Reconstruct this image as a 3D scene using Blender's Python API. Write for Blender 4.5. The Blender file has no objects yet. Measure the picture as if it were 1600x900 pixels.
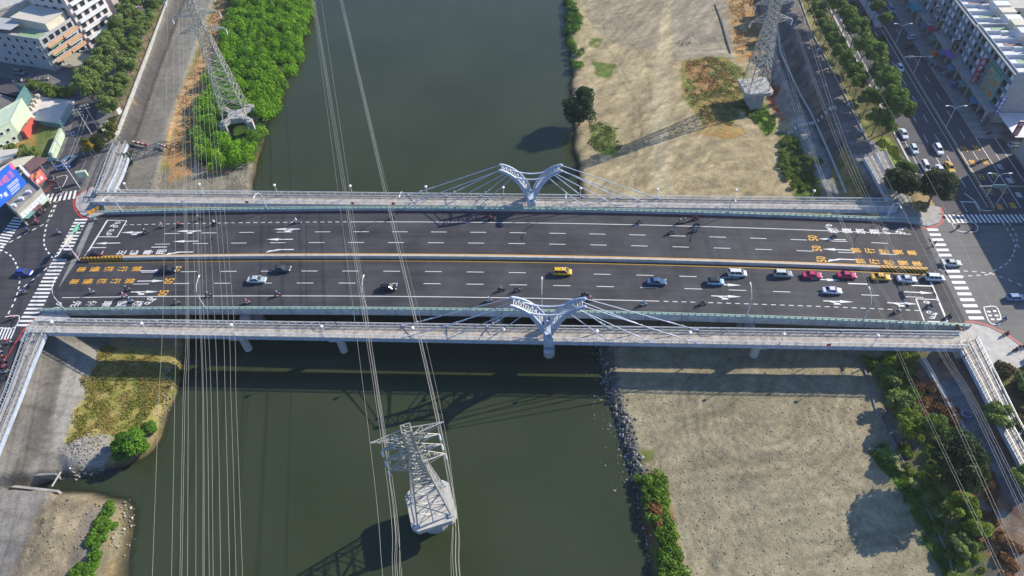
import bpy, bmesh, math, random
import numpy as np
from mathutils import Vector, Matrix
R_=math.radians
random.seed(7); rng=np.random.default_rng(11)
sc=bpy.context.scene
# ---------------------------------------------------------------- camera
F=1075.; CX=840.; CY=450.; HC=124.
_d=np.array([33.,955.,F]); _d/=np.linalg.norm(_d)
_X=np.array([31780.,480.,-F]); _X=_X-_d*(_X@_d); _X/=np.linalg.norm(_X)
_Y=np.cross(-_d,_X); RM=np.array([_X,_Y,-_d]); CAMP=np.array([0,0,HC])
cd=bpy.data.cameras.new('camera'); cam=bpy.data.objects.new('camera',cd); sc.collection.objects.link(cam); sc.camera=cam
cd.sensor_width=36.; cd.lens=F/1600*36; cd.shift_x=-(CX-800)/1600; cd.clip_start=1; cd.clip_end=6000
_m=Matrix([[RM[i][0],-RM[i][1],-RM[i][2]] for i in range(3)]).to_4x4(); _m.translation=Vector((0,0,HC)); cam.matrix_world=_m
# ---------------------------------------------------------------- light
SUN=Vector((1.4,.82,1.0)).normalized()
EL=math.asin(SUN.z); AZ=math.atan2(SUN.x,SUN.y)
w=bpy.data.worlds.new('World'); sc.world=w; w.use_nodes=True
nt=w.node_tree; bg=nt.nodes['Background']; sky=nt.nodes.new('ShaderNodeTexSky'); sky.sky_type='NISHITA'; sky.sun_disc=False
sky.sun_elevation=EL; sky.sun_rotation=AZ; sky.air_density=1.1; sky.dust_density=.6; sky.ozone_density=3.0
tint=nt.nodes.new('ShaderNodeMix'); tint.data_type='RGBA'; tint.blend_type='MULTIPLY'; tint.inputs[0].default_value=1; tint.inputs[7].default_value=(.78,.95,1.22,1)
nt.links.new(sky.outputs[0],tint.inputs[6]); nt.links.new(tint.outputs[2],bg.inputs[0]); bg.inputs[1].default_value=0.115
sl=bpy.data.lights.new('sun','SUN'); sl.energy=5.0; sl.angle=R_(0.5); sl.color=(1,.905,.75)
so=bpy.data.objects.new('sun',sl); sc.collection.objects.link(so); so.rotation_euler=(-SUN).to_track_quat('-Z','Y').to_euler(); so.location=(0,0,200)
vs=sc.view_settings; vs.view_transform='Standard'; vs.look='None'; vs.exposure=0.5; vs.gamma=1; vs.use_curve_mapping=False
# ---------------------------------------------------------------- helpers
def ray(px,py):
    v=RM@np.array([px-CX,py-CY,F]); return v/np.linalg.norm(v)
def P(px,py,z=0.):                      # ground point at height z seen at that place in the photograph
    r=ray(px,py); t=(z-HC)/r[2]; return Vector(CAMP+r*t)
def P2(px,py,z=0.):
    p=P(px,py,z); return (p.x,p.y)
AX0=117.2; TILT=-0.0066; CREST=2.7
def zdeck(x):
    return max(0.,CREST*(1-((x+17)/108)**2))
def axisY(x): return AX0+TILT*(x+17)
def D(px,py):                           # point on the crowned bridge deck
    z=1.5
    for _ in range(8): p=P(px,py,z); z=zdeck(p.x)
    return P(px,py,z)
COL=sc.collection
def tag(o,label=None,cat=None,group=None,kind=None):
    if label: o['label']=label
    if cat: o['category']=cat
    if group: o['group']=group
    if kind: o['kind']=kind
    return o
def empty(name,loc,rz=0.,label=None,cat=None,group=None):
    o=bpy.data.objects.new(name,None); COL.objects.link(o); o.empty_display_size=.5
    o.location=loc; o.rotation_euler=(0,0,rz); return tag(o,label,cat,group)
def copy_tree(o,parent=None):
    c=o.copy(); COL.objects.link(c)
    if parent is not None: c.parent=parent
    for ch in [q for q in o.children]: copy_tree(ch,c)
    return c
class MB:
    def __init__(s): s.v=[]; s.f=[]; s.m=[]; s.mi=0
    def add(s,vs,fs):
        b=len(s.v); s.v+= [tuple(q) for q in vs]
        for f in fs: s.f.append([b+i for i in f]); s.m.append(s.mi)
        return s
    def box(s,c,d,rz=0.,taper=1.):
        x,y,z=[q/2 for q in d]; t=taper
        pts=[(-x,-y,-z),(x,-y,-z),(x,y,-z),(-x,y,-z),(-x*t,-y*t,z),(x*t,-y*t,z),(x*t,y*t,z),(-x*t,y*t,z)]
        ca,sa=math.cos(rz),math.sin(rz)
        return s.add([(c[0]+a*ca-b*sa,c[1]+a*sa+b*ca,c[2]+h) for a,b,h in pts],[(0,3,2,1),(4,5,6,7),(0,1,5,4),(1,2,6,5),(2,3,7,6),(3,0,4,7)])
    def bar(s,a,b,wd,ht=None):
        a=Vector(a); b=Vector(b); ht=ht or wd; d=(b-a)
        if d.length<1e-6: return s
        d.normalize(); up=Vector((0,0,1)) if abs(d.z)<.95 else Vector((0,1,0))
        r=d.cross(up).normalized()*wd/2; u=r.cross(d).normalized()*ht/2
        return s.add([a-r-u,a+r-u,a+r+u,a-r+u,b-r-u,b+r-u,b+r+u,b-r+u],[(0,1,2,3),(7,6,5,4),(0,4,5,1),(1,5,6,2),(2,6,7,3),(3,7,4,0)])
    def tube(s,pts,rad,n=6):
        pts=[Vector(p) for p in pts]; rs=rad if isinstance(rad,(list,tuple)) else [rad]*len(pts)
        vs=[]; fs=[]
        for i,p in enumerate(pts):
            d=(pts[min(i+1,len(pts)-1)]-pts[max(i-1,0)]).normalized()
            up=Vector((0,0,1)) if abs(d.z)<.9 else Vector((0,1,0))
            r=d.cross(up).normalized(); u=r.cross(d)
            for k in range(n):
                a=2*math.pi*k/n; vs.append(p+(r*math.cos(a)+u*math.sin(a))*rs[i])
        for i in range(len(pts)-1):
            for k in range(n): k2=(k+1)%n; fs.append((i*n+k,i*n+k2,(i+1)*n+k2,(i+1)*n+k))
        fs.append(tuple(range(n))[::-1]); fs.append(tuple((len(pts)-1)*n+k for k in range(n)))
        return s.add(vs,fs)
    def cyl(s,c,r,z0,z1,n=12,r2=None):
        r2=r if r2 is None else r2
        vs=[(c[0]+r*math.cos(2*math.pi*k/n),c[1]+r*math.sin(2*math.pi*k/n),z0) for k in range(n)]+[(c[0]+r2*math.cos(2*math.pi*k/n),c[1]+r2*math.sin(2*math.pi*k/n),z1) for k in range(n)]
        return s.add(vs,[(k,(k+1)%n,n+(k+1)%n,n+k) for k in range(n)]+[tuple(range(n))[::-1],tuple(range(n,2*n))])
    def sph(s,c,r,n=8,m=6):
        if not isinstance(r,(list,tuple)): r=(r,r,r)
        vs=[(c[0],c[1],c[2]-r[2])]
        for i in range(1,m):
            t=math.pi*i/m
            for k in range(n):
                a=2*math.pi*k/n; vs.append((c[0]+r[0]*math.sin(t)*math.cos(a),c[1]+r[1]*math.sin(t)*math.sin(a),c[2]-r[2]*math.cos(t)))
        vs.append((c[0],c[1],c[2]+r[2])); fs=[]
        for k in range(n): fs.append((0,1+(k+1)%n,1+k)); fs.append((len(vs)-1,1+(m-2)*n+k,1+(m-2)*n+(k+1)%n))
        for i in range(m-2):
            for k in range(n): fs.append((1+i*n+k,1+i*n+(k+1)%n,1+(i+1)*n+(k+1)%n,1+(i+1)*n+k))
        return s.add(vs,fs)
    def prism(s,poly,z0,z1):
        n=len(poly); a=sum(poly[i][0]*poly[(i+1)%n][1]-poly[(i+1)%n][0]*poly[i][1] for i in range(n))
        if a<0: poly=poly[::-1]
        z0=z0 if isinstance(z0,(list,tuple)) else [z0]*n; z1=z1 if isinstance(z1,(list,tuple)) else [z1]*n
        vs=[(p[0],p[1],z0[i]) for i,p in enumerate(poly)]+[(p[0],p[1],z1[i]) for i,p in enumerate(poly)]
        return s.add(vs,[(k,(k+1)%n,n+(k+1)%n,n+k) for k in range(n)]+[tuple(range(n))[::-1],tuple(range(n,2*n))])
    def sheet(s,poly,z):
        n=len(poly); a=sum(poly[i][0]*poly[(i+1)%n][1]-poly[(i+1)%n][0]*poly[i][1] for i in range(n))
        if a<0: poly=poly[::-1]
        return s.add([(p[0],p[1],z) for p in poly],[tuple(range(n))])
    def build(s,name,mat,parent=None,smooth=False,loc=None):
        me=bpy.data.meshes.new(name); me.from_pydata(s.v,[],s.f)
        for m in (mat if isinstance(mat,(list,tuple)) else [mat]): me.materials.append(m)
        if any(s.m): me.polygons.foreach_set('material_index',s.m)
        if smooth: me.polygons.foreach_set('use_smooth',[True]*len(s.f))
        me.update(); o=bpy.data.objects.new(name,me); COL.objects.link(o)
        if loc is not None: o.location=loc
        if parent is not None: o.parent=parent
        return o
def struct(o): o['kind']='structure'; return o
def link_rgb(nt,col,fac_node,amt,dark=.6,light=1.3):
    mx=nt.nodes.new('ShaderNodeMix'); mx.data_type='RGBA'; mx.blend_type='MIX'
    mx.inputs[6].default_value=(*[c*dark for c in col],1); mx.inputs[7].default_value=(*[min(1,c*light) for c in col],1)
    nt.links.new(fac_node,mx.inputs[0]); return mx.outputs[2]
def mat(name,col,rough=.6,metal=0.,var=.15,scale=1.5,bump=0.,bscale=8.,emit=0.,spec=.5,coat=0.,transl=0.,obj=False):
    m=bpy.data.materials.new(name); m.use_nodes=True; nt=m.node_tree; b=nt.nodes['Principled BSDF']
    b.inputs['Base Color'].default_value=(*col,1); b.inputs['Roughness'].default_value=rough; b.inputs['Metallic'].default_value=metal
    b.inputs['Specular IOR Level'].default_value=spec; b.inputs['Coat Weight'].default_value=coat
    if var or bump:
        tc=nt.nodes.new('ShaderNodeTexCoord') if obj else nt.nodes.new('ShaderNodeNewGeometry')
        src=tc.outputs['Object'] if obj else tc.outputs['Position']
    if var:
        n=nt.nodes.new('ShaderNodeTexNoise'); n.inputs['Scale'].default_value=scale; n.inputs['Detail'].default_value=5; n.inputs['Roughness'].default_value=.62
        nt.links.new(src,n.inputs['Vector'])
        mr=nt.nodes.new('ShaderNodeMapRange'); mr.inputs[1].default_value=.3; mr.inputs[2].default_value=.7; nt.links.new(n.outputs[0],mr.inputs[0])
        nt.links.new(link_rgb(nt,col,mr.outputs[0],1,1-var,1+var),b.inputs['Base Color'])
    if bump:
        n2=nt.nodes.new('ShaderNodeTexNoise'); n2.inputs['Scale'].default_value=bscale; n2.inputs['Detail'].default_value=4; nt.links.new(src,n2.inputs['Vector'])
        bp=nt.nodes.new('ShaderNodeBump'); bp.inputs['Strength'].default_value=bump; bp.inputs['Distance'].default_value=.1
        nt.links.new(n2.outputs[0],bp.inputs['Height']); nt.links.new(bp.outputs[0],b.inputs['Normal'])
    if emit: b.inputs['Emission Color'].default_value=(*col,1); b.inputs['Emission Strength'].default_value=emit
    return m
_pc={}
def paint(col,rough=.3,coat=.6,var=0,**k):
    key=(tuple(col),rough,coat)
    if key not in _pc: _pc[key]=mat('paint',col,rough=rough,coat=coat,var=var,**k)
    return _pc[key]
M=dict(
 asphalt=None,
 white=mat('white road paint',(.72,.72,.70),.6,var=.14,scale=3),
 yellow=mat('yellow road paint',(.75,.38,.03),.6,var=.15,scale=3),
 redp=mat('red kerb paint',(.42,.06,.05),.6,var=.25,scale=2),
 conc=mat('concrete',(.36,.35,.33),.85,var=.22,scale=.6,bump=.2,bscale=3),
 conc_l=mat('light concrete',(.45,.43,.39),.85,var=.16,scale=.7,bump=.2),
 conc_d=mat('weathered concrete',(.22,.22,.21),.9,var=.3,scale=.5,bump=.2),
 bluec=mat('blue grey painted concrete',(.35,.40,.44),.65,var=.26,scale=.45),
 steelb=mat('pale blue painted steel',(.40,.46,.57),.45,var=.2,scale=.7),
 steelw=mat('white painted steel',(.60,.62,.64),.4,var=.16,scale=1),
 galv=mat('galvanised steel',(.50,.51,.50),.45,metal=.35,var=.22,scale=.8),
 galvf=mat('galvanised lattice steel',(.43,.415,.365),.5,metal=.2,var=.25,scale=.8),
 greenr=mat('green guard rail paint',(.30,.42,.36),.5,var=.12,scale=1),
 dark=mat('dark steel',(.04,.045,.05),.5,var=.2),
 tyre=mat('tyre rubber',(.02,.02,.02),.9,var=.1),
 rim=mat('wheel alloy',(.5,.5,.52),.3,metal=.8,var=.05),
 glass=mat('dark window glass',(.02,.025,.03),.3,var=0,spec=.35),
 lampw=mat('frosted lamp globe',(.85,.85,.83),.3,var=0),
 wire=mat('aluminium conductor',(.33,.32,.28),.5,metal=.2,var=.12,scale=.4),
 insul=mat('glass insulator string',(.55,.62,.68),.25,var=.1),
 brick=mat('paving brick',(.37,.33,.28),.85,var=.38,scale=.8),
 skin=mat('skin',(.45,.28,.2),.6,var=0),
 helmet=mat('helmet plastic',(.6,.6,.6),.25,var=0),
 bark=mat('bark',(.14,.11,.08),.9,var=.3,scale=4),
)
def asphalt(name,col,tr=.25):
    m=bpy.data.materials.new(name); m.use_nodes=True; nt=m.node_tree; b=nt.nodes['Principled BSDF']; L=nt.links
    g=nt.nodes.new('ShaderNodeNewGeometry')
    mp=nt.nodes.new('ShaderNodeMapping'); mp.inputs['Scale'].default_value=(.02,.9,1); L.new(g.outputs['Position'],mp.inputs['Vector'])
    n1=nt.nodes.new('ShaderNodeTexNoise'); n1.inputs['Scale'].default_value=1.; n1.inputs['Detail'].default_value=6; L.new(mp.outputs[0],n1.inputs['Vector'])
    n2=nt.nodes.new('ShaderNodeTexNoise'); n2.inputs['Scale'].default_value=.12; n2.inputs['Detail'].default_value=7; n2.inputs['Roughness'].default_value=.65; L.new(g.outputs['Position'],n2.inputs['Vector'])
    n3=nt.nodes.new('ShaderNodeTexNoise'); n3.inputs['Scale'].default_value=9; n3.inputs['Detail'].default_value=3; L.new(g.outputs['Position'],n3.inputs['Vector'])
    a=nt.nodes.new('ShaderNodeMath'); a.operation='MULTIPLY_ADD'; a.inputs[1].default_value=.5; L.new(n1.outputs[0],a.inputs[0]); L.new(n2.outputs[0],a.inputs[2])
    a2=nt.nodes.new('ShaderNodeMath'); a2.operation='MULTIPLY_ADD'; a2.inputs[1].default_value=.25; L.new(n3.outputs[0],a2.inputs[0]); L.new(a.outputs[0],a2.inputs[2])
    mr=nt.nodes.new('ShaderNodeMapRange'); mr.inputs[1].default_value=.62; mr.inputs[2].default_value=1.12; L.new(a2.outputs[0],mr.inputs[0])
    L.new(link_rgb(nt,col,mr.outputs[0],1,1-tr,1+tr),b.inputs['Base Color']); b.inputs['Roughness'].default_value=.78; b.inputs['Specular IOR Level'].default_value=.3
    bp=nt.nodes.new('ShaderNodeBump'); bp.inputs['Strength'].default_value=.15; bp.inputs['Distance'].default_value=.05; L.new(n3.outputs[0],bp.inputs['Height']); L.new(bp.outputs[0],b.inputs['Normal'])
    return m
M['asphalt']=asphalt('new asphalt',(.050,.049,.054),.46); M['asphalt_old']=asphalt('worn grey asphalt',(.14,.135,.128),.3); M['asphalt_mid']=asphalt('asphalt',(.075,.07,.075))
def attrmat(name,rough=.9,bump=.5,bscale=3.,transl=0.,spec=.2,var=.2,vscale=2.5,det=6,nr=.7,dist=0.):
    m=bpy.data.materials.new(name); m.use_nodes=True; nt=m.node_tree; b=nt.nodes['Principled BSDF']; L=nt.links
    at=nt.nodes.new('ShaderNodeAttribute'); at.attribute_name='Col'
    g=nt.nodes.new('ShaderNodeNewGeometry')
    n=nt.nodes.new('ShaderNodeTexNoise'); n.inputs['Scale'].default_value=vscale; n.inputs['Detail'].default_value=det; n.inputs['Roughness'].default_value=nr; n.inputs['Distortion'].default_value=dist; L.new(g.outputs['Position'],n.inputs['Vector'])
    mr=nt.nodes.new('ShaderNodeMapRange'); mr.inputs[1].default_value=.3; mr.inputs[2].default_value=.7; mr.inputs[3].default_value=1-var; mr.inputs[4].default_value=1+var; L.new(n.outputs[0],mr.inputs[0])
    vm=nt.nodes.new('ShaderNodeVectorMath'); vm.operation='SCALE'; L.new(at.outputs['Color'],vm.inputs[0]); L.new(mr.outputs[0],vm.inputs['Scale'])
    L.new(vm.outputs[0],b.inputs['Base Color']); b.inputs['Roughness'].default_value=rough; b.inputs['Specular IOR Level'].default_value=spec
    if bump:
        n2=nt.nodes.new('ShaderNodeTexNoise'); n2.inputs['Scale'].default_value=bscale; n2.inputs['Detail'].default_value=det; n2.inputs['Roughness'].default_value=min(nr,.75); L.new(g.outputs['Position'],n2.inputs['Vector'])
        bp=nt.nodes.new('ShaderNodeBump'); bp.inputs['Strength'].default_value=bump; bp.inputs['Distance'].default_value=.25; L.new(n2.outputs[0],bp.inputs['Height']); L.new(bp.outputs[0],b.inputs['Normal'])
    if transl:
        t=nt.nodes.new('ShaderNodeBsdfTranslucent'); L.new(vm.outputs[0],t.inputs[0]); mx=nt.nodes.new('ShaderNodeMixShader'); mx.inputs[0].default_value=transl
        L.new(b.outputs[0],mx.inputs[1]); L.new(t.outputs[0],mx.inputs[2]); L.new(mx.outputs[0],nt.nodes['Material Output'].inputs[0])
    return m
def npmesh(name,V,Fq,cols,material,parent=None,smooth=False):
    me=bpy.data.meshes.new(name); V=np.asarray(V,np.float32); Fq=np.asarray(Fq,np.int32); k=Fq.shape[1]
    me.vertices.add(len(V)); me.vertices.foreach_set('co',V.ravel()); me.loops.add(Fq.size); me.loops.foreach_set('vertex_index',Fq.ravel())
    me.polygons.add(len(Fq)); me.polygons.foreach_set('loop_start',np.arange(0,Fq.size,k,dtype=np.int32))
    if smooth: me.polygons.foreach_set('use_smooth',np.ones(len(Fq),bool))
    me.update(calc_edges=True); me.validate()
    if cols is not None:
        ca=me.color_attributes.new('Col','FLOAT_COLOR','POINT'); c4=np.ones((len(V),4),np.float32); c4[:,:3]=cols; ca.data.foreach_set('color',c4.ravel())
    me.materials.append(material); o=bpy.data.objects.new(name,me); COL.objects.link(o)
    if parent is not None: o.parent=parent
    return o
# ---------------------------------------------------------------- noise + polygons in numpy
def vnoise(X,Y,s,seed):
    r=np.random.default_rng(seed); G=r.random((256,256)); x=X/s; y=Y/s
    xi=np.floor(x).astype(int); yi=np.floor(y).astype(int); fx=x-xi; fy=y-yi; fx=fx*fx*(3-2*fx); fy=fy*fy*(3-2*fy)
    g=lambda a,b: G[(a)%256,(b)%256]
    return (g(xi,yi)*(1-fx)+g(xi+1,yi)*fx)*(1-fy)+(g(xi,yi+1)*(1-fx)+g(xi+1,yi+1)*fx)*fy
def fbm(X,Y,s,seed,o=4):
    t=0;a=1;n=0
    for i in range(o): t=t+a*vnoise(X,Y,s/2**i,seed+i); n+=a; a*=.55
    return t/n
def inpoly(X,Y,poly):
    r=np.zeros(X.shape,bool); n=len(poly)
    for i in range(n):
        x1,y1=poly[i]; x2,y2=poly[(i+1)%n]
        if y1==y2: continue
        c=((y1>Y)!=(y2>Y))&(X<(x2-x1)*(Y-y1)/(y2-y1)+x1); r^=c
    return r
def dline(X,Y,line):
    d=np.full(X.shape,1e9)
    for i in range(len(line)-1):
        x1,y1=line[i]; x2,y2=line[i+1]; dx,dy=x2-x1,y2-y1; t=np.clip(((X-x1)*dx+(Y-y1)*dy)/(dx*dx+dy*dy),0,1)
        d=np.minimum(d,np.hypot(X-x1-t*dx,Y-y1-t*dy))
    return d
def W(pts,z): return [P2(a,b,z) for a,b in pts]
ORD=['first','second','third','fourth','fifth','sixth','seventh','eighth','ninth','tenth','eleventh','twelfth','thirteenth','fourteenth','fifteenth','sixteenth','seventeenth','eighteenth','nineteenth','twentieth']
ORD+=['twenty-'+o for o in ORD[:9]]+['thirtieth']+['thirty-'+o for o in ORD[:9]]
# ---------------------------------------------------------------- terrain: one sheet, fine where the photo looks, coarse to the horizon
ZW=-7.5; ZF=-6.4
ins=.5
xs=np.arange(-248,196.01,ins); ys=np.arange(34,292.01,ins)
X,Y=np.meshgrid(xs,ys)
wx=X+(fbm(X,Y,6,1)-.5)*2.4; wy=Y+(fbm(X,Y,6,9)-.5)*2.4       # warped coordinates for ragged edges
H=np.full(X.shape,-10.)
rb=[(878,-90),(882,0),(887,100),(889,170),(892,230),(902,300),(915,400),(925,500),(930,545),(938,590),(955,650),(975,715),(990,770),(1003,830),(1015,900),(1030,990)]
lb_up=[(490,-90),(486,0),(478,40),(463,80),(445,120),(430,150),(416,185),(406,225),(399,260),(397,300),(375,340),(300,480),(288,560),(276,600),(262,640),(252,680),(226,712),(180,728),(104,742)]
lb_lo=[(88,762),(150,765),(200,775),(211,800),(206,850),(192,900),(180,990)]
RB=W(rb,ZF)+[(230,20),(230,320)]
H[inpoly(wx,wy,RB)]=ZF
LB=W(lb_up,-6)+W([(0,745),(-200,745)],-6)+[(-300,320)]
H[inpoly(wx,wy,LB)]=-6
LB2=W([(-200,750),(0,750)],-6)+W(lb_lo,-6)+[(-300,20)]
H[inpoly(wx,wy,LB2)]=-6
# blur the shore
def blur(A,k,n=1):
    for _ in range(n):
        for ax in (0,1):
            p=np.pad(A,[(k,k) if a==ax else (0,0) for a in (0,1)],mode='edge'); c=np.cumsum(p,axis=ax)
            c=np.insert(c,0,0,axis=ax); m=2*k+1
            A=(np.take(c,range(m,c.shape[ax]),axis=ax)-np.take(c,range(0,c.shape[ax]-m),axis=ax))/m
    return A
H=blur(H,3,2)
H+=(fbm(X,Y,14,21)-.5)*.45+(fbm(X,Y,2.5,25,3)-.5)*.05
def slope(lineA,za,lineB,zb):
    A=[P2(a,b,za) for a,b in lineA]; B=[P2(a,b,zb) for a,b in lineB]
    m=inpoly(X,Y,A+B[::-1]); dA=dline(X,Y,A); dB=dline(X,Y,B); H[m]=(za+(zb-za)*dA/(dA+dB+1e-6))[m]
def flat(poly,z): H[inpoly(X,Y,W(poly,z))]=z
ZC=-.03
# left levee
_Ldummy=0
L0u=[(285,-90),(265,0),(225,100),(180,217),(152,290)]; L1u=[(305,-90),(283,0),(245,100),(205,215),(185,300)]
L0l=[(152,290),(137,340),(80,490),(50,532),(25,590),(-12,670),(-60,770)]; L1l=[(200,300),(185,350),(165,480),(160,540),(137,600),(104,700),(88,735)]
slope(L0u,ZC,L1u,-5); slope(L0l[:4],ZC,L1l[:4],-6); slope([(50,532),(25,590),(-12,670),(-55,752)],ZC,[(160,540),(137,600),(104,700),(85,740)],-6)
slope([(-58,756),(-120,870),(-200,990)],ZC,[(90,765),(60,815),(15,905),(-20,990)],-6)
flat(L1u+[(240,300),(262,200),(300,90),(332,0),(350,-90)],-5.0)
flat([(-900,-90)]+L0u+L0l+[(-900,990)],ZC)
# right levee
R0u=[(1200,-90),(1217,0),(1238,45),(1266,120),(1286,156),(1308,200),(1328,240),(1395,330)]; R1u=[(1196,-90),(1210,0),(1219,82),(1236,120),(1251,150),(1266,176),(1291,230),(1326,310)]
slope(R1u,-4.3,R0u,-.5)
flat([(1175,-90),(1190,0),(1212,100),(1240,190),(1290,300)]+R1u[::-1],-4.3)
slope([(1200,100),(1228,190),(1275,300)],ZF,[(1212,100),(1240,190),(1290,300)],-4.3)
R0l=[(1395,330),(1430,360),(1470,450),(1492,520),(1515,560),(1600,700),(1700,860)]; 
slope([(1300,320),(1340,400),(1365,560),(1400,680),(1450,800),(1500,900),(1540,990)],ZF,R0l,-.4)
H[inpoly(X,Y,W(R0u+R0l,ZC)+[(260,20),(260,320)])]=ZC
H[(X>95)&(Y>60)]=ZC
H=np.where(H>-9.4,blur(H,1,1),H)
# bumps on the dumped soil
def mound(px,py,z,r,h):
    c=P2(px,py,z); d=np.hypot(X-c[0],Y-c[1]); H[...]+=h*np.exp(-(d/r)**2)*(.6+.8*fbm(X,Y,1.6,int(px)))
mound(125,712,-6,5,1.4); mound(108,812,-6,8,1.2); mound(60,860,-6,7,1.0); mound(160,860,-6,3,.5)
mound(1400,760,-6,5,.8)
# ---- colours
Ccol=np.zeros(X.shape+(3,),np.float32)
n1=fbm(X,Y,9,31); n2=fbm(X,Y,2.2,41,3); n3=fbm(X,Y,28,51)
def setc(mask,a,b=None,f=None):
    a=np.array(a); 
    if b is None: Ccol[mask]=a
    else: 
        t=np.clip(f,0,1)[...,None]; Ccol[mask]=(a*(1-t)+np.array(b)*t)[mask]
def con(n,lo=.35,hi=.65): return np.clip((n-lo)/(hi-lo),0,1)
allm=np.ones(X.shape,bool)
setc(allm,(.05,.055,.035))
def reg(px,z,a,b=None,f=None,warp=True,blend=1.):
    poly=W(px,z); m=inpoly(wx if warp else X,wy if warp else Y,poly)
    if blend<1.: m&=(fbm(X,Y,1.6,int(abs(px[0][0]*7+px[0][1]*3)),3)<.5+(blend-.5)*.9)
    setc(m,a,b,f); return m
mr_=inpoly(wx,wy,RB); 
SAND=(.385,.315,.18); SAND2=(.29,.24,.14); GRAV=(.325,.28,.18); GRAV2=(.265,.235,.155)
g=con(n1*.5+n2*.5,.38,.62)
yy=Y<112
setc(mr_&~yy,SAND,SAND2,g); setc(mr_&yy,GRAV,GRAV2,.25+.35*con(n1,.35,.65))
# grader scratches: strongly stretched noise, different bearings per patch
def scratch(ang,s,seed): 
    ca,sa=math.cos(ang),math.sin(ang); return fbm((X*ca+Y*sa)/9,(-X*sa+Y*ca),s,seed,3)
sct=np.where(n3>.52,scratch(.5,.8,71),np.where(n3>.44,scratch(1.7,.8,75),scratch(-.7,.9,79)))
sct2=np.where(n3>.5,scratch(1.1,1.,171),scratch(.2,1.,175))
shade=(1+(sct-.5)*np.where(yy,.35,.7))*(1+(sct2-.5)*np.where(yy,.75,.9))
# curved wheel tracks on the lower gravel field and the upper sand field
def arcs(px,py,radii,z=ZF,w=.28):
    c=P2(px,py,z); d=np.hypot(X-c[0],(Y-c[1])*1.1)+ (fbm(X,Y,12,91)-.5)*3; t=np.zeros(X.shape)
    for r in radii: t=np.maximum(t,np.exp(-((d-r)/w)**2))
    return t
tr=np.maximum(arcs(1190,655,[7,9,10.6,13,14.6,17,18.6]),arcs(1240,790,[11,12.6,20,21.6,27,28.6]))
for l in ([(1000,620),(1060,700),(1100,800),(1180,900)],[(1010,615),(1075,700),(1115,800),(1200,900)],[(1100,600),(1180,700),(1300,800),(1420,880)],[(1110,598),(1195,695),(1315,790),(1435,868)],[(1040,760),(1150,740),(1260,770),(1340,860)]): tr=np.maximum(tr,.7*np.exp(-(dline(wx,wy,W(l,ZF))/.3)**2))
tr=np.maximum(tr,.45*arcs(1110,250,[14,16,21]))
Lt=[[(940,60),(985,130),(992,220),(996,300)],[(955,100),(1000,170),(1006,250),(1010,300)],[(1040,255),(1120,290),(1200,310)],[(1046,235),(1150,290),(1220,310)],[(975,60),(1010,90),(1020,180)]]
for l in Lt: tr=np.maximum(tr,.9*np.exp(-(dline(wx,wy,W(l,ZF))/.3)**2))
shade*=1-.32*tr*(mr_)*1.1
# the light haul track
trk=[(1030,-60),(1052,-60),(1049,0),(1047,90),(1045,170),(1043,250),(1055,310),(1028,310),(1018,250),(1019,170),(1028,90),(1037,0)]
reg(trk,ZF,(.41,.35,.22),(.35,.30,.185),g)
# brown plain at top centre, grey upper right
reg([(905,-60),(1035,-60),(1037,0),(1028,80),(960,70),(915,30)],ZF,(.30,.25,.165),(.25,.21,.145),g,blend=.8)
reg([(1052,-60),(1130,-60),(1145,60),(1140,100),(1050,95)],ZF,(.31,.27,.19),(.27,.235,.17),g,blend=.8)
GR=(.08,.13,.022); GR2=(.14,.16,.04); DRY=(.38,.22,.07); DRY2=(.27,.20,.07); ORG=(.40,.19,.06); RED=(.26,.13,.07)
reg([(1062,95),(1130,88),(1165,110),(1172,160),(1140,200),(1100,195),(1065,150)],ZF,DRY2,GR2,con(n2,.4,.6),blend=.85)
reg([(1070,100),(1105,95),(1120,130),(1090,150)],ZF,(.30,.17,.07),None,blend=.7)
reg([(1110,190),(1150,195),(1170,205),(1140,218),(1085,210)],ZF,DRY,(.3,.25,.1),g,blend=.8)
reg([(1125,-60),(1165,-60),(1215,0),(1200,45),(1185,100),(1150,95),(1142,40)],ZF,(.42,.24,.09),(.3,.24,.13),con(n2,.4,.6))
reg([(1165,-60),(1225,-60),(1222,60),(1200,70),(1190,30)],ZF+1,(.17,.12,.11),(.25,.16,.1),g)
for q in ([(925,195),(950,190),(965,205),(960,235),(935,240),(925,222)],[(920,60),(940,60),(938,75),(922,74)],[(925,95),(960,100),(955,125),(930,118)],[(940,225),(970,225),(965,245),(940,240)]):
    reg(q,ZF,GR2,(.1,.15,.03),con(n2,.4,.6),blend=.72)
reg([(1145,165),(1172,155),(1200,165),(1212,200),(1195,215),(1180,185)],ZF,GR,(.16,.24,.03),con(n2),blend=.9)
reg([(1196,110),(1212,105),(1215,165),(1228,180),(1222,190),(1205,160)],ZF+1,(.42,.2,.08),(.36,.11,.06),con(n2))
# green gully
reg([(1210,205),(1245,215),(1275,250),(1290,300),(1262,330),(1238,300),(1222,255)],ZF,GR,(.2,.17,.06),con(n2,.4,.62))
reg([(1285,330),(1240,330),(1250,344),(1300,345)],ZF,DRY2,GR,con(n2))
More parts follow.
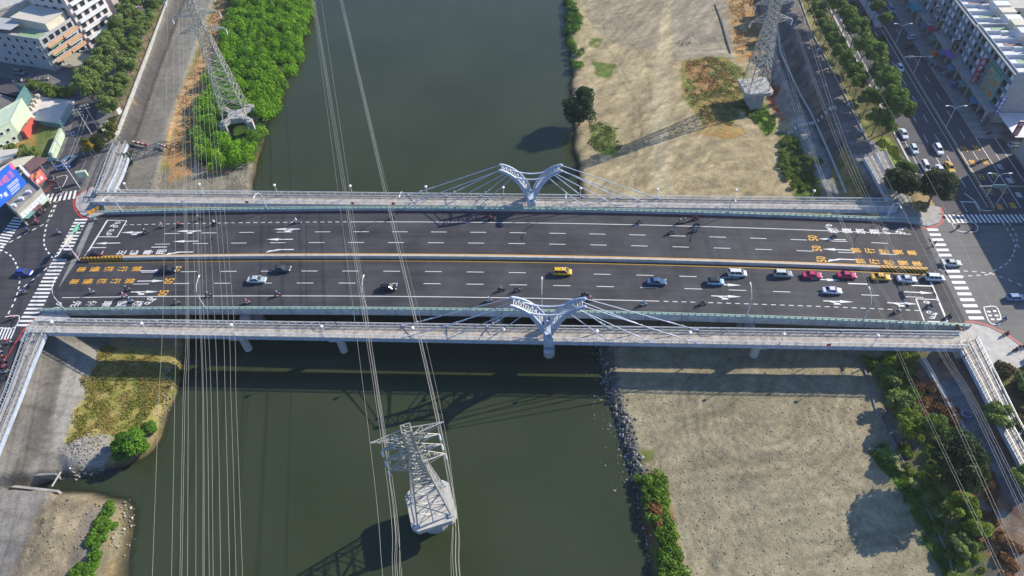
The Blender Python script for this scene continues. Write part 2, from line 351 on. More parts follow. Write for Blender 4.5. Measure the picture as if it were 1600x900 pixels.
# blue grey terrace, dark slope, tree path
TER=[(1195,0),(1206,90),(1214,150),(1240,195),(1290,305)]+R1u[::-1]+[(1190,-90)]
reg(TER,-4.3,(.20,.20,.19),(.26,.25,.22),g,warp=False)
reg([(1222,-90)]+R1u[1:]+R0u[::-1],-2,(.085,.075,.075),(.14,.115,.09),con(n2,.4,.6),warp=False)  # slope painted dark: shade of the tree crowns is put into its colour
reg([(1318,322),(1350,322),(1340,270),(1325,245),(1312,240),(1300,262)],-3.5,(.28,.19,.07),(.1,.12,.03),con(n2),blend=.85)
reg([(1318,335),(1340,335),(1350,345),(1320,345)],-3.5,(.34,.28,.17),None)
flw=lambda a: [(x,y) for x,y in a]
cityR=inpoly(X,Y,W(R0u+R0l,ZC)+[(260,20),(260,320)])|((X>95)&(Y>60)); setc(cityR,(.24,.23,.215),(.18,.17,.16),g)
reg(R0u[:7]+[(1345,242),(1370,240),(1354,218),(1310,128),(1268,50),(1248,0),(1236,-60)],-.2,(.20,.17,.155),(.15,.132,.122),g,warp=False)
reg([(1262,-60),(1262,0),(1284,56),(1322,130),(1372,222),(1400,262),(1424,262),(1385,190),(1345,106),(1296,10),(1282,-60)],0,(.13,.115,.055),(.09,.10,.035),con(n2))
reg([(1248,0),(1266,50),(1308,128),(1352,218),(1372,222),(1322,130),(1284,56),(1262,0),(1250,-60),(1240,-60)],0,(.24,.21,.08),(.11,.13,.04),con(n2))
reg([(1370,215),(1385,210),(1425,265),(1400,275),(1385,270)],0,(.26,.28,.05),(.14,.2,.03),con(n2,.35,.6))
reg([(1385,268),(1425,265),(1465,315),(1440,330),(1410,310)],0,(.4,.31,.16),(.3,.24,.12),con(n2))
# lower right
reg([(1355,550),(1440,550),(1470,660),(1520,800),(1580,930),(1500,930),(1440,820),(1400,700),(1375,600)],-4.5,(.19,.165,.12),(.16,.19,.05),con(n2*.5+n1*.5,.42,.58))
reg([(1350,552),(1410,552),(1430,640),(1405,650),(1378,600)],-5,GR,(.17,.2,.04),con(n2))
reg([(1432,560),(1460,560),(1520,690),(1580,800),(1620,930),(1590,930),(1540,850),(1480,740),(1450,640)],-3,(.33,.17,.07),(.20,.12,.08),con(n2,.4,.6))
reg([(1445,560),(1458,560),(1515,660),(1530,700),(1515,705),(1480,640)],-3,(.31,.28,.22),(.25,.2,.14),con(n2))
reg([(1458,560),(1500,550),(1545,640),(1620,770),(1620,860),(1560,770),(1510,670)],-2,(.17,.11,.085),(.23,.14,.1),con(n2))
reg([(1478,590),(1500,585),(1560,700),(1600,760),(1600,800),(1560,745),(1510,660)],-1.5,(.16,.155,.16),(.2,.19,.19),con(n2),warp=False)
reg([(1530,760),(1620,830),(1620,930),(1560,830)],-2,(.27,.25,.22),(.3,.18,.09),con(n2))
reg([(1535,560),(1620,560),(1620,700),(1590,650)],0,(.15,.12,.07),(.1,.1,.04),con(n2))
reg([(1352,700),(1385,690),(1480,860),(1500,930),(1470,930),(1420,800)],ZF,(.11,.18,.03),(.22,.2,.13),con(n2,.45,.6),blend=.8)
# right river edge: dark wet stones
eb=W(rb,ZF); de=dline(wx,wy,eb)
setc((de<3.6)&(Y<110),(.085,.08,.065),(.15,.135,.105),con(n2)); setc((de<2.0)&(Y>=110),(.13,.10,.06),(.07,.09,.03),con(n2))
reg([(948,640),(958,640),(978,715),(970,720)],ZF,(.12,.11,.06),(.2,.18,.1),con(n2))
for q in ([(1000,745),(1035,750),(1065,860),(1075,930),(1020,930),(1005,840)],): reg(q,ZF,(.12,.17,.03),(.28,.16,.07),con(n1,.4,.6),blend=.9)
reg([(997,705),(1020,700),(1022,722),(1003,726)],ZF,GR2,None,blend=.6)
# ---- left bank
LBm=inpoly(wx,wy,LB)|inpoly(wx,wy,LB2); setc(LBm,(.23,.2,.12),(.30,.22,.10),con(n2))
reg([(350,-90),(332,0),(300,90),(262,200),(235,300),(300,330),(420,330),(420,210),(345,100),(362,0),(375,-90)],-5.5,(.26,.19,.06),(.15,.14,.05),con(n2))
reg([(352,-90),(335,0),(322,60),(300,110),(270,170),(258,235),(282,235),(292,190),(318,130),(335,70),(352,0),(372,-90)],-5.2,(.50,.33,.16),(.40,.27,.12),con(n2,.35,.6))
reg([(300,250),(392,240),(398,300),(375,345),(180,345),(230,285),(262,262)],-5.8,(.24,.22,.17),(.17,.15,.11),con(n2))
reg([(258,235),(285,225),(300,270),(262,285)],-5.5,(.4,.22,.09),(.25,.18,.08),con(n2)); reg([(305,255),(345,248),(358,268),(330,272)],-5.5,(.38,.2,.09),(.2,.16,.07),con(n2),blend=.8)
# pale flat road and dark slope
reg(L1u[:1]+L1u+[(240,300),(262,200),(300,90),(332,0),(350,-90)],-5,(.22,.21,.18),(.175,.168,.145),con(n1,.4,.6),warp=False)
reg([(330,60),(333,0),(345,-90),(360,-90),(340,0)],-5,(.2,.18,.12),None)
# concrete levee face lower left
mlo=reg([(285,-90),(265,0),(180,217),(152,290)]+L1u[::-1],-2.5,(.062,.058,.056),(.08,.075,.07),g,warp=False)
CONF=L0l+[(-60,990),(15,905),(90,762)]+L1l[::-1]
reg([(152,290),(137,340),(80,490),(50,532),(-60,770),(88,738),(104,700),(137,600),(160,540),(165,480),(185,350),(200,300)],-3,(.20,.188,.165),(.155,.145,.13),con(n1,.4,.6),warp=False)
reg([(-60,745),(90,765),(60,815),(15,905),(-20,990),(-200,990)],-3,(.20,.19,.175),(.16,.15,.14),con(n1,.4,.6),warp=False)
reg([(100,540),(160,540),(137,600),(105,700),(88,712),(78,690),(90,640),(88,600),(95,570)],-5,(.27,.262,.24),(.23,.22,.2),con(n1),warp=True)
reg([(87,560),(104,560),(62,700),(20,760),(5,760),(45,690)],-3.2,(.095,.088,.078),(.125,.115,.10),con(n2),warp=False)
# lower left banks
reg([(160,540),(285,545),(272,610),(258,640),(240,668),(215,690),(160,682),(112,700),(98,702),(137,600)],-6,(.25,.25,.06),(.38,.29,.11),con(n2*.55+n1*.45,.4,.6))
reg([(98,700),(135,683),(170,686),(172,712),(150,738),(95,745)],-6,(.33,.31,.27),(.27,.25,.22),con(n2))
reg([(90,762),(150,766),(186,774),(178,820),(160,900),(150,990),(-10,990),(20,905),(62,815)],-6,(.32,.265,.17),(.23,.19,.125),con(n2))
reg([(138,800),(165,790),(140,900),(105,900)],-6,(.17,.15,.12),(.26,.22,.17),con(n2))
dl=dline(wx,wy,W(lb_lo,-6)); setc((dl<4.5)&LBm&(H<-6.15),(.13,.11,.06),(.1,.09,.055),con(n2))
# submerged shallows keep a brown bed
# city ground left
cityL=inpoly(X,Y,[(-400,320)]+W(L0u+L0l,ZC)+[(-400,20)]); setc(cityL,(.19,.18,.17),(.14,.135,.13),g)
reg([(268,-60),(262,0),(178,213),(158,230),(170,190),(225,60),(245,-60)],0,(.26,.2,.12),(.15,.15,.06),con(n2))
reg([(0,195),(45,190),(60,215),(92,212),(80,245),(40,250),(0,240)],0,(.36,.22,.07),(.12,.16,.04),con(n1,.4,.6))
reg([(55,195),(95,200),(85,240),(60,235)],0,(.08,.13,.03),(.15,.18,.06),con(n2))
inner=(mr_|LBm)
Ccol*=np.where(mr_,shade,1.)[...,None]
fine=rng.normal(0,1,X.shape); Ccol*=(1+np.clip(fine,-2,2.8)*.12*inner)[...,None]
reg([(366,-60),(356,0),(346,90),(325,130),(300,205),(298,240),(320,262),(392,250),(413,190),(446,118),(478,42),(490,-60)],-5.5,(.05,.10,.012),(.03,.06,.012),con(n2))
for l in ([(62,560),(20,680),(-10,745)],[(82,560),(42,690),(22,745)],[(120,552),(72,690),(55,740)],[(88,612),(140,612)],[(40,640),(125,640)],[(70,672),(112,668)],[(40,700),(98,712)],[(0,800),(62,812)],[(-20,840),(45,850)],[(20,600),(75,602)]):
    Ccol*=(1-.42*np.exp(-(dline(X+ (n2-.5)*.6,Y,W(l,-3.2))/.28)**2))[...,None]
for l in ([(330,20),(262,200),(232,300)],[(300,0),(240,160),(215,225)]):
    Ccol*=(1-.3*np.exp(-(dline(X+(n2-.5)*.8,Y,W(l,-5))/.3)**2))[...,None]
for yy0 in (40,80,120,160,196): Ccol*=(1-.25*np.exp(-(dline(X,Y+(n2-.5)*.5,W([(330-yy0*.42,yy0),(268-yy0*.3,yy0-4)],-5))/.22)**2))[...,None]
wet=np.clip((-6.55-H)/.55,0,1); Ccol*=(1-.62*wet)[...,None]
Ccol=np.stack([blur(Ccol[...,i],1) for i in range(3)],-1)*.55+Ccol*.45; Ccol=np.clip(Ccol,.01,.8)
# roughness relief of the river fields
H+=np.where(inner&(H<-5.2),(sct-.5)*.07+(sct2-.5)*.07-.06*tr,0)
# stretch to the horizon
def ext(a,o): 
    lo=[a[0]-q for q in o[::-1]]; hi=[a[-1]+q for q in o]; return np.concatenate([lo,a,hi])
off=[3,8,18,40,80,160,320,700,1500]
xe=ext(xs,off); ye=ext(ys,off); k=len(off)
He=np.pad(H,k,mode='edge'); Ce=np.pad(Ccol,[(k,k),(k,k),(0,0)],mode='edge'); XE,YE=np.meshgrid(xe,ye)
V=np.stack([XE,YE,He],-1).reshape(-1,3); ny,nx=XE.shape
idx=np.arange(nx*ny).reshape(ny,nx); Fq=np.stack([idx[:-1,:-1],idx[:-1,1:],idx[1:,1:],idx[1:,:-1]],-1).reshape(-1,4)
M['ground']=attrmat('ground soil',.92,1.,1.6,0,.15,.34,.8,10,.82,1.2)
gr=npmesh('ground',V,Fq,Ce.reshape(-1,3),M['ground'],smooth=True); struct(gr)
def hgt(x,y):
    i=(y-ys[0])/ins; j=(x-xs[0])/ins
    return float(H[int(min(max(i,0),H.shape[0]-1)),int(min(max(j,0),H.shape[1]-1))])
def G(px,py,z0=-6.):                    # point on the terrain
    z=z0
    for _ in range(12):
        p=P(px,py,z); z=.5*z+.5*hgt(p.x,p.y)
    return P(px,py,z)
# ---- water
def watermat():
    m=bpy.data.materials.new('river water'); m.use_nodes=True; nt=m.node_tree; b=nt.nodes['Principled BSDF']; L=nt.links
    g=nt.nodes.new('ShaderNodeNewGeometry'); n=nt.nodes.new('ShaderNodeTexNoise'); n.inputs['Scale'].default_value=.035; n.inputs['Detail'].default_value=7; L.new(g.outputs['Position'],n.inputs['Vector'])
    mr=nt.nodes.new('ShaderNodeMapRange'); mr.inputs[1].default_value=.35; mr.inputs[2].default_value=.65; L.new(n.outputs[0],mr.inputs[0])
    mx=nt.nodes.new('ShaderNodeMix'); mx.data_type='RGBA'; mx.inputs[6].default_value=(.031,.042,.019,1); mx.inputs[7].default_value=(.040,.051,.026,1); L.new(mr.outputs[0],mx.inputs[0])
    L.new(mx.outputs[2],b.inputs['Base Color']); b.inputs['Roughness'].default_value=.18; b.inputs['Specular IOR Level'].default_value=.42; b.inputs['IOR'].default_value=1.33
    n2=nt.nodes.new('ShaderNodeTexNoise'); n2.inputs['Scale'].default_value=1.3; n2.inputs['Detail'].default_value=5; L.new(g.outputs['Position'],n2.inputs['Vector'])
    bp=nt.nodes.new('ShaderNodeBump'); bp.inputs['Strength'].default_value=.12; bp.inputs['Distance'].default_value=.08; L.new(n2.outputs[0],bp.inputs['Height']); L.new(bp.outputs[0],b.inputs['Normal'])
    tb=nt.nodes.new('ShaderNodeBsdfTransparent'); at=nt.nodes.new('ShaderNodeAttribute'); at.attribute_name='Col'; ms=nt.nodes.new('ShaderNodeMixShader')
    L.new(at.outputs['Fac'],ms.inputs[0]); L.new(tb.outputs[0],ms.inputs[1]); L.new(b.outputs[0],ms.inputs[2]); L.new(ms.outputs[0],nt.nodes['Material Output'].inputs[0])
    return m
xw=ext(np.arange(-140,50.1,1.),off); yw=ext(np.arange(34,292.1,1.),off); XW,YW=np.meshgrid(xw,yw)
ii=np.clip(((YW-ys[0])/ins).astype(int),0,H.shape[0]-1); jj=np.clip(((XW-xs[0])/ins).astype(int),0,H.shape[1]-1); dep=ZW-H[ii,jj]
opac=np.clip(.35+dep/1.6,.35,1.); nyw,nxw=XW.shape; idw=np.arange(nxw*nyw).reshape(nyw,nxw)
wt=npmesh('water',np.stack([XW,YW,np.full(XW.shape,ZW)],-1).reshape(-1,3),np.stack([idw[:-1,:-1],idw[:-1,1:],idw[1:,1:],idw[1:,:-1]],-1).reshape(-1,4),np.repeat(opac.reshape(-1,1),3,1),watermat()); struct(wt)
# ---------------------------------------------------------------- city streets (sheets) and pavements
ms=MB()
ms.sheet([P2(*p,0) for p in [(-60,300),(20,318),(60,300),(115,293),(150,326),(165,335),(78,493),(45,535),(0,610),(-60,720)]],.004)
ms.build('road',M['asphalt']).__setitem__('kind','structure')
ms=MB(); ms.sheet([P2(*p,0) for p in [(60,300),(100,235),(118,180),(118,150),(95,140),(-20,115),(-20,140),(60,158),(72,170),(98,150),(140,90),(215,-60),(240,-60),(170,110),(150,180),(160,215),(128,292),(116,303)]],.008); ms.build('road',M['asphalt_mid']).__setitem__('kind','structure')
# right intersection and avenue
ms=MB(); ms.sheet([P2(*p,0) for p in [(1436,352),(1468,322),(1475,312),(1700,312),(1700,620),(1620,560),(1585,548),(1500,505),(1440,360)]],.004); ms.build('road',M['asphalt_old']).__setitem__('kind','structure')
ave=[(1275,-60),(1300,0),(1345,100),(1385,190),(1425,265),(1466,328),(1490,330),(1700,330),(1700,260),(1560,215),(1535,170),(1440,20),(1395,-60)]
avew=[(84,330),(84,150),(90,138),(90,131),(260,131),(260,166),(124,166),(124,330)]
avx0=P(1413,225,0).x
ms=MB(); ms.sheet([(avx0-1,300),(avx0-1,150),(avx0,137),(avx0+3,133),(127,133),(127,300)],.008); ms.build('road',M['asphalt_mid']).__setitem__('kind','structure')
mk=MB()
def psheet(mb,pts,z=.012): mb.sheet([P2(*p,0) for p in pts],z)
def pline(mb,a,b,w,z=.014,dash=None):
    A=Vector(P2(*a,0)); B=Vector(P2(*b,0)); d=(B-A); L=d.length; d/=L; n=Vector((-d.y,d.x))*w/2
    segs=[(0,L)]
    if dash:
        segs=[]; t=0
        while t<L: segs.append((t,min(L,t+dash[0]))); t+=dash[0]+dash[1]
    for t0,t1 in segs:
        a0=A+d*t0; b0=A+d*t1; mb.sheet([tuple(a0-n),tuple(b0-n),tuple(b0+n),tuple(a0+n)],z)
def ppath(mb,pts,w,dash=None,z=.014):
    q=[Vector(P2(*p,0)) for p in pts]; out=[q[0]]
    for i in range(len(q)-1):                       # Catmull-Rom
        p0=q[max(i-1,0)];p1=q[i];p2=q[i+1];p3=q[min(i+2,len(q)-1)]
        for k in range(1,7):
            t=k/6; out.append(.5*((2*p1)+(p2-p0)*t+(2*p0-5*p1+4*p2-p3)*t*t+(-p0+3*p1-3*p2+p3)*t**3))
    acc=0
    for a,b in zip(out,out[1:]):
        L=(b-a).length; d=(b-a)/max(L,1e-6); n=Vector((-d.y,d.x))*w/2; t=0
        while t<L:
            if dash:
                ph=(acc+t)%(dash[0]+dash[1]); 
                if ph<dash[0]: st=min(L-t,dash[0]-ph); mb.sheet([tuple(a+d*t-n),tuple(a+d*(t+st)-n),tuple(a+d*(t+st)+n),tuple(a+d*t+n)],z)
                else: st=min(L-t,dash[0]+dash[1]-ph)
                t+=max(st,.01)
            else: mb.sheet([tuple(a-n),tuple(b-n),tuple(b+n),tuple(a+n)],z); t=L
        acc+=L
def zebra(mb,a0,a1,b0,b1,n,fill=.5):
    # stripes between edge a (a0->a1) and edge b (b0->b1)
    A0,A1,B0,B1=[Vector(P2(*p,0)) for p in (a0,a1,b0,b1)]
    for i in range(n):
        t0=i/n; t1=(i+fill)/n
        mb.sheet([tuple(A0.lerp(A1,t0)),tuple(A0.lerp(A1,t1)),tuple(B0.lerp(B1,t1)),tuple(B0.lerp(B1,t0))],.016)
# left intersection
zebra(mk,(118,342),(24,513),(137,342),(50,513),30,.5)
zebra(mk,(120,297),(64,305),(117,310),(56,320),8,.5)
zebra(mk,(22,339),(-40,420),(39,341),(-20,424),18,.5)
zebra(mk,(-6,512),(28,511),(-14,532),(20,529),7,.5)
ppath(mk,[(90,313),(76,344),(42,364),(0,386),(-20,392)],.35,(1,1))
ppath(mk,[(90,313),(78,335),(70,365),(70,385),(83,404)],.35,(1,1))
ppath(mk,[(0,390),(15,398),(25,412),(30,430),(30,446),(23,470),(12,492)],.35,(1,1))
ppath(mk,[(83,410),(60,430),(40,446),(30,455)],.3,(1,1))
ppath(mk,[(8,495),(30,494),(22,512),(0,512)],.25)
ppath(mk,[(56,332),(68,332),(73,317)],.25); ppath(mk,[(88,277),(105,275),(96,295)],.2)
# right intersection
zebra(mk,(1448,357),(1517,504),(1465,357),(1541,504),17,.5)
zebra(mk,(1474,335),(1640,335),(1483,348),(1650,348),24,.5)
ppath(mk,[(1487,349),(1521,348),(1526,361),(1498,361),(1487,349)],.2)
ppath(mk,[(1537,480),(1557,480),(1564,504),(1547,504),(1537,480)],.25)
for px,py in [(1545,487),(1554,486),(1547,493),(1557,493),(1551,499),(1560,499)]: mk.box((*P2(px,py,0),.016),(.8,.5,.004))
ppath(mk,[(1567,348),(1575,360),(1585,378),(1585,392),(1575,410),(1550,425),(1545,428)],.22,(1,1)); ppath(mk,[(1576,348),(1588,368),(1589,385)],.22,(1,1))
ppath(mk,[(1588,383),(1600,390)],.22,(1,1)); ppath(mk,[(1465,421),(1500,423),(1545,427),(1575,437),(1600,448)],.22,(1,1)); ppath(mk,[(1500,432),(1545,429)],.22,(1,1))
# avenue: parallel to Y
def vline(x,y0,y1,w=.18,dash=None,mb=None):
    mb=mb or mk
    if not dash: mb.sheet([(x-w/2,y0),(x+w/2,y0),(x+w/2,y1),(x-w/2,y1)],.016); return
    y=y0
    while y<y1: mb.sheet([(x-w/2,y),(x+w/2,y),(x+w/2,min(y1,y+dash[0])),(x-w/2,min(y1,y+dash[0]))],.016); y+=sum(dash)
xm=P(1495,235,0).x       # median of the avenue
def avx(px,py): return P(px,py,0).x
x1=avx(1430,150); x2=avx(1450,115); x3=avx(1455,95)
vline(xm-3.6,138,300,.15,(4,6)); vline(xm-6.9,138,300,.15,(4,6)); vline(avx0+.6,145,300,.15)
vline(xm-.9,140,300,.15); vline(xm+.9,140,300,.15)
vline(xm+4.3,140,300,.15,(4,6)); vline(xm+7.6,140,300,.18); vline(xm+10.3,140,300,.15,(4,6)); vline(xm+13,150,300,.18)
ppath(mk,[(1507,302),(1524,315),(1533,328),(1552,329)],.25); ppath(mk,[(1500,315),(1524,316)],.3)
mo=mk.build('road_markings',M['white']); struct(mo)
# red kerb lines
mk2=MB(); ppath(mk2,[(140,293),(128,300),(117,308),(116,322),(124,336),(138,343)],.55,z=.012); ppath(mk2,[(86,483),(66,487),(52,497),(40,512),(28,530),(14,552),(-10,590)],.5,z=.012)
ppath(mk2,[(1470,324),(1474,340),(1468,350),(1452,356),(1440,357)],.6,z=.012); ppath(mk2,[(1495,505),(1520,503),(1545,509),(1575,524),(1605,545)],.5,z=.012)
ppath(mk2,[(20,340),(40,335),(52,320),(70,300),(84,285)],.35,z=.012)
struct(mk2.build('kerb_marking',M['redp']))
# pavement corners, 0.14 m kerb step
def pave(pts,m='conc',name='pavement',z=.14): 
    b=MB(); b.prism([P2(*p,0) for p in pts],-.4,z); return struct(b.build(name,M[m]))
pave([(152,291),(130,300),(119,309),(118,322),(126,335),(141,341),(166,333),(160,318),(158,300)],'conc')
pave([(84,485),(67,489),(54,499),(43,514),(50,532),(68,512),(110,497),(100,484)],'conc_l')
pave([(1492,507),(1520,506),(1544,512),(1574,527),(1612,556),(1600,572),(1560,585),(1520,570),(1503,535)],'conc_l')
pave([(1436,351),(1450,354),(1467,348),(1472,338),(1468,324),(1440,318),(1395,322),(1402,340),(1412,350)],'conc')
b=MB(); b.prism([(avx0-1.6,300),(avx0-1.0,300),(avx0-1.0,146),(avx0-1.6,146)],-.3,.16); struct(b.build('kerb',M['conc_l']))
b=MB(); b.prism([(119.5,300),(127.5,300),(127.5,170),(119.5,170)],-.3,.15); struct(b.build('pavement',M['conc_d']))
# ---------------------------------------------------------------- road bridge
XL,XR=-125.,91.
br=empty('road_bridge',(-17,AX0,0),0,'wide dark asphalt road bridge crossing the river between two pale footbridges','bridge')
br_loc=Vector((-17,AX0,0))
class OM(MB):                           # mesh in world coordinates, re-based on its parent
    def build(s,name,mat,parent=None,smooth=False,loc=None):
        if parent is None: return super().build(name,mat,None,smooth)
        p=parent; off=Vector(p.location)
        while p.parent is not None: p=p.parent; off+=Vector(p.location)
        rz=p.rotation_euler.z; c,sn=math.cos(-rz),math.sin(-rz)
        s.v=[((x-off.x)*c-(y-off.y)*sn,(x-off.x)*sn+(y-off.y)*c,z-off.z) for x,y,z in s.v]
        return super().build(name,mat,parent,smooth)
def strip(mb,v0,v1,h0,h1,x0=XL,x1=XR,st=2.,cap=True,skew=None):
    # extruded box following the deck: lateral v0..v1, heights h0..h1 above deck
    n=max(1,int(round((x1-x0)/st))); vs=[]; fs=[]
    for i in range(n+1):
        x=x0+(x1-x0)*i/n; z=zdeck(x); y=axisY(x)
        vs+=[(x,y+v0,z+h0),(x,y+v1,z+h0),(x,y+v1,z+h1),(x,y+v0,z+h1)]
    for i in range(n):
        a=4*i; b=a+4
        fs+=[(a,b,b+1,a+1),(a+1,b+1,b+2,a+2),(a+2,b+2,b+3,a+3),(a+3,b+3,b,a)]
    fs+=[(0,1,2,3),(4*n+3,4*n+2,4*n+1,4*n)]
    mb.add(vs,fs)
VU,VL=17.2,-17.0
b=OM(); strip(b,VL,VU,-.55,0.); deck=b.build('deck',M['asphalt'],br)
b=OM(); strip(b,VL+2.6,VU-2.6,-1.9,-.55,XL+8,XR-8); b.build('girder',M['conc_d'],br)
b=OM(); strip(b,VL-.42,VL,-1.25,.75); b.mi=1; x=XL+4
while x<XR:
    z=zdeck(x); b.box((x,axisY(x)+VL-.435,z-.25),(.10,.03,1.8)); x+=8.2
b.build('parapet',[M['bluec'],M['dark']],br)
b=OM(); strip(b,VU,VU+.42,-1.75,.75); b.build('parapet',M['bluec'],br)
for v in (VL-.21,VU+.21):
    b=OM(); strip(b,v-.09,v+.09,1.28,1.42); strip(b,v-.07,v+.07,.98,1.06); strip(b,v-.26,v+.26,.752,.80)
    x=XL
    while x<=XR: b.box((x,axisY(x)+v,zdeck(x)+1.06),(.16,.2,.62)); x+=1.5
    b.build('guard_rail',M['greenr'],br)
# deck lane stripes
def pos(x,v,h): return (x,axisY(x)+v,zdeck(x)+h)
def V_(px,py): q=D(px,py); return q.x,q.y-axisY(q.x)
def seg(mb,x0,x1,va,vb,w,h=.012,mi=0):
    n=max(1,int(math.ceil(abs(x1-x0)/3.))); vs=[];fs=[]
    for i in range(n+1):
        t=i/n; x=x0+(x1-x0)*t; v=va+(vb-va)*t; vs+=[pos(x,v-w/2,h),pos(x,v+w/2,h)]
    for i in range(n): fs.append((2*i,2*i+2,2*i+3,2*i+1))
    mb.mi=mi; mb.add(vs,fs)
def poly_on(mb,pts,h=.014,mi=0):
    a=sum(pts[i][0]*pts[(i+1)%len(pts)][1]-pts[(i+1)%len(pts)][0]*pts[i][1] for i in range(len(pts)))
    if a<0: pts=pts[::-1]
    mb.mi=mi; mb.add([pos(x,v,h) for x,v in pts],[tuple(range(len(pts)))])
lm=OM()
def dashes(py_list,v,w=.16,L=4.2):
    for px,py in py_list:
        x,_=V_(px,py); seg(lm,x-L/2,x+L/2,v,v,w)
vu1=V_(835,364)[1]; vu2=V_(835,381)[1]; vus=V_(700,347)[1]
vl1=V_(740,425)[1]; vl2=V_(740,444)[1]; vls=V_(700,464)[1]
x0=V_(744,425)[0]
# dash phase from one dash of each line, 10 m period
def run(line_px,v,xa,xb,per=10.,L=4.1):
    xx=V_(*line_px)[0]; k=math.floor((xa-xx)/per)
    x=xx+k*per
    while x<xb:
        if x>xa: seg(lm,x-L/2,x+L/2,v,v,.17)
        x+=per
run((871,365),vu1,-110,84,10.1); run((871,382),vu2,-112,84,10.2)
run((677,425),vl1,-112,44,10.2); run((675,444),vl2,-112,84,10.3)
seg(lm,V_(547,347)[0],V_(1425,370)[0],vus,vus,.18)
x=V_(190,355)[0]
while x<V_(540,348)[0]: seg(lm,x,x+1.1,vus,vus,.18); x+=2.0
seg(lm,V_(95,468)[0],V_(1030,470)[0],vls,vls,.18)
x=V_(1037,470)[0]
while x<V_(1440,487)[0]: seg(lm,x,x+1.1,vls,vls,.18); x+=2.05
# stop lines, boxes
def pp(mb,a,b_,w,mi=0):
    (x0,v0),(x1,v1)=V_(*a),V_(*b_); d=Vector((x1-x0,v1-v0)); n=Vector((-d.y,d.x)).normalized()*w/2
    poly_on(mb,[(x0-n.x,v0-n.y),(x1-n.x,v1-n.y),(x1+n.x,v1+n.y),(x0+n.x,v0+n.y)],.016,mi)
pp(lm,(168,344),(131,404),.45); pp(lm,(198,345),(183,370),.3); pp(lm,(168,344),(198,345),.2); pp(lm,(154,370),(184,370),.25)
pp(lm,(142,387),(261,386),.25)
pp(lm,(1453,438),(1480,502),.45); pp(lm,(1431,467),(1444,501),.3); pp(lm,(1431,467),(1464,468),.22); pp(lm,(1446,502),(1480,503),.22); pp(lm,(1325,443),(1455,447),.3)
# arrows  (direction dirx=+1/-1), center px, length
def arrow(px,py,dr,kind='s',L=7.0):
    x,v=V_(px,py); s=dr
    f=lambda pts,side=1: poly_on(lm,[(x+a*s,v+b_*s*side) for a,b_ in pts],.016)
    if kind in('s','sr','sl'):
        f([(-L/2,-.13),(L*.05,-.13),(L*.05,.13),(-L/2,.13)]); f([(L*.05,-.42),(L/2,0),(L*.05,.42)])
        if kind!='s':
            sd=-1 if kind=='sr' else 1
            f([(-L*.32,.1),(-L*.2,.1),(-L*.02,.62),(-L*.12,.72)],sd); f([(-L*.2,1.02),(.06*L,.95),(-.0*L,.45),(-L*.12,.55)],sd)
    if kind=='l':
        f([(-L/2,-.15),(L*.1,-.15),(L*.1,.15),(-L/2,.15)]); f([(L*.1,-.15),(L*.3,.35),(L*.18,.5),(L*.0,.15)]); f([(L*.1,.25),(L*.42,.25),(L*.5,1.1)][::1]);
for a in [(168,380,-1,'s'),(437,374,-1,'s'),(290,377,-1,'s'),(209,363,-1,'sl'),(295,361,-1,'sl'),(448,358,-1,'sl'),(281,394,-1,'l'),(438,390,-1,'l'),
          (240,423,1,'s'),(236,439,1,'s'),(226,456,1,'sr'),(1135,445,1,'s'),(1135,463,1,'sr'),(1310,471,1,'sr'),(1410,474,1,'sr'),(1436,457,1,'s'),
          (1300,374,-1,'s'),(1307,390,-1,'s'),(1314,405,-1,'l'),(1290,437,1,'s')]: arrow(*a)
# edge lines beside the median and the red edge lines
seg(lm,XL+6,XR-3,-.0,.0,.02)
lm.build('white_lane_marking',M['white'],br)
ym=OM(); vm=V_(830,400)[1]; MV=V_(830,405)[1]
seg(ym,XL+4,XR-3,MV+1.35,MV+1.35,.2); seg(ym,XL+4,XR-3,MV-1.0,MV-1.0,.3)
ym.build('yellow_edge_line',M['yellow'],br)
rl=OM(); seg(rl,XL,XR,VU-.35,VU-.35,.16); rl.build('red_edge_line',M['redp'],br)
# expansion joints, worn strips at both ends
ej=MB(); ej.sheet([P2(*p,0) for p in [(141,343),(149,343),(84,492),(72,492)]],.020); ej.build('joint_strip',M['conc_d']).__setitem__('kind','structure')
ej=MB(); ej.sheet([P2(*p,0) for p in [(1428,362),(1440,362),(1497,503),(1484,503)]],.020); ej.build('joint_strip',M['asphalt_mid']).__setitem__('kind','structure')
# lettering
def glyph_mesh(txt):
    cu=bpy.data.curves.new('t','FONT'); cu.body=txt; cu.size=1; cu.align_x='CENTER'; cu.align_y='CENTER'; cu.resolution_u=2; cu.offset=.012
    o=bpy.data.objects.new('t',cu); COL.objects.link(o); dg=bpy.context.evaluated_depsgraph_get(); dg.update()
    me=bpy.data.meshes.new_from_object(o.evaluated_get(dg)); bpy.data.objects.remove(o)
    vs=np.array([v.co[:2] for v in me.vertices]) if len(me.vertices) else np.zeros((0,2)); fs=[tuple(p.vertices) for p in me.polygons]
    if len(vs): 
        lo=vs.min(0); hi=vs.max(0); vs=(vs-(lo+hi)/2)/np.maximum(hi-lo,1e-3)
    return vs,fs
_gc={}
def glyph(t):
    if t not in _gc: _gc[t]=glyph_mesh(t)
    return _gc[t]
def road_text(chars,px0,px1,dr,length,width,name,material,reverse=False):
    n=len(chars); (xa,va),(xb,vb)=V_(*px0),V_(*px1)
    for i,ch in enumerate(chars):
        t=i/(n-1) if n>1 else 0; x=xa+(xb-xa)*t; v=va+(vb-va)*t; vs,fs=glyph(ch); mb=OM()
        mb.add([pos(x+q[1]*length*dr,v-q[0]*width*dr,.016) for q in vs],fs); mb.build(name,material,br)
Lc,Wc=2.5,1.75
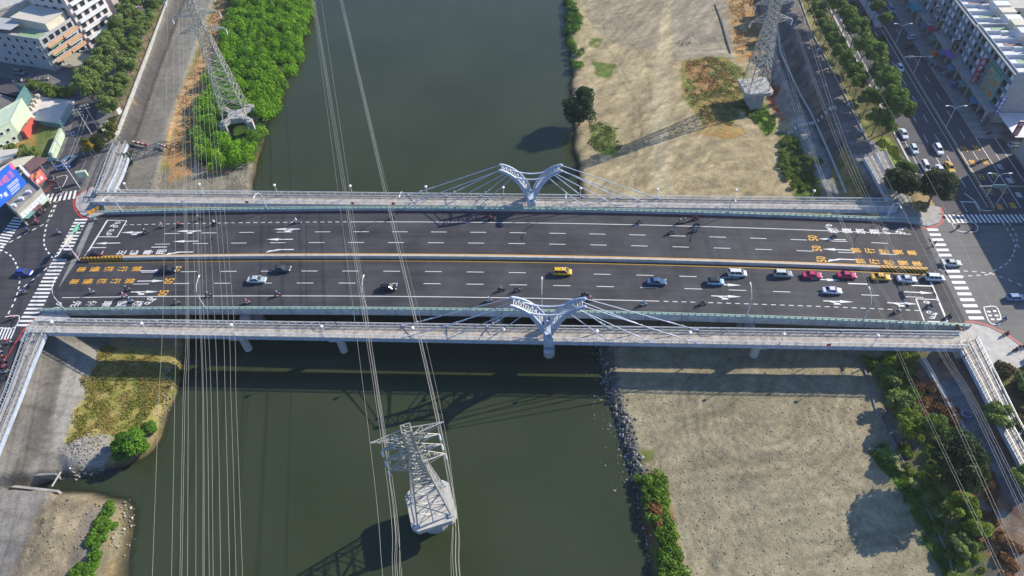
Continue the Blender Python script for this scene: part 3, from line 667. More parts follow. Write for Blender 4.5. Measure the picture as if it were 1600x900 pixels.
road_text('車慢機行禁',(127,421),(214,420),1,Lc,Wc,'lane_character',M['yellow']); road_text('車慢機行禁',(116,440),(203,439),1,Lc,Wc,'lane_character',M['yellow'])
road_text('先優車慢機',(119,475),(215,475),1,Lc,Wc*1.1,'lane_character',M['white'])
road_text('左轉專用',(189,395),(252,394),-1,Lc,Wc,'lane_character',M['white'])
road_text('禁行機慢車',(1337,391),(1425,395),-1,Lc,Wc,'lane_character',M['yellow']); road_text('禁行機慢車',(1344,408),(1433,412),-1,Lc,Wc,'lane_character',M['yellow'])
road_text('機慢車道',(1302,360),(1366,362),-1,Lc,Wc*1.1,'lane_character',M['white'])
for t,px,dr in [('50',(275,420),1),('50',(264,439),1),('50',(255,458),1),('50',(1270,372),-1),('50',(1276,388),-1),('50',(1283,405),-1)]:
    mb=OM(); x,v=V_(*px); vs,fs=glyph(t); mb.add([pos(x+q[1]*2.4*dr,v-q[0]*1.9*dr,.016) for q in vs],fs); mb.build('speed_marking',M['yellow'],br)
# bicycle and scooter pictograms
def pict(px,py,dr,bike=True):
    mb=OM(); x,v=V_(px,py)
    def ring(cx,cv,rx,rv):
        pts=[(cx+rx*math.cos(a*math.pi/5),cv+rv*math.sin(a*math.pi/5)) for a in range(10)]
        pin=[(cx+rx*.62*math.cos(a*math.pi/5),cv+rv*.62*math.sin(a*math.pi/5)) for a in range(10)]
        for i in range(10): poly_on(mb,[(x+p[0]*dr,v+p[1]*dr) for p in (pts[i],pts[(i+1)%10],pin[(i+1)%10],pin[i])],.016)
    def bar2(a,b_,w=.14):
        d=Vector((b_[0]-a[0],b_[1]-a[1])); n=Vector((-d.y,d.x)).normalized()*w/2
        poly_on(mb,[(x+p[0]*dr,v+p[1]*dr) for p in ((a[0]-n.x,a[1]-n.y),(b_[0]-n.x,b_[1]-n.y),(b_[0]+n.x,b_[1]+n.y),(a[0]+n.x,a[1]+n.y))],.017)
    ring(-.1,-.75,.75,.42); ring(-.1,.75,.75,.42)
    bar2((-.1,-.75),(.9,-.4)); bar2((.9,-.4),(.7,.5)); bar2((.7,.5),(-.1,.75)); bar2((0,0),(.8,.3))
    if not bike: bar2((1.1,.2),(1.6,.6),.3); bar2((.9,-.1),(1.2,.7),.3)
    mb.build('pictogram_marking',M['white'],br)
pict(172,363,-1); pict(182,351,-1,False); pict(1262+34,355,-1); pict(1408,361,-1,False); pict(1385,361,-1); pict(233,470,1,False); pict(90,478,1); pict(1450,476,1); pict(1455,492,1,False)
# piers of the road bridge: hammerheads on round shafts
for px,py in [(380,488),(775,480),(1172,497)]:
    x=V_(px,py)[0]
    b=OM(); yl=axisY(x)+VL+.6; yu=axisY(x)+VU-.6; zt=zdeck(x)-1.9
    b.box((x,(yl+yu)/2,zt-.6),(2.6,yu-yl+2.6,1.2)); 
    for yy_ in (yl+3,(yl+yu)/2,yu-3): b.cyl((x,yy_),1.15,-10,zt-1.2,16)
    b.box((x,yl-1.1,zt-.1),(2.2,2.2,1.6)); b.build('pier',M['conc_d'],br)
for x,sg in ((XL+4,1),(XR-4,-1)):
    b=OM(); b.box((x,axisY(x)+.7,-3.6),(4,VU-VL+.6,6.0)); b.build('abutment',M['conc'],br)
# median barrier
b=MB(); 
mdx0=V_(128,408)[0]; mdx1=V_(1447,424)[0]
n=60; ML=empty('median_barrier',(-17,AX0+MV,0),0,'long white concrete median wall with hazard-striped ends dividing the bridge road','barrier')
c0=V_(193,407)[0]; c1=V_(1373,420)[0]
b=OM(); strip(b,MV-.5,MV+.5,.0,.28,c0,c1); strip(b,MV-.28,MV+.28,.28,.95,c0,c1); b.build('wall',M['conc_l'],ML)
b=OM(); strip(b,MV-.50,MV-.47,.02,.27,c0,c1); b.build('base_kerb',M['bluec'],ML)
def hazard():
    m=bpy.data.materials.new('hazard stripes'); m.use_nodes=True; nt=m.node_tree; L=nt.links; bb=nt.nodes['Principled BSDF']
    tc=nt.nodes.new('ShaderNodeNewGeometry'); sp=nt.nodes.new('ShaderNodeSeparateXYZ'); L.new(tc.outputs['Position'],sp.inputs[0])
    a=nt.nodes.new('ShaderNodeMath'); a.operation='ADD'; L.new(sp.outputs[0],a.inputs[0]); L.new(sp.outputs[1],a.inputs[1])
    a2=nt.nodes.new('ShaderNodeMath'); a2.operation='ADD'; L.new(a.outputs[0],a2.inputs[0]); L.new(sp.outputs[2],a2.inputs[1])
    f=nt.nodes.new('ShaderNodeMath'); f.operation='FRACT'; L.new(a2.outputs[0],f.inputs[0]); g=nt.nodes.new('ShaderNodeMath'); g.operation='GREATER_THAN'; g.inputs[1].default_value=.5; L.new(f.outputs[0],g.inputs[0])
    mx=nt.nodes.new('ShaderNodeMix'); mx.data_type='RGBA'; mx.inputs[6].default_value=(.03,.025,.02,1); mx.inputs[7].default_value=(.62,.36,.03,1); L.new(g.outputs[0],mx.inputs[0]); L.new(mx.outputs[2],bb.inputs['Base Color']); bb.inputs['Roughness'].default_value=.6
    return m
M['hazard']=hazard()
for a,c in ((mdx0,c0),(c1,mdx1)): b=OM(); strip(b,MV-.5,MV+.5,0,.28,a,c); strip(b,MV-.28,MV+.28,.28,.95,a,c); b.build('striped_end',M['hazard'],ML)
# ---------------------------------------------------------------- footbridges
def railing(mb,a,b_,z0,z1=None,h=1.15,bal=.34,post=2.0):
    a=Vector(a); b_=Vector(b_); L=(b_-a).length; z1=z0 if z1 is None else z1
    A=Vector((a.x,a.y,z0)); B=Vector((b_.x,b_.y,z1)); up=Vector((0,0,1))
    mb.bar(A+up*h,B+up*h,.11,.09); mb.bar(A+up*(h*.72),B+up*(h*.72),.05,.05); mb.bar(A+up*.13,B+up*.13,.06,.08)
    n=int(L/bal)
    for i in range(n+1):
        p=A.lerp(B,i/max(n,1)); q=p+up*h; wd=.10 if i%max(1,int(post/bal))==0 else .035
        mb.bar(p,q,wd,wd)
def footbridge(name,label,xa,xb,Yn,Yf,zt,mx,anch,lamps,lside,piers,ramp,skewL=0,skewR=0):
    """Yn/Yf: functions of x for the near / far edge, zt: deck height"""
    rt=empty(name,(mx,(Yn(mx)+Yf(mx))/2,0),0,label,'footbridge')
    xsn=np.linspace(xa,xb,30)
    poly=[(x,Yn(x)) for x in xsn]+[(x,Yf(x)) for x in xsn[::-1]]
    b=OM(); b.prism(poly,zt-.22,zt); b.build('deck',M['brick'],rt)
    b=OM()
    for e in (Yn,Yf):
        for xx,yy in zip(zip(xsn[:-1],xsn[1:]),zip([e(x) for x in xsn[:-1]],[e(x) for x in xsn[1:]])):
            b.bar((xx[0],yy[0],zt-.5),(xx[1],yy[1],zt-.5),.35,.95)
    x=xa+1
    while x<xb: b.bar((x,Yn(x),zt-.5),(x,Yf(x),zt-.5),.25,.5); b.box((x,Yn(x)-.24,zt-.5),(.12,.14,.9)); x+=1.4
    b.build('edge_girder',M['steelb'],rt)
    b=OM()
    for e in (Yn,Yf):
        for x0_,x1_ in zip(xsn[:-1],xsn[1:]): b.bar((x0_,e(x0_),zt+.08),(x1_,e(x1_),zt+.08),.36,.16)
    b.build('kerb',M['conc_l'],rt)
    for e in (Yn,Yf):
        b=OM()
        for x0_,x1_ in zip(xsn[:-1],xsn[1:]): railing(b,(x0_,e(x0_)),(x1_,e(x1_)),zt+.16)
        b.build('railing',M['steelw'],rt)
    # Y shaped mast: two curved V frames, one at each deck edge
    yn,yf=Yn(mx)-.1,Yf(mx)+.1; tw=7.75; th=12.0
    mast=OM(); 
    yt=(yn-.2,yf+.2); ytop=(yn+.2,yf-1.3)
    def armpt(t,side,k):            # quarter-ellipse like curve from the V joint to the tip
        a=t*math.pi/2*.86; x=mx+side*(.45+tw*(1-math.cos(a))/(1-math.cos(math.pi/2*.86))*1.0*(.55)+tw*.45*t-.45*t); z=zt+1.9+(th-1.9)*math.sin(a)/math.sin(math.pi/2*.86)
        y=yt[k]+(ytop[k]-yt[k])*t; return Vector((x,y,z))
    for k in (0,1):
        for sd in (-1,1):
            pts=[armpt(t,sd,k) for t in np.linspace(0,1,13)]; 
            for i in range(12):
                wd=1.25-.55*i/12; d=(pts[i+1]-pts[i]).normalized(); mast.bar(pts[i]-d*.06,pts[i+1]+d*.06,.42,wd)
            mast.sph(pts[-1],(.42,.42,.36))
        mast.box((mx,yt[k],zt+.5),(2.0,.7,3.4),0,1.12)
    mast.box((mx,(yn+yf)/2,zt+2.25),(.9,yf-yn,.5)); mast.box((mx,(yn+yf)/2,-1.1),(2.2,yf-yn+1.4,1.0))
    mo_=mast.build('mast',M['steelb'],rt)
    for sd in (-1,1):
        tr=OM(); ts=np.linspace(.22,.95,8)
        for i,t in enumerate(ts):
            a,c=armpt(t,sd,0),armpt(t,sd,1); tr.bar(a,c,.16)
            if i<7 : a2,c2=armpt(ts[i+1],sd,0),armpt(ts[i+1],sd,1); tr.bar(a,c2,.1); tr.bar(c,a2,.1)
        tr.build('mast_bracing',M['steelw'],rt)
    for k in (0,1):
        ti=OM()
        l=armpt(.93,-1,k); r_=armpt(.93,1,k); c=Vector((mx,(l.y+r_.y)/2,l.z-2.6))
        for e_ in (l,r_):
            prev=c
            for q in range(1,7):
                t=q/6; p=c.lerp(e_,t)+Vector((0,0,-.7*math.sin(math.pi*t))); ti.bar(prev,p,.34,.22); prev=p
        ti.build('mast_tie',M['steelb'],rt)
    for k,e in ((0,Yn),(1,Yf)):
        for sd in (-1,1):
            for j,dx in enumerate(anch):
                a=armpt((1.,.84,.66)[j],sd,k); x=mx+sd*dx; q=Vector((x,e(x)+(-.15 if k==0 else .15),zt+.2))
                b=OM(); b.tube([a,q],.10,6); m1=a.lerp(q,.72); m2=a.lerp(q,.80); b.tube([m1,m2],.17,6); b.box(tuple(q),(.7,.3,.5)); cb=b.build('stay_cable',M['steelb'],rt)
                m3=a.lerp(q,.86); lb=OM(); lb.box((m3.x,m3.y,m3.z+.22),(.25,.22,.25)); lb.build('uplight',M['steelw'],cb)
    for x,hw in piers:
        b=OM(); yc=(Yn(x)+Yf(x))/2; b.box((x,yc+.1,zt-1.5),(2.2,yf-yn-.6,1.0),0,1.0); b.cyl((x,yc+1.5),hw,-10.5,zt-2.0,16,hw*.95); b.build('pier',M['conc_l'],rt,smooth=False)
    return rt
def lin(p,q): return lambda x: p[1]+(q[1]-p[1])*(x-p[0])/(q[0]-p[0])
ZB=1.7
nl=lin(P2(200,518,ZB+1),P2(1400,538.5,ZB+1)); fl=lin(P2(200,500,ZB+1),P2(1400,517.5,ZB+1))
nu=lin(P2(220,312.5,ZB+1),P2(1350,323.5,ZB+1)); fu=lin(P2(220,298,ZB+1),P2(1350,310.5,ZB+1))
xlA=P(52,512,ZB).x; xlB=P(1503,532,ZB).x; xuA=P(152,305,ZB).x; xuB=P(1398,322,ZB).x
mL=P(857,535,ZB).x; mU=P(831,318,ZB).x
pl=[(P(370,548,-3).x,.95),(P(525,560,-4).x,.95),(mL,1.35),(P(1183,553,-4).x,1.1)]
FB_L=footbridge('footbridge','near pale blue cable-stayed footbridge with V-shaped mast, closest to the camera',xlA,xlB,nl,fl,ZB,mL,(33.2,23.,13.8),None,0,pl,None)
pu=[(P(100+320,325,-2).x,.95),(mU,1.35),(P(1118,330,-3).x,1.1)]
FB_U=footbridge('footbridge','far pale blue cable-stayed footbridge with V-shaped mast, beyond the road bridge',xuA,xuB,nu,fu,ZB,mU,(33.5,23.2,13.8),None,0,pu,None)
# red plates on the railings
for rt,pxs,f,off in ((FB_L,[(1294,537)],nl,-.2),(FB_U,[(388,311),(552,313),(616,313)],nu,-.2)):
    for px,py in pxs:
        x=P(px,py,ZB+.7).x; b=OM(); b.box((x,f(x)+off,ZB+.75),(.9,.05,.7)); b.build('notice_plate',paint((.5,.03,.03),.5,0),rt)
# approach ramps
def ramp(rt,left,right,z0,z1,mid=False,name='approach_ramp',legs=True):
    A=[P2(*p,z0) for p in left]; B=[P2(*p,z0) for p in right]; n=len(A); zz=[z0+(z1-z0)*i/(n-1) for i in range(n)]
    b=OM(); 
    for i in range(n-1):
        q=[(A[i],zz[i]),(A[i+1],zz[i+1]),(B[i+1],zz[i+1]),(B[i],zz[i])]; vs=[(p[0],p[1],z) for p,z in q]+[(p[0],p[1],z-.5) for p,z in q]
        b.add(vs,[(0,1,2,3),(7,6,5,4),(0,4,5,1),(2,6,7,3),(1,5,6,2),(3,7,4,0)])
    r=b.build(name,M['brick'],rt)
    rr=OM()
    for S in (A,B)+(([tuple((Vector(a)+Vector(c))/2) for a,c in zip(A,B)],) if mid else ()):
        for i in range(n-1): railing(rr,S[i],S[i+1],zz[i]+.02,zz[i+1]+.02,bal=.7)
    rr.build('ramp_railing',M['galv'],r)
    g=OM()
    for S in (A,B):
        for i in range(n-1): g.bar((*S[i],zz[i]-.4),(*S[i+1],zz[i+1]-.4),.3,.9)
    g.build('ramp_girder',M['steelb'],r)
    if legs:
        lg=OM()
        for i in range(1,n):
            c=((A[i][0]+B[i][0])/2,(A[i][1]+B[i][1])/2); lg.cyl(c,.45,min(hgt(*c)-.5,-1),zz[i]-.5,10)
        lg.build('ramp_column',M['conc_l'],r)
ramp(FB_L,[(48,512),(30,556),(8,612),(-40,722)],[(76,510),(52,560),(30,612),(-22,735)],ZB,ZB-1.1,True)
ramp(FB_L,[(1497,537),(1530,596),(1565,662),(1606,735)],[(1524,530),(1556,590),(1590,655),(1632,725)],ZB,ZB-1.1,True)
ramp(FB_U,[(150,303),(160,275),(172,240),(180,222)],[(166,298),(180,270),(190,240),(197,222)],ZB,ZB-.6,True)
ramp(FB_U,[(166,299),(178,276),(186,258),(190,250)],[(177,299),(190,276),(198,256),(201,248)],ZB-1.3,ZB-.8,False,legs=False)
ramp(FB_U,[(1397,328),(1380,298),(1362,264),(1351,243)],[(1410,322),(1394,292),(1376,258),(1366,238)],ZB,ZB-.7,False)
ramp(FB_U,[(1411,322),(1395,292),(1377,259),(1368,240)],[(1425,320),(1408,290),(1388,255),(1380,238)],ZB-1.4,ZB-.9,False,legs=False)
# end blocks and landing under the corners
for rt,px,py,sx,sy in ((FB_U,1390,340,7,6),(FB_L,58,530,4,4),(FB_L,1500,548,4,5),(FB_U,150,308,3,4)):
    c=P(px,py,-1.5); b=OM(); b.box((c.x,c.y,-2.8),(sx,sy,6.6)); b.build('abutment',M['conc_l'],rt)
# ---------------------------------------------------------------- footbridge lamps
def fb_lamp():
    r=empty('footbridge_lamp',(0,0,0)); b=MB(); b.tube([(0,0,0),(0,0,3.3)],[.09,.06],8); b.cyl((0,0),.16,0,.2,8); b.build('post',M['steelw'],r)
    b=MB(); b.sph((0,0,3.62),(.4,.4,.26),10,6); b.build('globe',M['lampw'],r); b=MB(); b.cyl((0,0),.22,3.25,3.4,8); b.build('collar',M['galv'],r); return r
flp=None
def place_lamps(heads,f,off,side):
    global flp
    for i,(px,py) in enumerate(heads):
        x=P(px,py,ZB+3.9).x
        if flp is None: flp=fb_lamp(); o=flp
        else: o=copy_tree(flp)
        o.location=(x,f(x)+off,ZB)
        tag(o,f'round white lamp on the {side} footbridge railing, {ORD[i]} from its left end','street lamp',f'globe lamps along the {side} footbridge')
place_lamps([(74,510),(216,512),(357,514.5),(499.5,516),(643,517.5),(786,520),(933,522.5),(1079.5,524),(1227,526),(1374.5,528)],nl,.35,'near')
place_lamps([(192.5,286),(310,287.5),(427.5,289),(546.5,289.5),(665,290),(786,291),(907.5,293),(1027.5,294.5),(1151,296),(1273,297)],fu,-.1,'far')
# ---------------------------------------------------------------- road lamps on the parapets
def road_lamp(sg):
    r=empty('street_lamp',(0,0,0)); b=MB(); b.tube([(0,0,0),(0,0,4.4),(0,sg*.35,5.6),(0,sg*1.1,6.5),(0,sg*2.6,7.1),(0,sg*3.2,7.2)],[.12,.10,.09,.08,.07,.06],8)
    b.box((0,0,.2),(.35,.35,.4)); b.build('post',M['steelw'],r); b=MB(); b.box((0,sg*3.6,7.2),(.28,.9,.14),0,.8); b.build('lamp_head',M['lampw'],r); return r
pa=road_lamp(1); pb=road_lamp(-1)
for i,(px,py) in enumerate([(107,482),(325,481),(577,476),(848,470),(1160,466+7),(1346,503)]):
    x=V_(px,py)[0]; o=pa if i==0 else copy_tree(pa); o.location=pos(x,VL-.2,.8)
    tag(o,f'curved grey street lamp on the near parapet of the road bridge, {ORD[i]} from the left','street lamp','street lamps along the near parapet')
for i,(px,py) in enumerate([(192,335),(418,331),(636,328),(884,333),(1137,337),(1385,350)]):
    x=V_(px,py)[0]; o=pb if i==0 else copy_tree(pb); o.location=pos(x,VU+.2,.8)
    tag(o,f'curved pale street lamp on the far parapet of the road bridge, {ORD[i]} from the left','street lamp','street lamps along the far parapet')

# yellow lettering on the shaded lanes of the avenue
for xo,yy in ((2.3,165),(5.9,165.5)):
    for k,ch in enumerate(['50','禁','行','機','車']):
        b=MB(); vs,fs=glyph(ch); b.add([(xm+xo+q[0]*1.7,yy-k*6.2+q[1]*2.6,.02) for q in vs],fs); struct(b.build('road_lettering',M['yellow']))
for k,ch in enumerate(['機','慢','車']):
    b=MB(); vs,fs=glyph(ch); b.add([(xm+9.2+q[0]*1.6,157-k*6.+q[1]*2.4,.02) for q in vs],fs); struct(b.build('road_lettering',M['white']))
# ---------------------------------------------------------------- pylons
def pylon(center,z0,H,bw,tw,arms,rot,label,kindname='transmission_pylon',gw=None,waist=.72):
    r=empty(kindname,(center[0],center[1],z0),rot,label,'pylon')
    lev=[]; z=0; 
    def hw(z): 
        t=z/H; zw=waist
        return (bw+(tw-bw)*(t/zw) if t<zw else tw)/2
    zs=[0]; 
    while zs[-1]<H-1.2:
        step=max(1.5,hw(zs[-1])*2*.62); zs.append(min(H,zs[-1]+step))
    if zs[-1]<H: zs[-1]=H
    c=lambda z,i: Vector(((-1,1,1,-1)[i]*hw(z),(-1,-1,1,1)[i]*hw(z),z))
    for i in range(4):
        b=MB(); 
        for a,c2 in zip(zs[:-1],zs[1:]): b.bar(c(a,i),c(c2,i),.24 if a<H*.6 else .17)
        b.build('corner_leg',M['galvf'],r)
    b=MB()
    for a,c2 in zip(zs[:-1],zs[1:]):
        for i in range(4):
            j=(i+1)%4; b.bar(c(a,i),c(c2,j),.11); b.bar(c(a,j),c(c2,i),.11); b.bar(c(c2,i),c(c2,j),.11)
            m=(c(a,i)+c(c2,j))/2; 
            if hw(a)>1.6: b.bar((c(a,i)+c(c2,i))/2,m,.08); b.bar((c(a,j)+c(c2,j))/2,m,.08)
        if hw(a)>1.2: b.bar(c(c2,0),c(c2,2),.08)
    b.build('lattice_bracing',M['galvf'],r)
    tips=[]
    for (za,half,dp,gwk) in arms:
        for sd in (-1,1):
            b=MB(); tip=Vector((sd*half,0,za+(.25 if gwk else 0))); w_=hw(za)
            bs=[Vector((sd*w_,-w_,za-.0)),Vector((sd*w_,w_,za)),Vector((sd*w_,-w_,za+dp)),Vector((sd*w_,w_,za+dp))]
            if gwk: bs=[Vector((sd*w_,-w_,za-dp)),Vector((sd*w_,w_,za-dp)),Vector((sd*w_,-w_,za+.2)),Vector((sd*w_,w_,za+.2))]
            for q in bs: b.bar(q,tip,.13)
            for t0,t1 in ((0,.33),(.33,.66),(.66,.9)):
                for u,v in ((0,1),(2,3),(0,2),(1,3)):
                    b.bar(bs[u].lerp(tip,t0),bs[v].lerp(tip,t1),.08); b.bar(bs[u].lerp(tip,t1),bs[v].lerp(tip,t1),.08)
            arm=b.build('cross_arm',M['galvf'],r)
            if not gwk:
                s_=MB(); zz=tip.z-.15
                for k in range(7): s_.cyl((tip.x,tip.y),.2,zz-.24*k-.2,zz-.24*k-.05,8,.10)
                s_.tube([(tip.x,tip.y,zz),(tip.x,tip.y,zz-1.9)],.05,5); s_.build('insulator_string',M['insul'],arm); tip=tip-Vector((0,0,2.05))
            tips.append((sd,za,tip))
    # tip cap
    return r,tips
def wpt(r,p):
    a=r.rotation_euler.z; return Vector((r.location.x+p.x*math.cos(a)-p.y*math.sin(a),r.location.y+p.x*math.sin(a)+p.y*math.cos(a),r.location.z+p.z))
ROT=R_(20)
Fc=P(673,789,-1.); rF,tF=pylon((Fc.x,Fc.y),-1.,28.6,6.4,1.5,[(17.2,5.,1.5,0),(20.6,4.8,1.5,0),(24.,4.8,1.5,0),(27.,6.0,1.6,1)],ROT,'steel lattice pylon on a pale octagonal concrete platform rising from the river')
# platform and caisson
def chamf(hx,hy,c): return [(-hx+c,-hy),(hx-c,-hy),(hx,-hy+c),(hx,hy-c),(hx-c,hy),(-hx+c,hy),(-hx,hy-c),(-hx,-hy+c)]
b=MB(); b.prism(chamf(4.3,4.3,1.),-1.4,-.02); b.prism(chamf(3.9,3.9,.9),-1.6,-1.4)
pf=b.build('platform',M['conc_l'],rF); b=MB(); b.cyl((0,0),3.0,-9.5,-1.6,20); b.build('caisson',M['conc'],rF)
for sx in (-1,1):
    for sy in (-1,1): b=MB(); b.box((sx*3.2,sy*3.2,.15),(1.0,1.0,.34)); b.build('footing_block',M['bluec'],rF)
Lc_=P(369,178,-1.); rL,tL=pylon((Lc_.x,Lc_.y),-1.,46,7.4,1.7,[(28,6.5,1.8,0),(33.,6.5,1.8,0),(38,6.5,1.8,0),(42.5,5.5,1.8,1)],R_(14),'steel lattice pylon standing in the green thicket on the left bank')
b=MB(); b.box((0,0,-.9),(5.2,5.2,1.8)); 
for sx in (-1,1):
    for sy in (-1,1): b.bar((sx*1.5,sy*1.5,-.7),(sx*4.2,sy*4.2,-.7),1.6,1.5); b.box((sx*4.1,sy*4.1,-3.2),(1.9,1.9,5.6)); b.box((sx*3.7,sy*3.7,.1),(1.2,1.2,.5))
b.build('concrete_foundation',M['conc'],rL)
Rc=P(1181,134,0.); rR,tR=pylon((Rc.x,Rc.y),0.,42,6.6,2.6,[(22,6.4,1.8,0),(27.5,6.0,1.8,0),(33,6.0,1.8,0),(38,5,1.8,1)],R_(8),'steel lattice pylon on a tall concrete column beside the right river field',waist=.55)
b=MB(); b.prism([(-4.6,-3.4),(-3.2,-4.6),(3.6,-4.6),(4.6,-3.6),(4.6,4.6),(-4.6,4.6)],-1.1,-.02); b.prism([(-1.9,-4.0),(1.9,-4.0),(1.9,3),(-1.9,3)],-9,-1.1)
b.build('column_platform',M['conc'],rR)
# ---------------------------------------------------------------- wires
def wire(ptz,label,group,rad=.045,name='power_line'):
    """ptz: list of world points; spline through them"""
    q=[Vector(p) for p in ptz]; out=[q[0]]
    for i in range(len(q)-1):
        p0=q[i-1] if i>0 else q[i]*2-q[i+1]; p1=q[i]; p2=q[i+1]; p3=q[i+2] if i+2<len(q) else q[i+1]*2-q[i]
        for k in range(1,9):
            t=k/8; out.append(.5*((2*p1)+(p2-p0)*t+(2*p0-5*p1+4*p2-p3)*t*t+(-p0+3*p1-3*p2+p3)*t**3))
    b=MB(); o0=out[0]; b.tube([p-o0 for p in out],rad,5); o=b.build(name,M['wire'],None,True,loc=o0); return tag(o,label,'cable',group)
# lines over the river: through the arms of the front pylon, sagging between towers
def fw(att,topx,top_z,botx,bot_z,label,g,rad=.032):
    T=P(topx,0,top_z); B=P(botx,900,bot_z); A=Vector(att)
    T2=T+(T-A)*.35+Vector((0,0,1.2)); mid=(A+T)/2-Vector((0,0,1.6)); B2=B+(B-A)*.9-Vector((0,0,.8))
    return wire([T2,T,mid,A,B,B2],label,g,rad)
cnt=0
SD={-1:'left',1:'right'}
LV={24.:'top',20.6:'middle',17.2:'lowest'}
tl=sorted(tF,key=lambda t:(t[0],-t[1]))
topL=[487.5,488.5,490.5,502.]; topR=[534.,531.,532.5,535.5]
botL=[598,614,621,628.]; botR=[705.,709,714,719.]
seen={-1:0,1:0}
for sd,za,tip in tl:
    i=seen[sd]; seen[sd]+=1; a=wpt(rF,tip); tx=(topL,topR)[sd>0][i]; bx=(botL,botR)[sd>0][i]
    zt_=a.z-5
    if za>26:
        fw(a,tx,zt_,bx,a.z-.6,f'thin earth wire from the {SD[sd]} tip of the river pylon','cables over the middle of the river',.024)
    else:
        fw(a,tx,zt_,bx,a.z-.6,f'power cable hanging from the {LV[za]} {SD[sd]} arm of the river pylon','cables over the middle of the river')
        if za>24 or za<18: continue
        fw(a+Vector((.45,.15,0)),tx+1.6,zt_,bx+4,a.z-.6,f'twin power cable just right of the {LV[za]} {SD[sd]} arm cable of the river pylon','cables over the middle of the river')
# lines over the left bank
rows=[(262,256,248,238,26),(270,274.5,273,268,30),(277,290,286,281,34),(279,292.5,289,284,34),(284,294,294,293,38),(290,304,306,306,26),(296,310,316.5,317,30),(298,312,318,319,30),(301,316,323.5,327,34),(305,322,330,333,34),(309,332,340,345,38),(313,344,352,359,38),(316,352,361,369,26),(319,360,369,379,30)]
for i,(a,b_,c,d,z) in enumerate(rows):
    p=[P(a,0,z),P(b_,430,z-5),P(c,625,z-5),P(d,900,z-4)]
    p=[p[0]+(p[0]-p[1])*.02]+p+[p[-1]+(p[-1]-p[-2])*.8]
    wire(p,f'pale power cable above the left bank, {ORD[i]} from the left of the fourteen','cables over the left bank',.024)
# lines over the right bank
rr_=[((1190,38),(1262,225),(1385,512),(1435,625),(1565,900),22),((1193,38),(1266,225),(1389,512),(1439,625),(1570,900),22),
 ((1200,10),(1294,305),(1415,512),(1475,625),(1597,894),27),((1203,10),(1298,305),(1419,512),(1480,625),(1603,894),27),
 ((1240,38),(1312,235),(1446,512),(1512,625),(1602,816),22),((1243,38),(1316,235),(1449,512),(1516,625),(1606,816),22),
 ((1249,8),(1322,235),(1455,512),(1520,625),(1604,793),27),((1253,8),(1327,235),(1459,512),(1524,625),(1608,793),27),
 ((1262,0),(1348,200),(1412,330),(1480,460),(1600,700),33),((1290,0),(1404,195),(1478,330),(1540,460),(1620,640),33)]
for i,(a,b_,c,d,e,z) in enumerate(rr_):
    p=[P(*a,z),P(*b_,z-3.5),P(*c,z-4.5),P(*d,z-4.),P(*e,z-2)]; p.append(p[-1]+(p[-1]-p[-2])*.6)
    if i in(2,3,6,7,8,9): p.insert(0,p[0]+(p[0]-p[1])*.3)
    wire(p,f'thin power cable above the right bank, {ORD[i]} from the left of the ten','cables over the right bank',.022)
# ---------------------------------------------------------------- cars
def loft(mb,secs):
    n=len(secs[0]); b=len(mb.v); 
    for s in secs: mb.v+=[tuple(p) for p in s]
    for i in range(len(secs)-1):
        for k in range(n): k2=(k+1)%n; mb.f.append([b+i*n+k,b+i*n+k2,b+(i+1)*n+k2,b+(i+1)*n+k]); mb.m.append(mb.mi)
    mb.f.append([b+k for k in range(n)][::-1]); mb.m.append(mb.mi); mb.f.append([b+(len(secs)-1)*n+k for k in range(n)]); mb.m.append(mb.mi)
def sec(x,w,zt,zb=.28,sh=.12):
    return [(x,-w*.9,zb),(x,-w,zb+.2),(x,-w*1.0,zt-sh),(x,-w*.86,zt),(x,w*.86,zt),(x,w,zt-sh),(x,w,zb+.2),(x,w*.9,zb)]
SH={
 # L, W/2, body stations (x/L, width, top), cabin base x0,x1, roof x0,x1, roof z
 'sedan':(4.6,.90,[(-.5,.74,.72),(-.47,.90,.92),(-.30,1,.99),(-.12,1,.95),(.16,1,.93),(.38,.97,.84),(.47,.88,.72),(.5,.72,.58)],-.36,.24,-.19,.08,1.44),
 'hatch':(4.0,.87,[(-.5,.8,.75),(-.48,.93,.95),(-.25,1,.98),(.18,1,.95),(.38,.97,.88),(.47,.88,.74),(.5,.72,.6)],-.47,.27,-.38,.10,1.50),
 'van':(4.5,.90,[(-.5,.85,.8),(-.485,.95,1.0),(-.25,1,1.04),(.2,1,1.02),(.40,.97,.92),(.48,.88,.76),(.5,.74,.6)],-.485,.32,-.43,.14,1.68),
 'suv':(4.5,.93,[(-.5,.85,.85),(-.485,.95,1.05),(-.25,1,1.08),(.2,1,1.06),(.40,.97,1.0),(.48,.9,.85),(.5,.78,.7)],-.475,.26,-.40,.10,1.72),
}
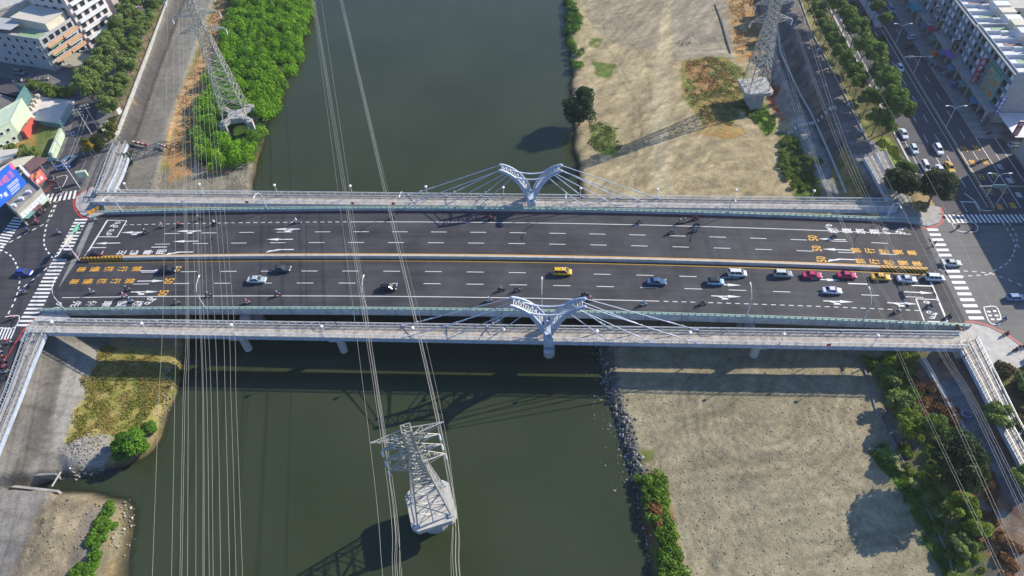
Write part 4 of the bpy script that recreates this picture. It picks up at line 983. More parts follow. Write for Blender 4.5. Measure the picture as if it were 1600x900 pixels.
def make_car(kind,col,label,roofcol=None,taxi=False,group=None,rough=.25):
    L,Wd,st,c0,c1,r0,r1,rz=SH[kind]; body=paint(col,rough,.7)
    r=empty('car',(0,0,0),0,label,'car',group)
    b=MB(); loft(b,[sec(x*L,w*Wd,z) for x,w,z in st]); b.build('body',body,r,smooth=False)
    # greenhouse
    zb=.9 if kind in('sedan','hatch') else 1.0
    g=MB(); cw=.84*Wd; rw=.68*Wd
    g.add([(c0*L,-cw,zb),(c1*L,-cw,zb),(c1*L,cw,zb),(c0*L,cw,zb),(r0*L,-rw,rz-.03),(r1*L,-rw,rz-.03),(r1*L,rw,rz-.03),(r0*L,rw,rz-.03)],[(3,2,1,0),(4,5,6,7),(0,1,5,4),(1,2,6,5),(2,3,7,6),(3,0,4,7)])
    g.build('windows',M['glass'],r)
    rf=MB(); q=rw*.98; 
    rf.add([(r0*L-.03,-q,rz-.05),(r1*L+.05,-q,rz-.05),(r1*L+.05,q,rz-.05),(r0*L-.03,q,rz-.05),(r0*L+.08,-q*.86,rz+.04),(r1*L-.1,-q*.86,rz+.04),(r1*L-.1,q*.86,rz+.04),(r0*L+.08,q*.86,rz+.04)],[(3,2,1,0),(4,5,6,7),(0,1,5,4),(1,2,6,5),(2,3,7,6),(3,0,4,7)])
    for sy in (-1,1):
        rf.bar((c1*L,sy*cw,zb),(r1*L,sy*rw,rz-.03),.09); rf.bar((c0*L,sy*cw,zb),(r0*L,sy*rw,rz-.03),.12)
        mx_=(r0+r1)/2*L-.15; rf.bar((mx_,sy*(cw+.01),zb),(mx_,sy*(rw+.01),rz-.04),.09)
    rf.build('roof',paint(roofcol,rough,.7) if roofcol else body,r)
    for sx in (-.31,.31):
        for sy in (-1,1):
            w_=MB(); n=14; cx=sx*L; y0=sy*(Wd-.2); y1=sy*(Wd+.01)
            vs=[(cx+.32*math.cos(2*math.pi*k/n),y,.32+.32*math.sin(2*math.pi*k/n)) for y in (y0,y1) for k in range(n)]
            w_.add(vs,[(k,(k+1)%n,n+(k+1)%n,n+k) for k in range(n)]+[tuple(range(n))[::-1],tuple(range(n,2*n))]); wh=w_.build('wheel',M['tyre'],r)
            w2=MB(); vs=[(cx+.19*math.cos(2*math.pi*k/8),sy*(Wd+.015),.32+.19*math.sin(2*math.pi*k/8)) for k in range(8)]; w2.add(vs,[tuple(range(8))]); w2.build('rim',M['rim'],wh)
    for sy in (-1,1):
        h=MB(); h.box((.475*L,sy*Wd*.68,.68),(.16,.34,.14)); h.build('headlight',M['lampw'],r)
        h=MB(); h.box((-.485*L,sy*Wd*.70,.80),(.12,.30,.16)); h.build('tail_light',paint((.35,.01,.01),.3,.2),r)
        h=MB(); h.box((c1*L-.35,sy*(Wd+.08),zb+.06),(.14,.2,.12)); h.build('wing_mirror',body,r)
    if taxi: h=MB(); h.box((-.02*L,0,rz+.12),(.16,.5,.15)); h.build('roof_sign',M['lampw'],r)
    return r
def put_car(px,py,ang,*a,deck=True,**k):
    r=make_car(*a,**k)
    if deck: p=D(px,py); x,y=p.x,p.y; z=zdeck(x)+.005
    else: p=P(px,py,.6); x,y,z=p.x,p.y,.01
    if deck: p=P(px,py,z+.6); x,y=p.x,p.y
    sl=-CREST*2*(x+17)/108**2 if deck else 0
    r.location=(x,y,z); r.rotation_euler=(0,-math.atan(sl)*math.cos(ang),ang); return r
G1='cars on the near carriageway of the bridge'
BLK=(.012,.012,.016); GRY=(.10,.11,.12); SLV=(.42,.46,.48); WHT=(.74,.74,.76); YEL=(.70,.40,.01); MAG=(.50,.03,.10)
put_car(262,421,0,'sedan',BLK,'black saloon car covering a white arrow near the left end of the bridge',group=G1)
put_car(401,437,0,'sedan',(.42,.50,.52),'pale silver saloon car, lower of the pair below the left cables',group=G1)
put_car(440,420,0,'sedan',(.05,.055,.065),'dark grey saloon car beside the median, left of the river cables',group=G1)
put_car(607,449,0,'hatch',(.014,.015,.022),'black hatchback alone in the middle lane under the river cables',group=G1)
put_car(879,425,0,'van',YEL,'yellow taxi van beside the median in mid bridge',group=G1,taxi=True)
put_car(1026,440,0,'sedan',(.045,.12,.24),'mid blue saloon car in the middle lane right of the mast',group=G1)
put_car(1118,440,0,'hatch',(.32,.55,.66),'small pale blue car with a black roof beside a white arrow',roofcol=(.02,.03,.03),group=G1)
put_car(1152,427,0,'van',WHT,'white estate van just above the small pale blue car',group=G1)
put_car(1223,428,0,'suv',(.30,.34,.33),'grey green car with pale roof at the tail of the queue',roofcol=(.55,.57,.52),group=G1)
put_car(1269,430,0,'sedan',MAG,'magenta red saloon car, left one of the two in the queue',group=G1)
put_car(1323,430,0,'sedan',(.46,.02,.09),'magenta red saloon car, right one of the two in the queue',group=G1)
put_car(1376,433,0,'sedan',YEL,'yellow taxi in the queue beside the striped median end',group=G1,taxi=True)
put_car(1417,436,0,'sedan',(.62,.66,.76),'white saloon car between the yellow taxi and the leading estate',group=G1)
put_car(1461,434,0,'van',(.64,.72,.76),'white estate car leading the queue over the stop line',group=G1)
put_car(1300,454,0,'sedan',(.64,.64,.76),'white lavender saloon car alone in the lane below the queue',group=G1)
put_car(1487,411,0,'sedan',(.52,.56,.52),'pale silver saloon car crossing the right zebra crossing',deck=False)
put_car(1587,465,0.05,'hatch',(.16,.26,.42),'light blue hatchback in the shadow of the right junction',deck=False)
put_car(38,426,-.05,'hatch',(.03,.06,.30),'deep blue hatchback crossing the left junction',deck=False)
put_car(106,398,math.pi,'sedan',BLK,'black saloon car on the left zebra crossing under the sign gantry',deck=False)
put_car(148,396,math.pi,'sedan',(.05,.02,.045),'dark purple saloon car waiting at the stop line of the far carriageway')
G2='cars on the right avenue'; DN=-math.pi/2
put_car(1412,209,DN-.02,'sedan',(.70,.74,.78),'white car farthest up the sunlit avenue, half under the trees',deck=False,group=G2)
put_car(1428,233,DN,'hatch',(.62,.72,.72),'white hatchback with teal windscreen next to the avenue kerb',deck=False,group=G2)
put_car(1466,234,DN,'suv',(.78,.76,.78),'tall white four wheel drive in the middle of the avenue',deck=False,group=G2)
put_car(1446,260,DN,'van',(.74,.74,.74),'white estate car just above the big avenue tree',deck=False,group=G2)
put_car(1469,266,DN,'sedan',(.70,.74,.80),'white saloon car between the estate and the yellow taxi',deck=False,group=G2)
put_car(1484,261,DN,'sedan',(.66,.40,.02),'yellow taxi beside the avenue median above the big tree',deck=False,group=G2,taxi=True)
put_car(1427,58,.35,'hatch',(.50,.56,.66),'white car parked at an angle by the shop fronts',deck=False,group=G2)
put_car(1392,14,DN,'van',(.25,.33,.45),'blue grey van on the far shaded stretch of the avenue',deck=False,group=G2)
put_car(1406,106,DN,'hatch',(.45,.6,.66),'pale blue car standing against the avenue median',deck=False,group=G2)
put_car(1493,132,.5,'hatch',(.12,.18,.4),'blue car parked in front of the food billboard',deck=False,group=G2)
put_car(1586,226,.2,'hatch',(.33,.40,.52),'pale car parked in the shaded side street on the right edge',deck=False,group=G2)
put_car(98,262,.5,'hatch',(.05,.10,.28),'blue car parked at the mouth of the left street',deck=False)
put_car(108,250,1.3,'suv',(.60,.62,.64),'white box truck parked behind the blue car in the left street',deck=False)
put_car(30,113,-.25,'van',(.16,.19,.22),'grey van parked in the shade below the four storey house',deck=False)
put_car(1421,72,.4,'hatch',(.05,.06,.05),'dark green car parked beside the white angled car',deck=False,group=G2)
# ---------------------------------------------------------------- people and scooters
def skinned(name,pts,edges,rad,root=0):
    me=bpy.data.meshes.new(name); me.from_pydata(pts,edges,[]); o=bpy.data.objects.new(name,me); COL.objects.link(o)
    o.modifiers.new('s','SKIN'); s=o.modifiers.new('b','SUBSURF'); s.levels=1; s.render_levels=1
    for i,v in enumerate(me.skin_vertices[0].data): v.radius=(rad[i],rad[i]); v.use_root=(i==root)
    dg=bpy.context.evaluated_depsgraph_get(); dg.update(); m2=bpy.data.meshes.new_from_object(o.evaluated_get(dg)); bpy.data.objects.remove(o); m2.name=name; return m2
def person_mesh(pose):
    # x forward, z up
    if pose=='ride':
        P_=[(0,0,.86),(.04,0,1.08),(.10,0,1.33),(.12,0,1.45),(.15,0,1.58),
            (.10,.17,1.36),(.27,.24,1.16),(.50,.25,1.08),(.10,-.17,1.36),(.27,-.24,1.16),(.50,-.25,1.08),
            (.05,.10,.82),(.42,.15,.84),(.45,.13,.42),(.56,.13,.36),(.05,-.10,.82),(.42,-.15,.84),(.45,-.13,.42),(.56,-.13,.36)]
    else:
        P_=[(0,0,.92),(0,0,1.14),(0,0,1.38),(.01,0,1.50),(.02,0,1.63),
            (0,.18,1.41),(-.04,.23,1.12),(.05,.25,.88),(0,-.18,1.41),(.05,-.23,1.13),(.16,-.24,.92),
            (0,.09,.88),(.14,.10,.50),(.10,.10,.08),(.22,.11,.04),(0,-.09,.88),(-.02,-.10,.48),(-.20,-.10,.10),(-.09,-.11,.04)]
    E_=[(0,1),(1,2),(2,3),(3,4),(2,5),(5,6),(6,7),(2,8),(8,9),(9,10),(0,11),(11,12),(12,13),(13,14),(0,15),(15,16),(16,17),(17,18)]
    Rr=[.15,.15,.17,.07,.11,.085,.06,.045,.085,.06,.045,.11,.085,.055,.05,.11,.085,.055,.05]
    return skinned('body_'+pose,P_,E_,Rr)
PMESH={}
def zones(me,pose):
    for m in (M['skin'],M['skin'],M['skin']): me.materials.append(m)
    mi=[]
    for p in me.polygons:
        c=p.center; 
        if pose=='ride':
            k=2 if (c.z<.93 or (c.z<1.0 and c.x>.2)) else (0 if (c.z>1.44 or c.x>.42) else 1)
        else: k=2 if c.z<.95 and abs(c.y)<.2 else (0 if (c.z>1.47 or c.z<.95) else 1)
        mi.append(k)
    me.polygons.foreach_set('material_index',mi); me.polygons.foreach_set('use_smooth',[True]*len(mi))
for ps in ('ride','walk'): PMESH[ps]=person_mesh(ps); zones(PMESH[ps],ps)
DENIM=mat('trousers cloth',(.04,.05,.09),.9,var=0); DARKC=mat('dark trousers cloth',(.03,.03,.035),.9,var=0)
_cl={}
def cloth(c):
    if c not in _cl: _cl[c]=mat('shirt cloth',c,.85,var=0)
    return _cl[c]
_hm=MB(); _hm.sph((0,0,0),(.15,.135,.14),10,7); 
def helmet(parent,col,pose):
    h=MB(); c=(.16,0,1.64) if pose=='ride' else (.02,0,1.70)
    if pose=='ride': h.sph(c,(.16,.14,.15),10,7); h.build('helmet',paint(col,.25,.5),parent,True); v=MB(); v.box((c[0]+.13,0,c[2]-.02),(.07,.2,.12)); v.build('visor',M['glass'],parent)
    else: h.sph((.0,0,1.68),(.115,.105,.115),10,7); h.build('hair',paint((.015,.012,.01),.7,0),parent,True)
def person(loc,rz,pose,shirt,label,hel=(.6,.6,.6),group=None,trs=None):
    o=bpy.data.objects.new('person',PMESH[pose]); COL.objects.link(o); o.location=loc; o.rotation_euler=(0,0,rz)
    for i,m in enumerate((M['skin'],cloth(shirt),trs or DENIM)): o.material_slots[i].link='OBJECT'; o.material_slots[i].material=m
    helmet(o,hel,pose); return tag(o,label,'person',group)
def scooter_proto():
    r=empty('scooter',(0,0,0)); bm=paint((.5,.5,.5),.3,.6)
    b=MB(); loft(b,[sec(x,w,z,zb,.05) for x,w,z,zb in [(-.85,.06,.78,.66),(-.70,.15,.80,.45),(-.35,.17,.76,.34),(-.12,.15,.70,.30),(0,.16,.36,.26),(.32,.17,.36,.26),(.42,.15,.60,.3),(.52,.12,.98,.5),(.60,.08,1.02,.85)]]); b.build('body',bm,r)
    b=MB(); loft(b,[sec(x,w,z,.70,.04) for x,w,z in [(-.72,.10,.84),(-.5,.14,.86),(-.1,.13,.82),(.02,.09,.78)]]); b.build('seat',M['dark'],r)
    for sx in (-.62,.66):
        w_=MB(); n=12; vs=[(sx+.25*math.cos(2*math.pi*k/n),y,.25+.25*math.sin(2*math.pi*k/n)) for y in (-.06,.06) for k in range(n)]
        w_.add(vs,[(k,(k+1)%n,n+(k+1)%n,n+k) for k in range(n)]+[tuple(range(n))[::-1],tuple(range(n,2*n))]); w_.build('wheel',M['tyre'],r)
    b=MB(); b.bar((.66,0,.28),(.52,0,.98),.09); b.bar((.47,-.33,1.06),(.47,.33,1.06),.05); b.bar((.54,0,.95),(.47,0,1.06),.06); b.build('handlebar',M['dark'],r)
    for sy in (-1,1): b=MB(); b.bar((.5,sy*.28,1.08),(.5,sy*.34,1.25),.03); b.box((.5,sy*.34,1.28),(.03,.12,.09)); b.build('mirror',M['dark'],r)
    b=MB(); b.box((.62,0,.92),(.06,.16,.12)); b.build('headlight',M['lampw'],r); b=MB(); b.box((-.86,0,.72),(.05,.14,.08)); b.build('tail_light',paint((.4,.01,.01),.3,.2),r)
    b=MB(); b.box((.70,0,.56),(.34,.15,.05)); b.build('front_mudguard',bm,r)
    return r
SPR=None
def scooter(loc,rz,col,label,group=None,tilt=0):
    global SPR
    if SPR is None: SPR=scooter_proto(); o=SPR
    else: o=copy_tree(SPR)
    o.location=loc; o.rotation_euler=(tilt,0,rz)
    for ch in o.children:
        if ch.name.split('.')[0] in('body','front_mudguard'):
            ch.material_slots[0].link='OBJECT'; ch.material_slots[0].material=paint(col,.3,.6)
    return tag(o,label,'scooter',group)
CN={'white':(.7,.7,.72),'pink':(.62,.12,.26),'red':(.5,.03,.03),'black':(.02,.02,.025),'blue':(.05,.13,.45),'cyan':(.05,.42,.5),'grey':(.25,.26,.27),'purple':(.16,.06,.3),'orange':(.6,.2,.03),'navy':(.025,.035,.1),'green':(.06,.2,.07),'beige':(.45,.38,.28)}
def rider(px,py,rz,shirt,sc_,helm,where,deck=True,side=''):
    p=D(px,py) if deck else P(px,py,0); z=(zdeck(p.x)+.005) if deck else .01; p=P(px,py,z+.7)
    scooter((p.x,p.y,z),rz,CN[sc_],f'{sc_} scooter of {shirt} rider {where}','scooters on the '+side)
    person((p.x-math.cos(rz)*.12,p.y-math.sin(rz)*.12,z),rz,'ride',CN[shirt],f'{shirt} clad rider {where}',CN[helm],'scooter riders on the '+side,DARKC if random.random()<.5 else DENIM)
NC='near carriageway'; FC='far carriageway'
for a in [(142,455,'grey','white','white','below the left yellow lettering'),(198,451,'black','grey','white','just left of the near turning arrow'),(193,461,'pink','white','white','just below the black clad rider at the turning arrow'),
 (203,469,'blue','white','white','on the white lettering at the left end'),(275,472,'black','beige','grey','on the scooter lane below the left turning arrow'),(325,460,'purple','black','white','beside the second near street lamp'),
 (385,471,'pink','white','pink','on the scooter lane right of the left cables'),(433,459,'blue','red','white','on the line below the silver saloon'),(763,468,'cyan','white','white','on the line left of the near mast'),
 (783,451,'beige','black','grey','in the outer lane above the left mast tip'),(808,452,'navy','grey','blue','just above the left mast tip'),(914,459,'purple','black','purple','just above the right mast tip'),
 (922,467,'pink','white','white','just right of the right mast tip'),(1005,474,'cyan','white','blue','on the scooter lane right of the near mast'),(1098,473,'black','grey','grey','on the dashed line near the fifth near lamp'),
 (1402,486,'black','grey','white','on the dashed line near the right waiting box'),(1453,477,'navy','navy','navy','inside the right waiting box'),(1483,494,'black','black','black','past the right stop line')]:
    rider(a[0],a[1],0,a[2],a[3],a[4],a[5],side=NC)
for a in [(253,352,'pink','white','white','on the far dashed line left of the cables'),(280,351,'red','black','pink','on the far dashed line among the left cables'),(227,362,'black','grey','white','behind the far turning arrow near the left end'),
 (335,348,'white','black','white','on the far dashed line right of the left cables'),(311,341,'black','black','white','against the far parapet among the left cables'),(463,345,'white','white','white','above the second pair of far arrows'),(613,339,'navy','purple','blue','on the far scooter lane beside the river cables'),
 (767,341,'red','black','red','on the far scooter lane left of the far mast'),(999,346,'navy','grey','navy','alone on the far scooter lane right of the mast'),(1063,346,'orange','beige','white','left of the small cluster on the far carriageway'),(1070,344,'orange','white','orange','right behind the left cluster rider'),
 (1087,340,'navy','red','navy','nearest the far parapet in the cluster'),(1089,350,'purple','navy','black','in the middle of the small cluster'),(1085,359,'cyan','grey','black','lowest of the small cluster'),(1049,362,'blue','grey','grey','left below the small cluster'),(1303,369,'black','navy','black','riding over the far white arrow at the right end')]:
    rider(a[0],a[1],math.pi,a[2],a[3],a[4],a[5],side=FC)
JL='left junction'; JR='right junction'
for a in [(57,346,-.3,'pink','red','pink','heading for the upper left zebra crossing'),(43,359,-.4,'blue','black','blue','left of the dashed guide line'),(91,362,-.3,'purple','white','grey','right of the dashed guide line'),(122,355,3.0,'red','black','grey','on the upper end of the left zebra'),
 (36,456,.1,'blue','beige','blue','below the deep blue hatchback'),(147,341,-.4,'cyan','white','cyan','beside the red kerb at the far bridge corner'),(18,496,.3,'pink','grey','grey','inside the left waiting box'),(12,534,.2,'red','white','white','by the lower left kerb')]:
    rider(a[0],a[1],a[2],a[3],a[4],a[5],a[6],deck=False,side=JL)
for a in [(1497,355,-2.6,'black','navy','grey','left of the pair in the upper waiting box'),(1521,356,-2.6,'navy','black','black','right of the pair in the upper waiting box'),(1570,498,.3,'blue','white','navy','right of the lower waiting box'),(1573,521,.2,'red','black','red','beside the lower red kerb'),(1587,546,.3,'black','black','black','at the right edge of the frame'),(1600,541,-.3,'green','black','grey','cut by the right edge of the frame')]:
    rider(a[0],a[1],a[2],a[3],a[4],a[5],a[6],deck=False,side=JR)
# pedestrians
def ped(p,rz,shirt,label): return person(p,rz,'walk',CN[shirt],label,trs=DARKC)
q=P(1461,380,.9); ped((q.x,q.y,.01),-1.3,'black','pedestrian in black walking down the right zebra crossing')
q=P(668,306,ZB+.9); ped((q.x,fu(q.x)-1.2,ZB),0,'black','pedestrian in black on the far footbridge left of the mast')
q=P(545,320,ZB); q=P(1388,291,ZB+.9); ped((q.x,q.y,ZB+.05),2.,'pink','pedestrian in pink on the far right ramp')
q=P(1508,556,ZB+.9); ped((q.x,q.y,ZB),2.,'pink','pedestrian in pink on the near right ramp')
q=P(1083,53,ZF+.9); ped((q.x,q.y,hgt(q.x,q.y)),3.,'beige','lone walker in beige on the open river field')
# dogs beside the walker
def dog(px,py,rz,label):
    q=P(px,py,ZF+.3); pts=[(-.32,0,.46),(.0,0,.43),(.28,0,.50),(.42,0,.66),(.60,0,.66),(-.5,0,.62)]; E=[(0,1),(1,2),(2,3),(3,4),(0,5)]; rd=[.11,.12,.13,.08,.055,.03]
    for i,(x,y,at) in enumerate([(.26,.09,2),(.26,-.09,2),(-.3,.09,0),(-.3,-.09,0)]):
        k=len(pts); pts+=[(x,y,.26 if at==2 else .30),(x-(0 if at==2 else .07),y,.16),(x+.02,y,.02)]; E+=[(at,k),(k,k+1),(k+1,k+2)]; rd+=[.055,.035,.04]
    me=skinned('dog',pts,E,rd,1); me.materials.append(paint((.02,.018,.016),.7,0)); o=bpy.data.objects.new('dog',me); COL.objects.link(o); o.location=(q.x,q.y,hgt(q.x,q.y)); o.rotation_euler=(0,0,rz); o.scale=(1.1,)*3
    for sy in (-1,1): b=MB(); b.add([(.42,sy*.03,.72),(.48,sy*.07,.72),(.42,sy*.08,.72),(.43,sy*.06,.84)],[(0,1,3),(1,2,3),(2,0,3),(2,1,0)]); b.build('ear',paint((.02,.018,.016),.7,0),o)
    return tag(o,label,'dog','dogs on the river field')
dog(1066,69,.4,'black dog below and left of the beige walker'); dog(1077,67,.5,'black dog directly below the beige walker'); dog(1061,66,1.2,'black dog farthest left of the walker')
# parked scooters
def row_sc(a,b_,n,rz,where,cols,z=.15,jit=.3):
    A=P(*a,z);B=P(*b_,z)
    for i in range(n):
        t=i/(n-1); c=cols[i%len(cols)]
        scooter((A.x+(B.x-A.x)*t+random.uniform(-jit,jit),A.y+(B.y-A.y)*t,z if z>.05 else .01),rz+random.uniform(-.12,.12),CN[c],f'{c} scooter parked {where}, {ORD[i]} from the {"top" if a[1]<b_[1] else "left"}',f'scooters parked {where}')
row_sc((80,279),(97,304),13,.6,'by the left corner shop',['grey','navy','white','black','red','blue','grey','black','white','navy'],.01)
row_sc((50,320),(72,326),7,1.2,'in front of the blue billboard',['red','white','navy','orange','grey','pink','black'],.01)
row_sc((56,328),(68,334),5,1.2,'in the second row before the billboard',['black','red','grey','pink','navy'],.01)
row_sc((-2,545),(14,590),7,.3,'along the lower left kerb',['grey','white','red','black','pink','white','red'],.01)
row_sc((1520,165),(1545,210),8,.4,'under the food billboard',['navy','grey','black','blue','white','black','grey'],.15)
row_sc((1440,90),(1480,120),8,.4,'outside the shaded shop row',['black','purple','grey','navy','red','black','white'],.15)
row_sc((22,128),(75,124),9,-1.2,'in the shade below the four storey house',['grey','black','white','navy','red','grey'],.01)
# ---------------------------------------------------------------- vegetation
M['leaf']=attrmat('leaves',.6,0,1,.38,.3,.18,.8); M['grassm']=attrmat('grass blades',.8,0,1,.25,.2,.2,.6)
def leafcloud(C,N,S,cols,tilt=.75):
    """C centres (n,3), N outward normals (n,3), S sizes (n), cols (n,3) -> quads"""
    n=len(C); N=N+rng.normal(0,tilt,(n,3)); N/=np.linalg.norm(N,axis=1)[:,None]+1e-9
    T=np.cross(N,rng.normal(0,1,(n,3))); T/=np.linalg.norm(T,axis=1)[:,None]+1e-9; B=np.cross(N,T); s=S[:,None]/2
    V=np.stack([C-T*s-B*s*.7,C+T*s*1.1-B*s*.5,C+T*s+B*s*.8,C-T*s*.9+B*s*.6],1).reshape(-1,3)
    return V,np.arange(4*n).reshape(n,4),np.repeat(cols,4,0)
def crown(Rx,Rz,zc,nl,nclump,leaf,c1,c2,cr=.34,low=-.5):
    cs=[]; 
    while len(cs)<nclump:
        p=rng.normal(0,1,3); p/=np.linalg.norm(p); p*=rng.random()**.33
        if p[2]>low: cs.append(p*np.array([Rx*(1-cr*.8)*rng.uniform(.85,1.12),Rx*(1-cr*.8)*rng.uniform(.85,1.12),Rz*.8]))
    cs=np.array(cs); k=rng.integers(0,nclump,nl); d=rng.normal(0,1,(nl,3)); d[:,2]+=.35; d/=np.linalg.norm(d,axis=1)[:,None]
    rr=Rx*cr*rng.uniform(.55,1.1,nclump)[k]*rng.uniform(.72,1.,nl); C=cs[k]+d*rr[:,None]*np.array([1,1,.8]); C[:,2]+=zc
    t=np.clip(rng.random(nclump)[k]*.7+rng.random(nl)*.45,0,1)[:,None]; cols=np.array(c1)*(1-t)+np.array(c2)*t
    return leafcloud(C,d,leaf*rng.uniform(.7,1.3,nl),cols)
def trunk_mb(h,r,Rx):
    b=MB(); b.tube([(0,0,-.5),(.05,.02,h*.3),(.0,.1,h*.6)],[r,r*.8,r*.6],7)
    for k in range(5):
        a=k*1.26+.4; b.tube([(0,.05,h*(.42+.05*k)),(math.cos(a)*Rx*.3,math.sin(a)*Rx*.3,h*.68),(math.cos(a)*Rx*.6,math.sin(a)*Rx*.6,h*.86)],[r*.5,r*.34,r*.12],5)
    return b
PRO={}
def tree_proto(key,Rx,Rz,h,nl,ncl,leaf,c1,c2,tr=.18,name='street_tree',cr=.34):
    r=empty(name,(0,0,-500)); V,Fq,c=crown(Rx,Rz,h,nl,ncl,leaf,c1,c2,cr)
    o=npmesh('crown',V,Fq,c,M['leaf'],r); trunk_mb(h,tr,Rx).build('trunk',M['bark'],r,True); PRO[key]=[r,False]
DG1,DG2=(.06,.115,.02),(.19,.29,.04); MG1,MG2=(.10,.16,.035),(.27,.36,.09); BG1,BG2=(.07,.17,.012),(.14,.30,.02)
for i in range(3): tree_proto(('r',i),3.6,3.0,6.6,4200,26,.36,DG1,DG2)
for i in range(3): tree_proto(('l',i),3.9,3.2,6.3,4600,28,.36,MG1,MG2)
for i in range(2): tree_proto(('big',i),6.0,4.2,7.4,10000,46,.42,(.018,.04,.012),(.055,.095,.025),.35,'large_tree')
tree_proto('solo',4.6,4.4,5.2,7500,44,.36,(.02,.045,.018),(.06,.11,.035),.25,'river_tree')
tree_proto('bushb',3.6,2.7,2.2,6500,34,.36,BG1,BG2,.15,'mangrove_bush')
tree_proto('bushm',2.6,2.2,1.9,3200,22,.32,MG1,MG2,.1,'shrub')
tree_proto('lime',3.6,2.6,3.,4200,26,.36,(.12,.20,.015),(.27,.36,.04),.14,'shrub')
tree_proto('purple',3.0,2.6,4.,3000,20,.34,(.07,.05,.035),(.13,.12,.05),.14,'street_tree')
tree_proto('gold',2.6,2.,3.2,2200,16,.32,(.32,.24,.09),(.46,.37,.17),.14,'dry_tree')
tree_proto('thin',2.6,2.6,4.6,1500,14,.34,(.10,.13,.02),(.2,.2,.04),.14,'street_tree',.4)
tree_proto('yellow',1.6,1.2,5.0,900,9,.36,(.5,.33,.01),(.6,.42,.03),.1,'flowering_tree')
def tree(key,x,y,z,s,label,group=None):
    pr=PRO[key]
    if not pr[1]: o=pr[0]; pr[1]=True
    else: o=copy_tree(pr[0])
    o.location=(x,y,z); o.rotation_euler=(0,0,random.uniform(0,6.28)); k=s*random.uniform(.94,1.06); o.scale=(k,k,s*random.uniform(.9,1.05)); return tag(o,label,'tree',group)
# right row
RB1=[(1264,41),(1269,52),(1274,64),(1280,74),(1287,85),(1294,95),(1297,107),(1306,120),(1314,131),(1320,144),(1327,156),(1342,180),(1355,212),(1368,222)]
pts=[P(1255,22,0)]+[P(*q,0) for q in RB1]
pts.insert(0,P(1246,5,0)); pts.insert(0,P(1238,-14,0))
for i,p in enumerate(pts): tree(('r',i%3),p.x+1.2,p.y,0,random.uniform(.85,1.02),f'slender tree along the right embankment path wall, {ORD[len(pts)-1-i]} up from the bridge','trees beside the right embankment path')
sec_=[(1262,-8),(1281,18),(1296,40),(1312,62),(1325,84),(1341,106),(1352,126),(1362,146),(1372,166),(1380,188),(1389,206)]
for i,q in enumerate(sec_):
    p=P(*q,0); tree(('r',(i+1)%3),p.x,p.y,0,random.uniform(1.25,1.45),f'leafy dark green tree at the avenue kerb, {ORD[len(sec_)-1-i]} up from the bridge','trees between path and avenue')
for i,q in enumerate([(1352,14),(1364,32),(1340,-6),(1374,52)]):
    p=P(*q,0); tree(('r',i%3),p.x,p.y,0,.8,f'green tree on the avenue median near the top edge, {["second highest","third highest","highest","lowest"][i]} of four','trees on the avenue median')
p=P(1386,140,0); tree(('r',0),p.x,p.y,0,.8,'single tree leaning into the avenue above the parked cars')
for q,k,s,l in [((1398,312),('big',0),.85,'broad dark tree behind the far right footbridge corner, left of the corner pair'),((1450,318),('big',1),.95,'broad dark tree shading the far right junction corner'),((1385,296),'purple',1.,'thin brownish purple tree left of the corner trees'),((1432,336),'gold',.9,'dry golden crown in front of the dark corner trees'),((1405,288),('r',2),.9,'green tree between the purple crown and the avenue')]:
    p=P(*q,0); tree(k,p.x,p.y,0,s,l)
# left row
LB1=[(258,14),(254,24),(250,32),(243,47),(236,62),(229,80),(222,97),(217,110),(212,125),(203,153),(195,168),(186,188)]
for i,q in enumerate(LB1):
    p=P(*q,0); tree(('l',i%3),p.x-.6,p.y,0,random.uniform(.95,1.1),f'green tree behind the left levee wall, {ORD[len(LB1)-1-i]} up from the bridge','trees along the left levee wall')
L2=[(244,-8),(236,10),(226,32),(217,50),(207,72),(199,92),(190,112),(182,134),(172,152),(163,172)]
for i,q in enumerate(L2):
    p=P(*q,0); tree(('l',(i+1)%3),p.x-1.4,p.y,0,random.uniform(1.25,1.45),f'broad tree on the street side of the left levee row, {ORD[len(L2)-1-i]} up from the bridge','broad trees beside the left street')
p=G(200,268,-5); tree('solo',p.x,p.y,p.z,.72,'round dark green tree beside the far left ramp')
p=P(146,246,0); tree('thin',p.x,p.y,0,.95,'sparse olive tree left of the far left ramp'); p=P(160,232,0); tree('thin',p.x,p.y,0,.8,'sparse green tree above the olive tree')
p=P(152,246,0); tree('yellow',p.x,p.y,0,1.,'small tree with bright yellow blossom by the left street')
p=P(50,252,0); tree('bushm',p.x,p.y,0,1.4,'green tree behind the brown market roof'); p=P(20,238,0); tree('bushm',p.x,p.y,0,.8,'small bush between the market roofs')
p=P(178,212,0); tree('thin',p.x,p.y,0,.8,'short bushy tree beside the pale green sign board')
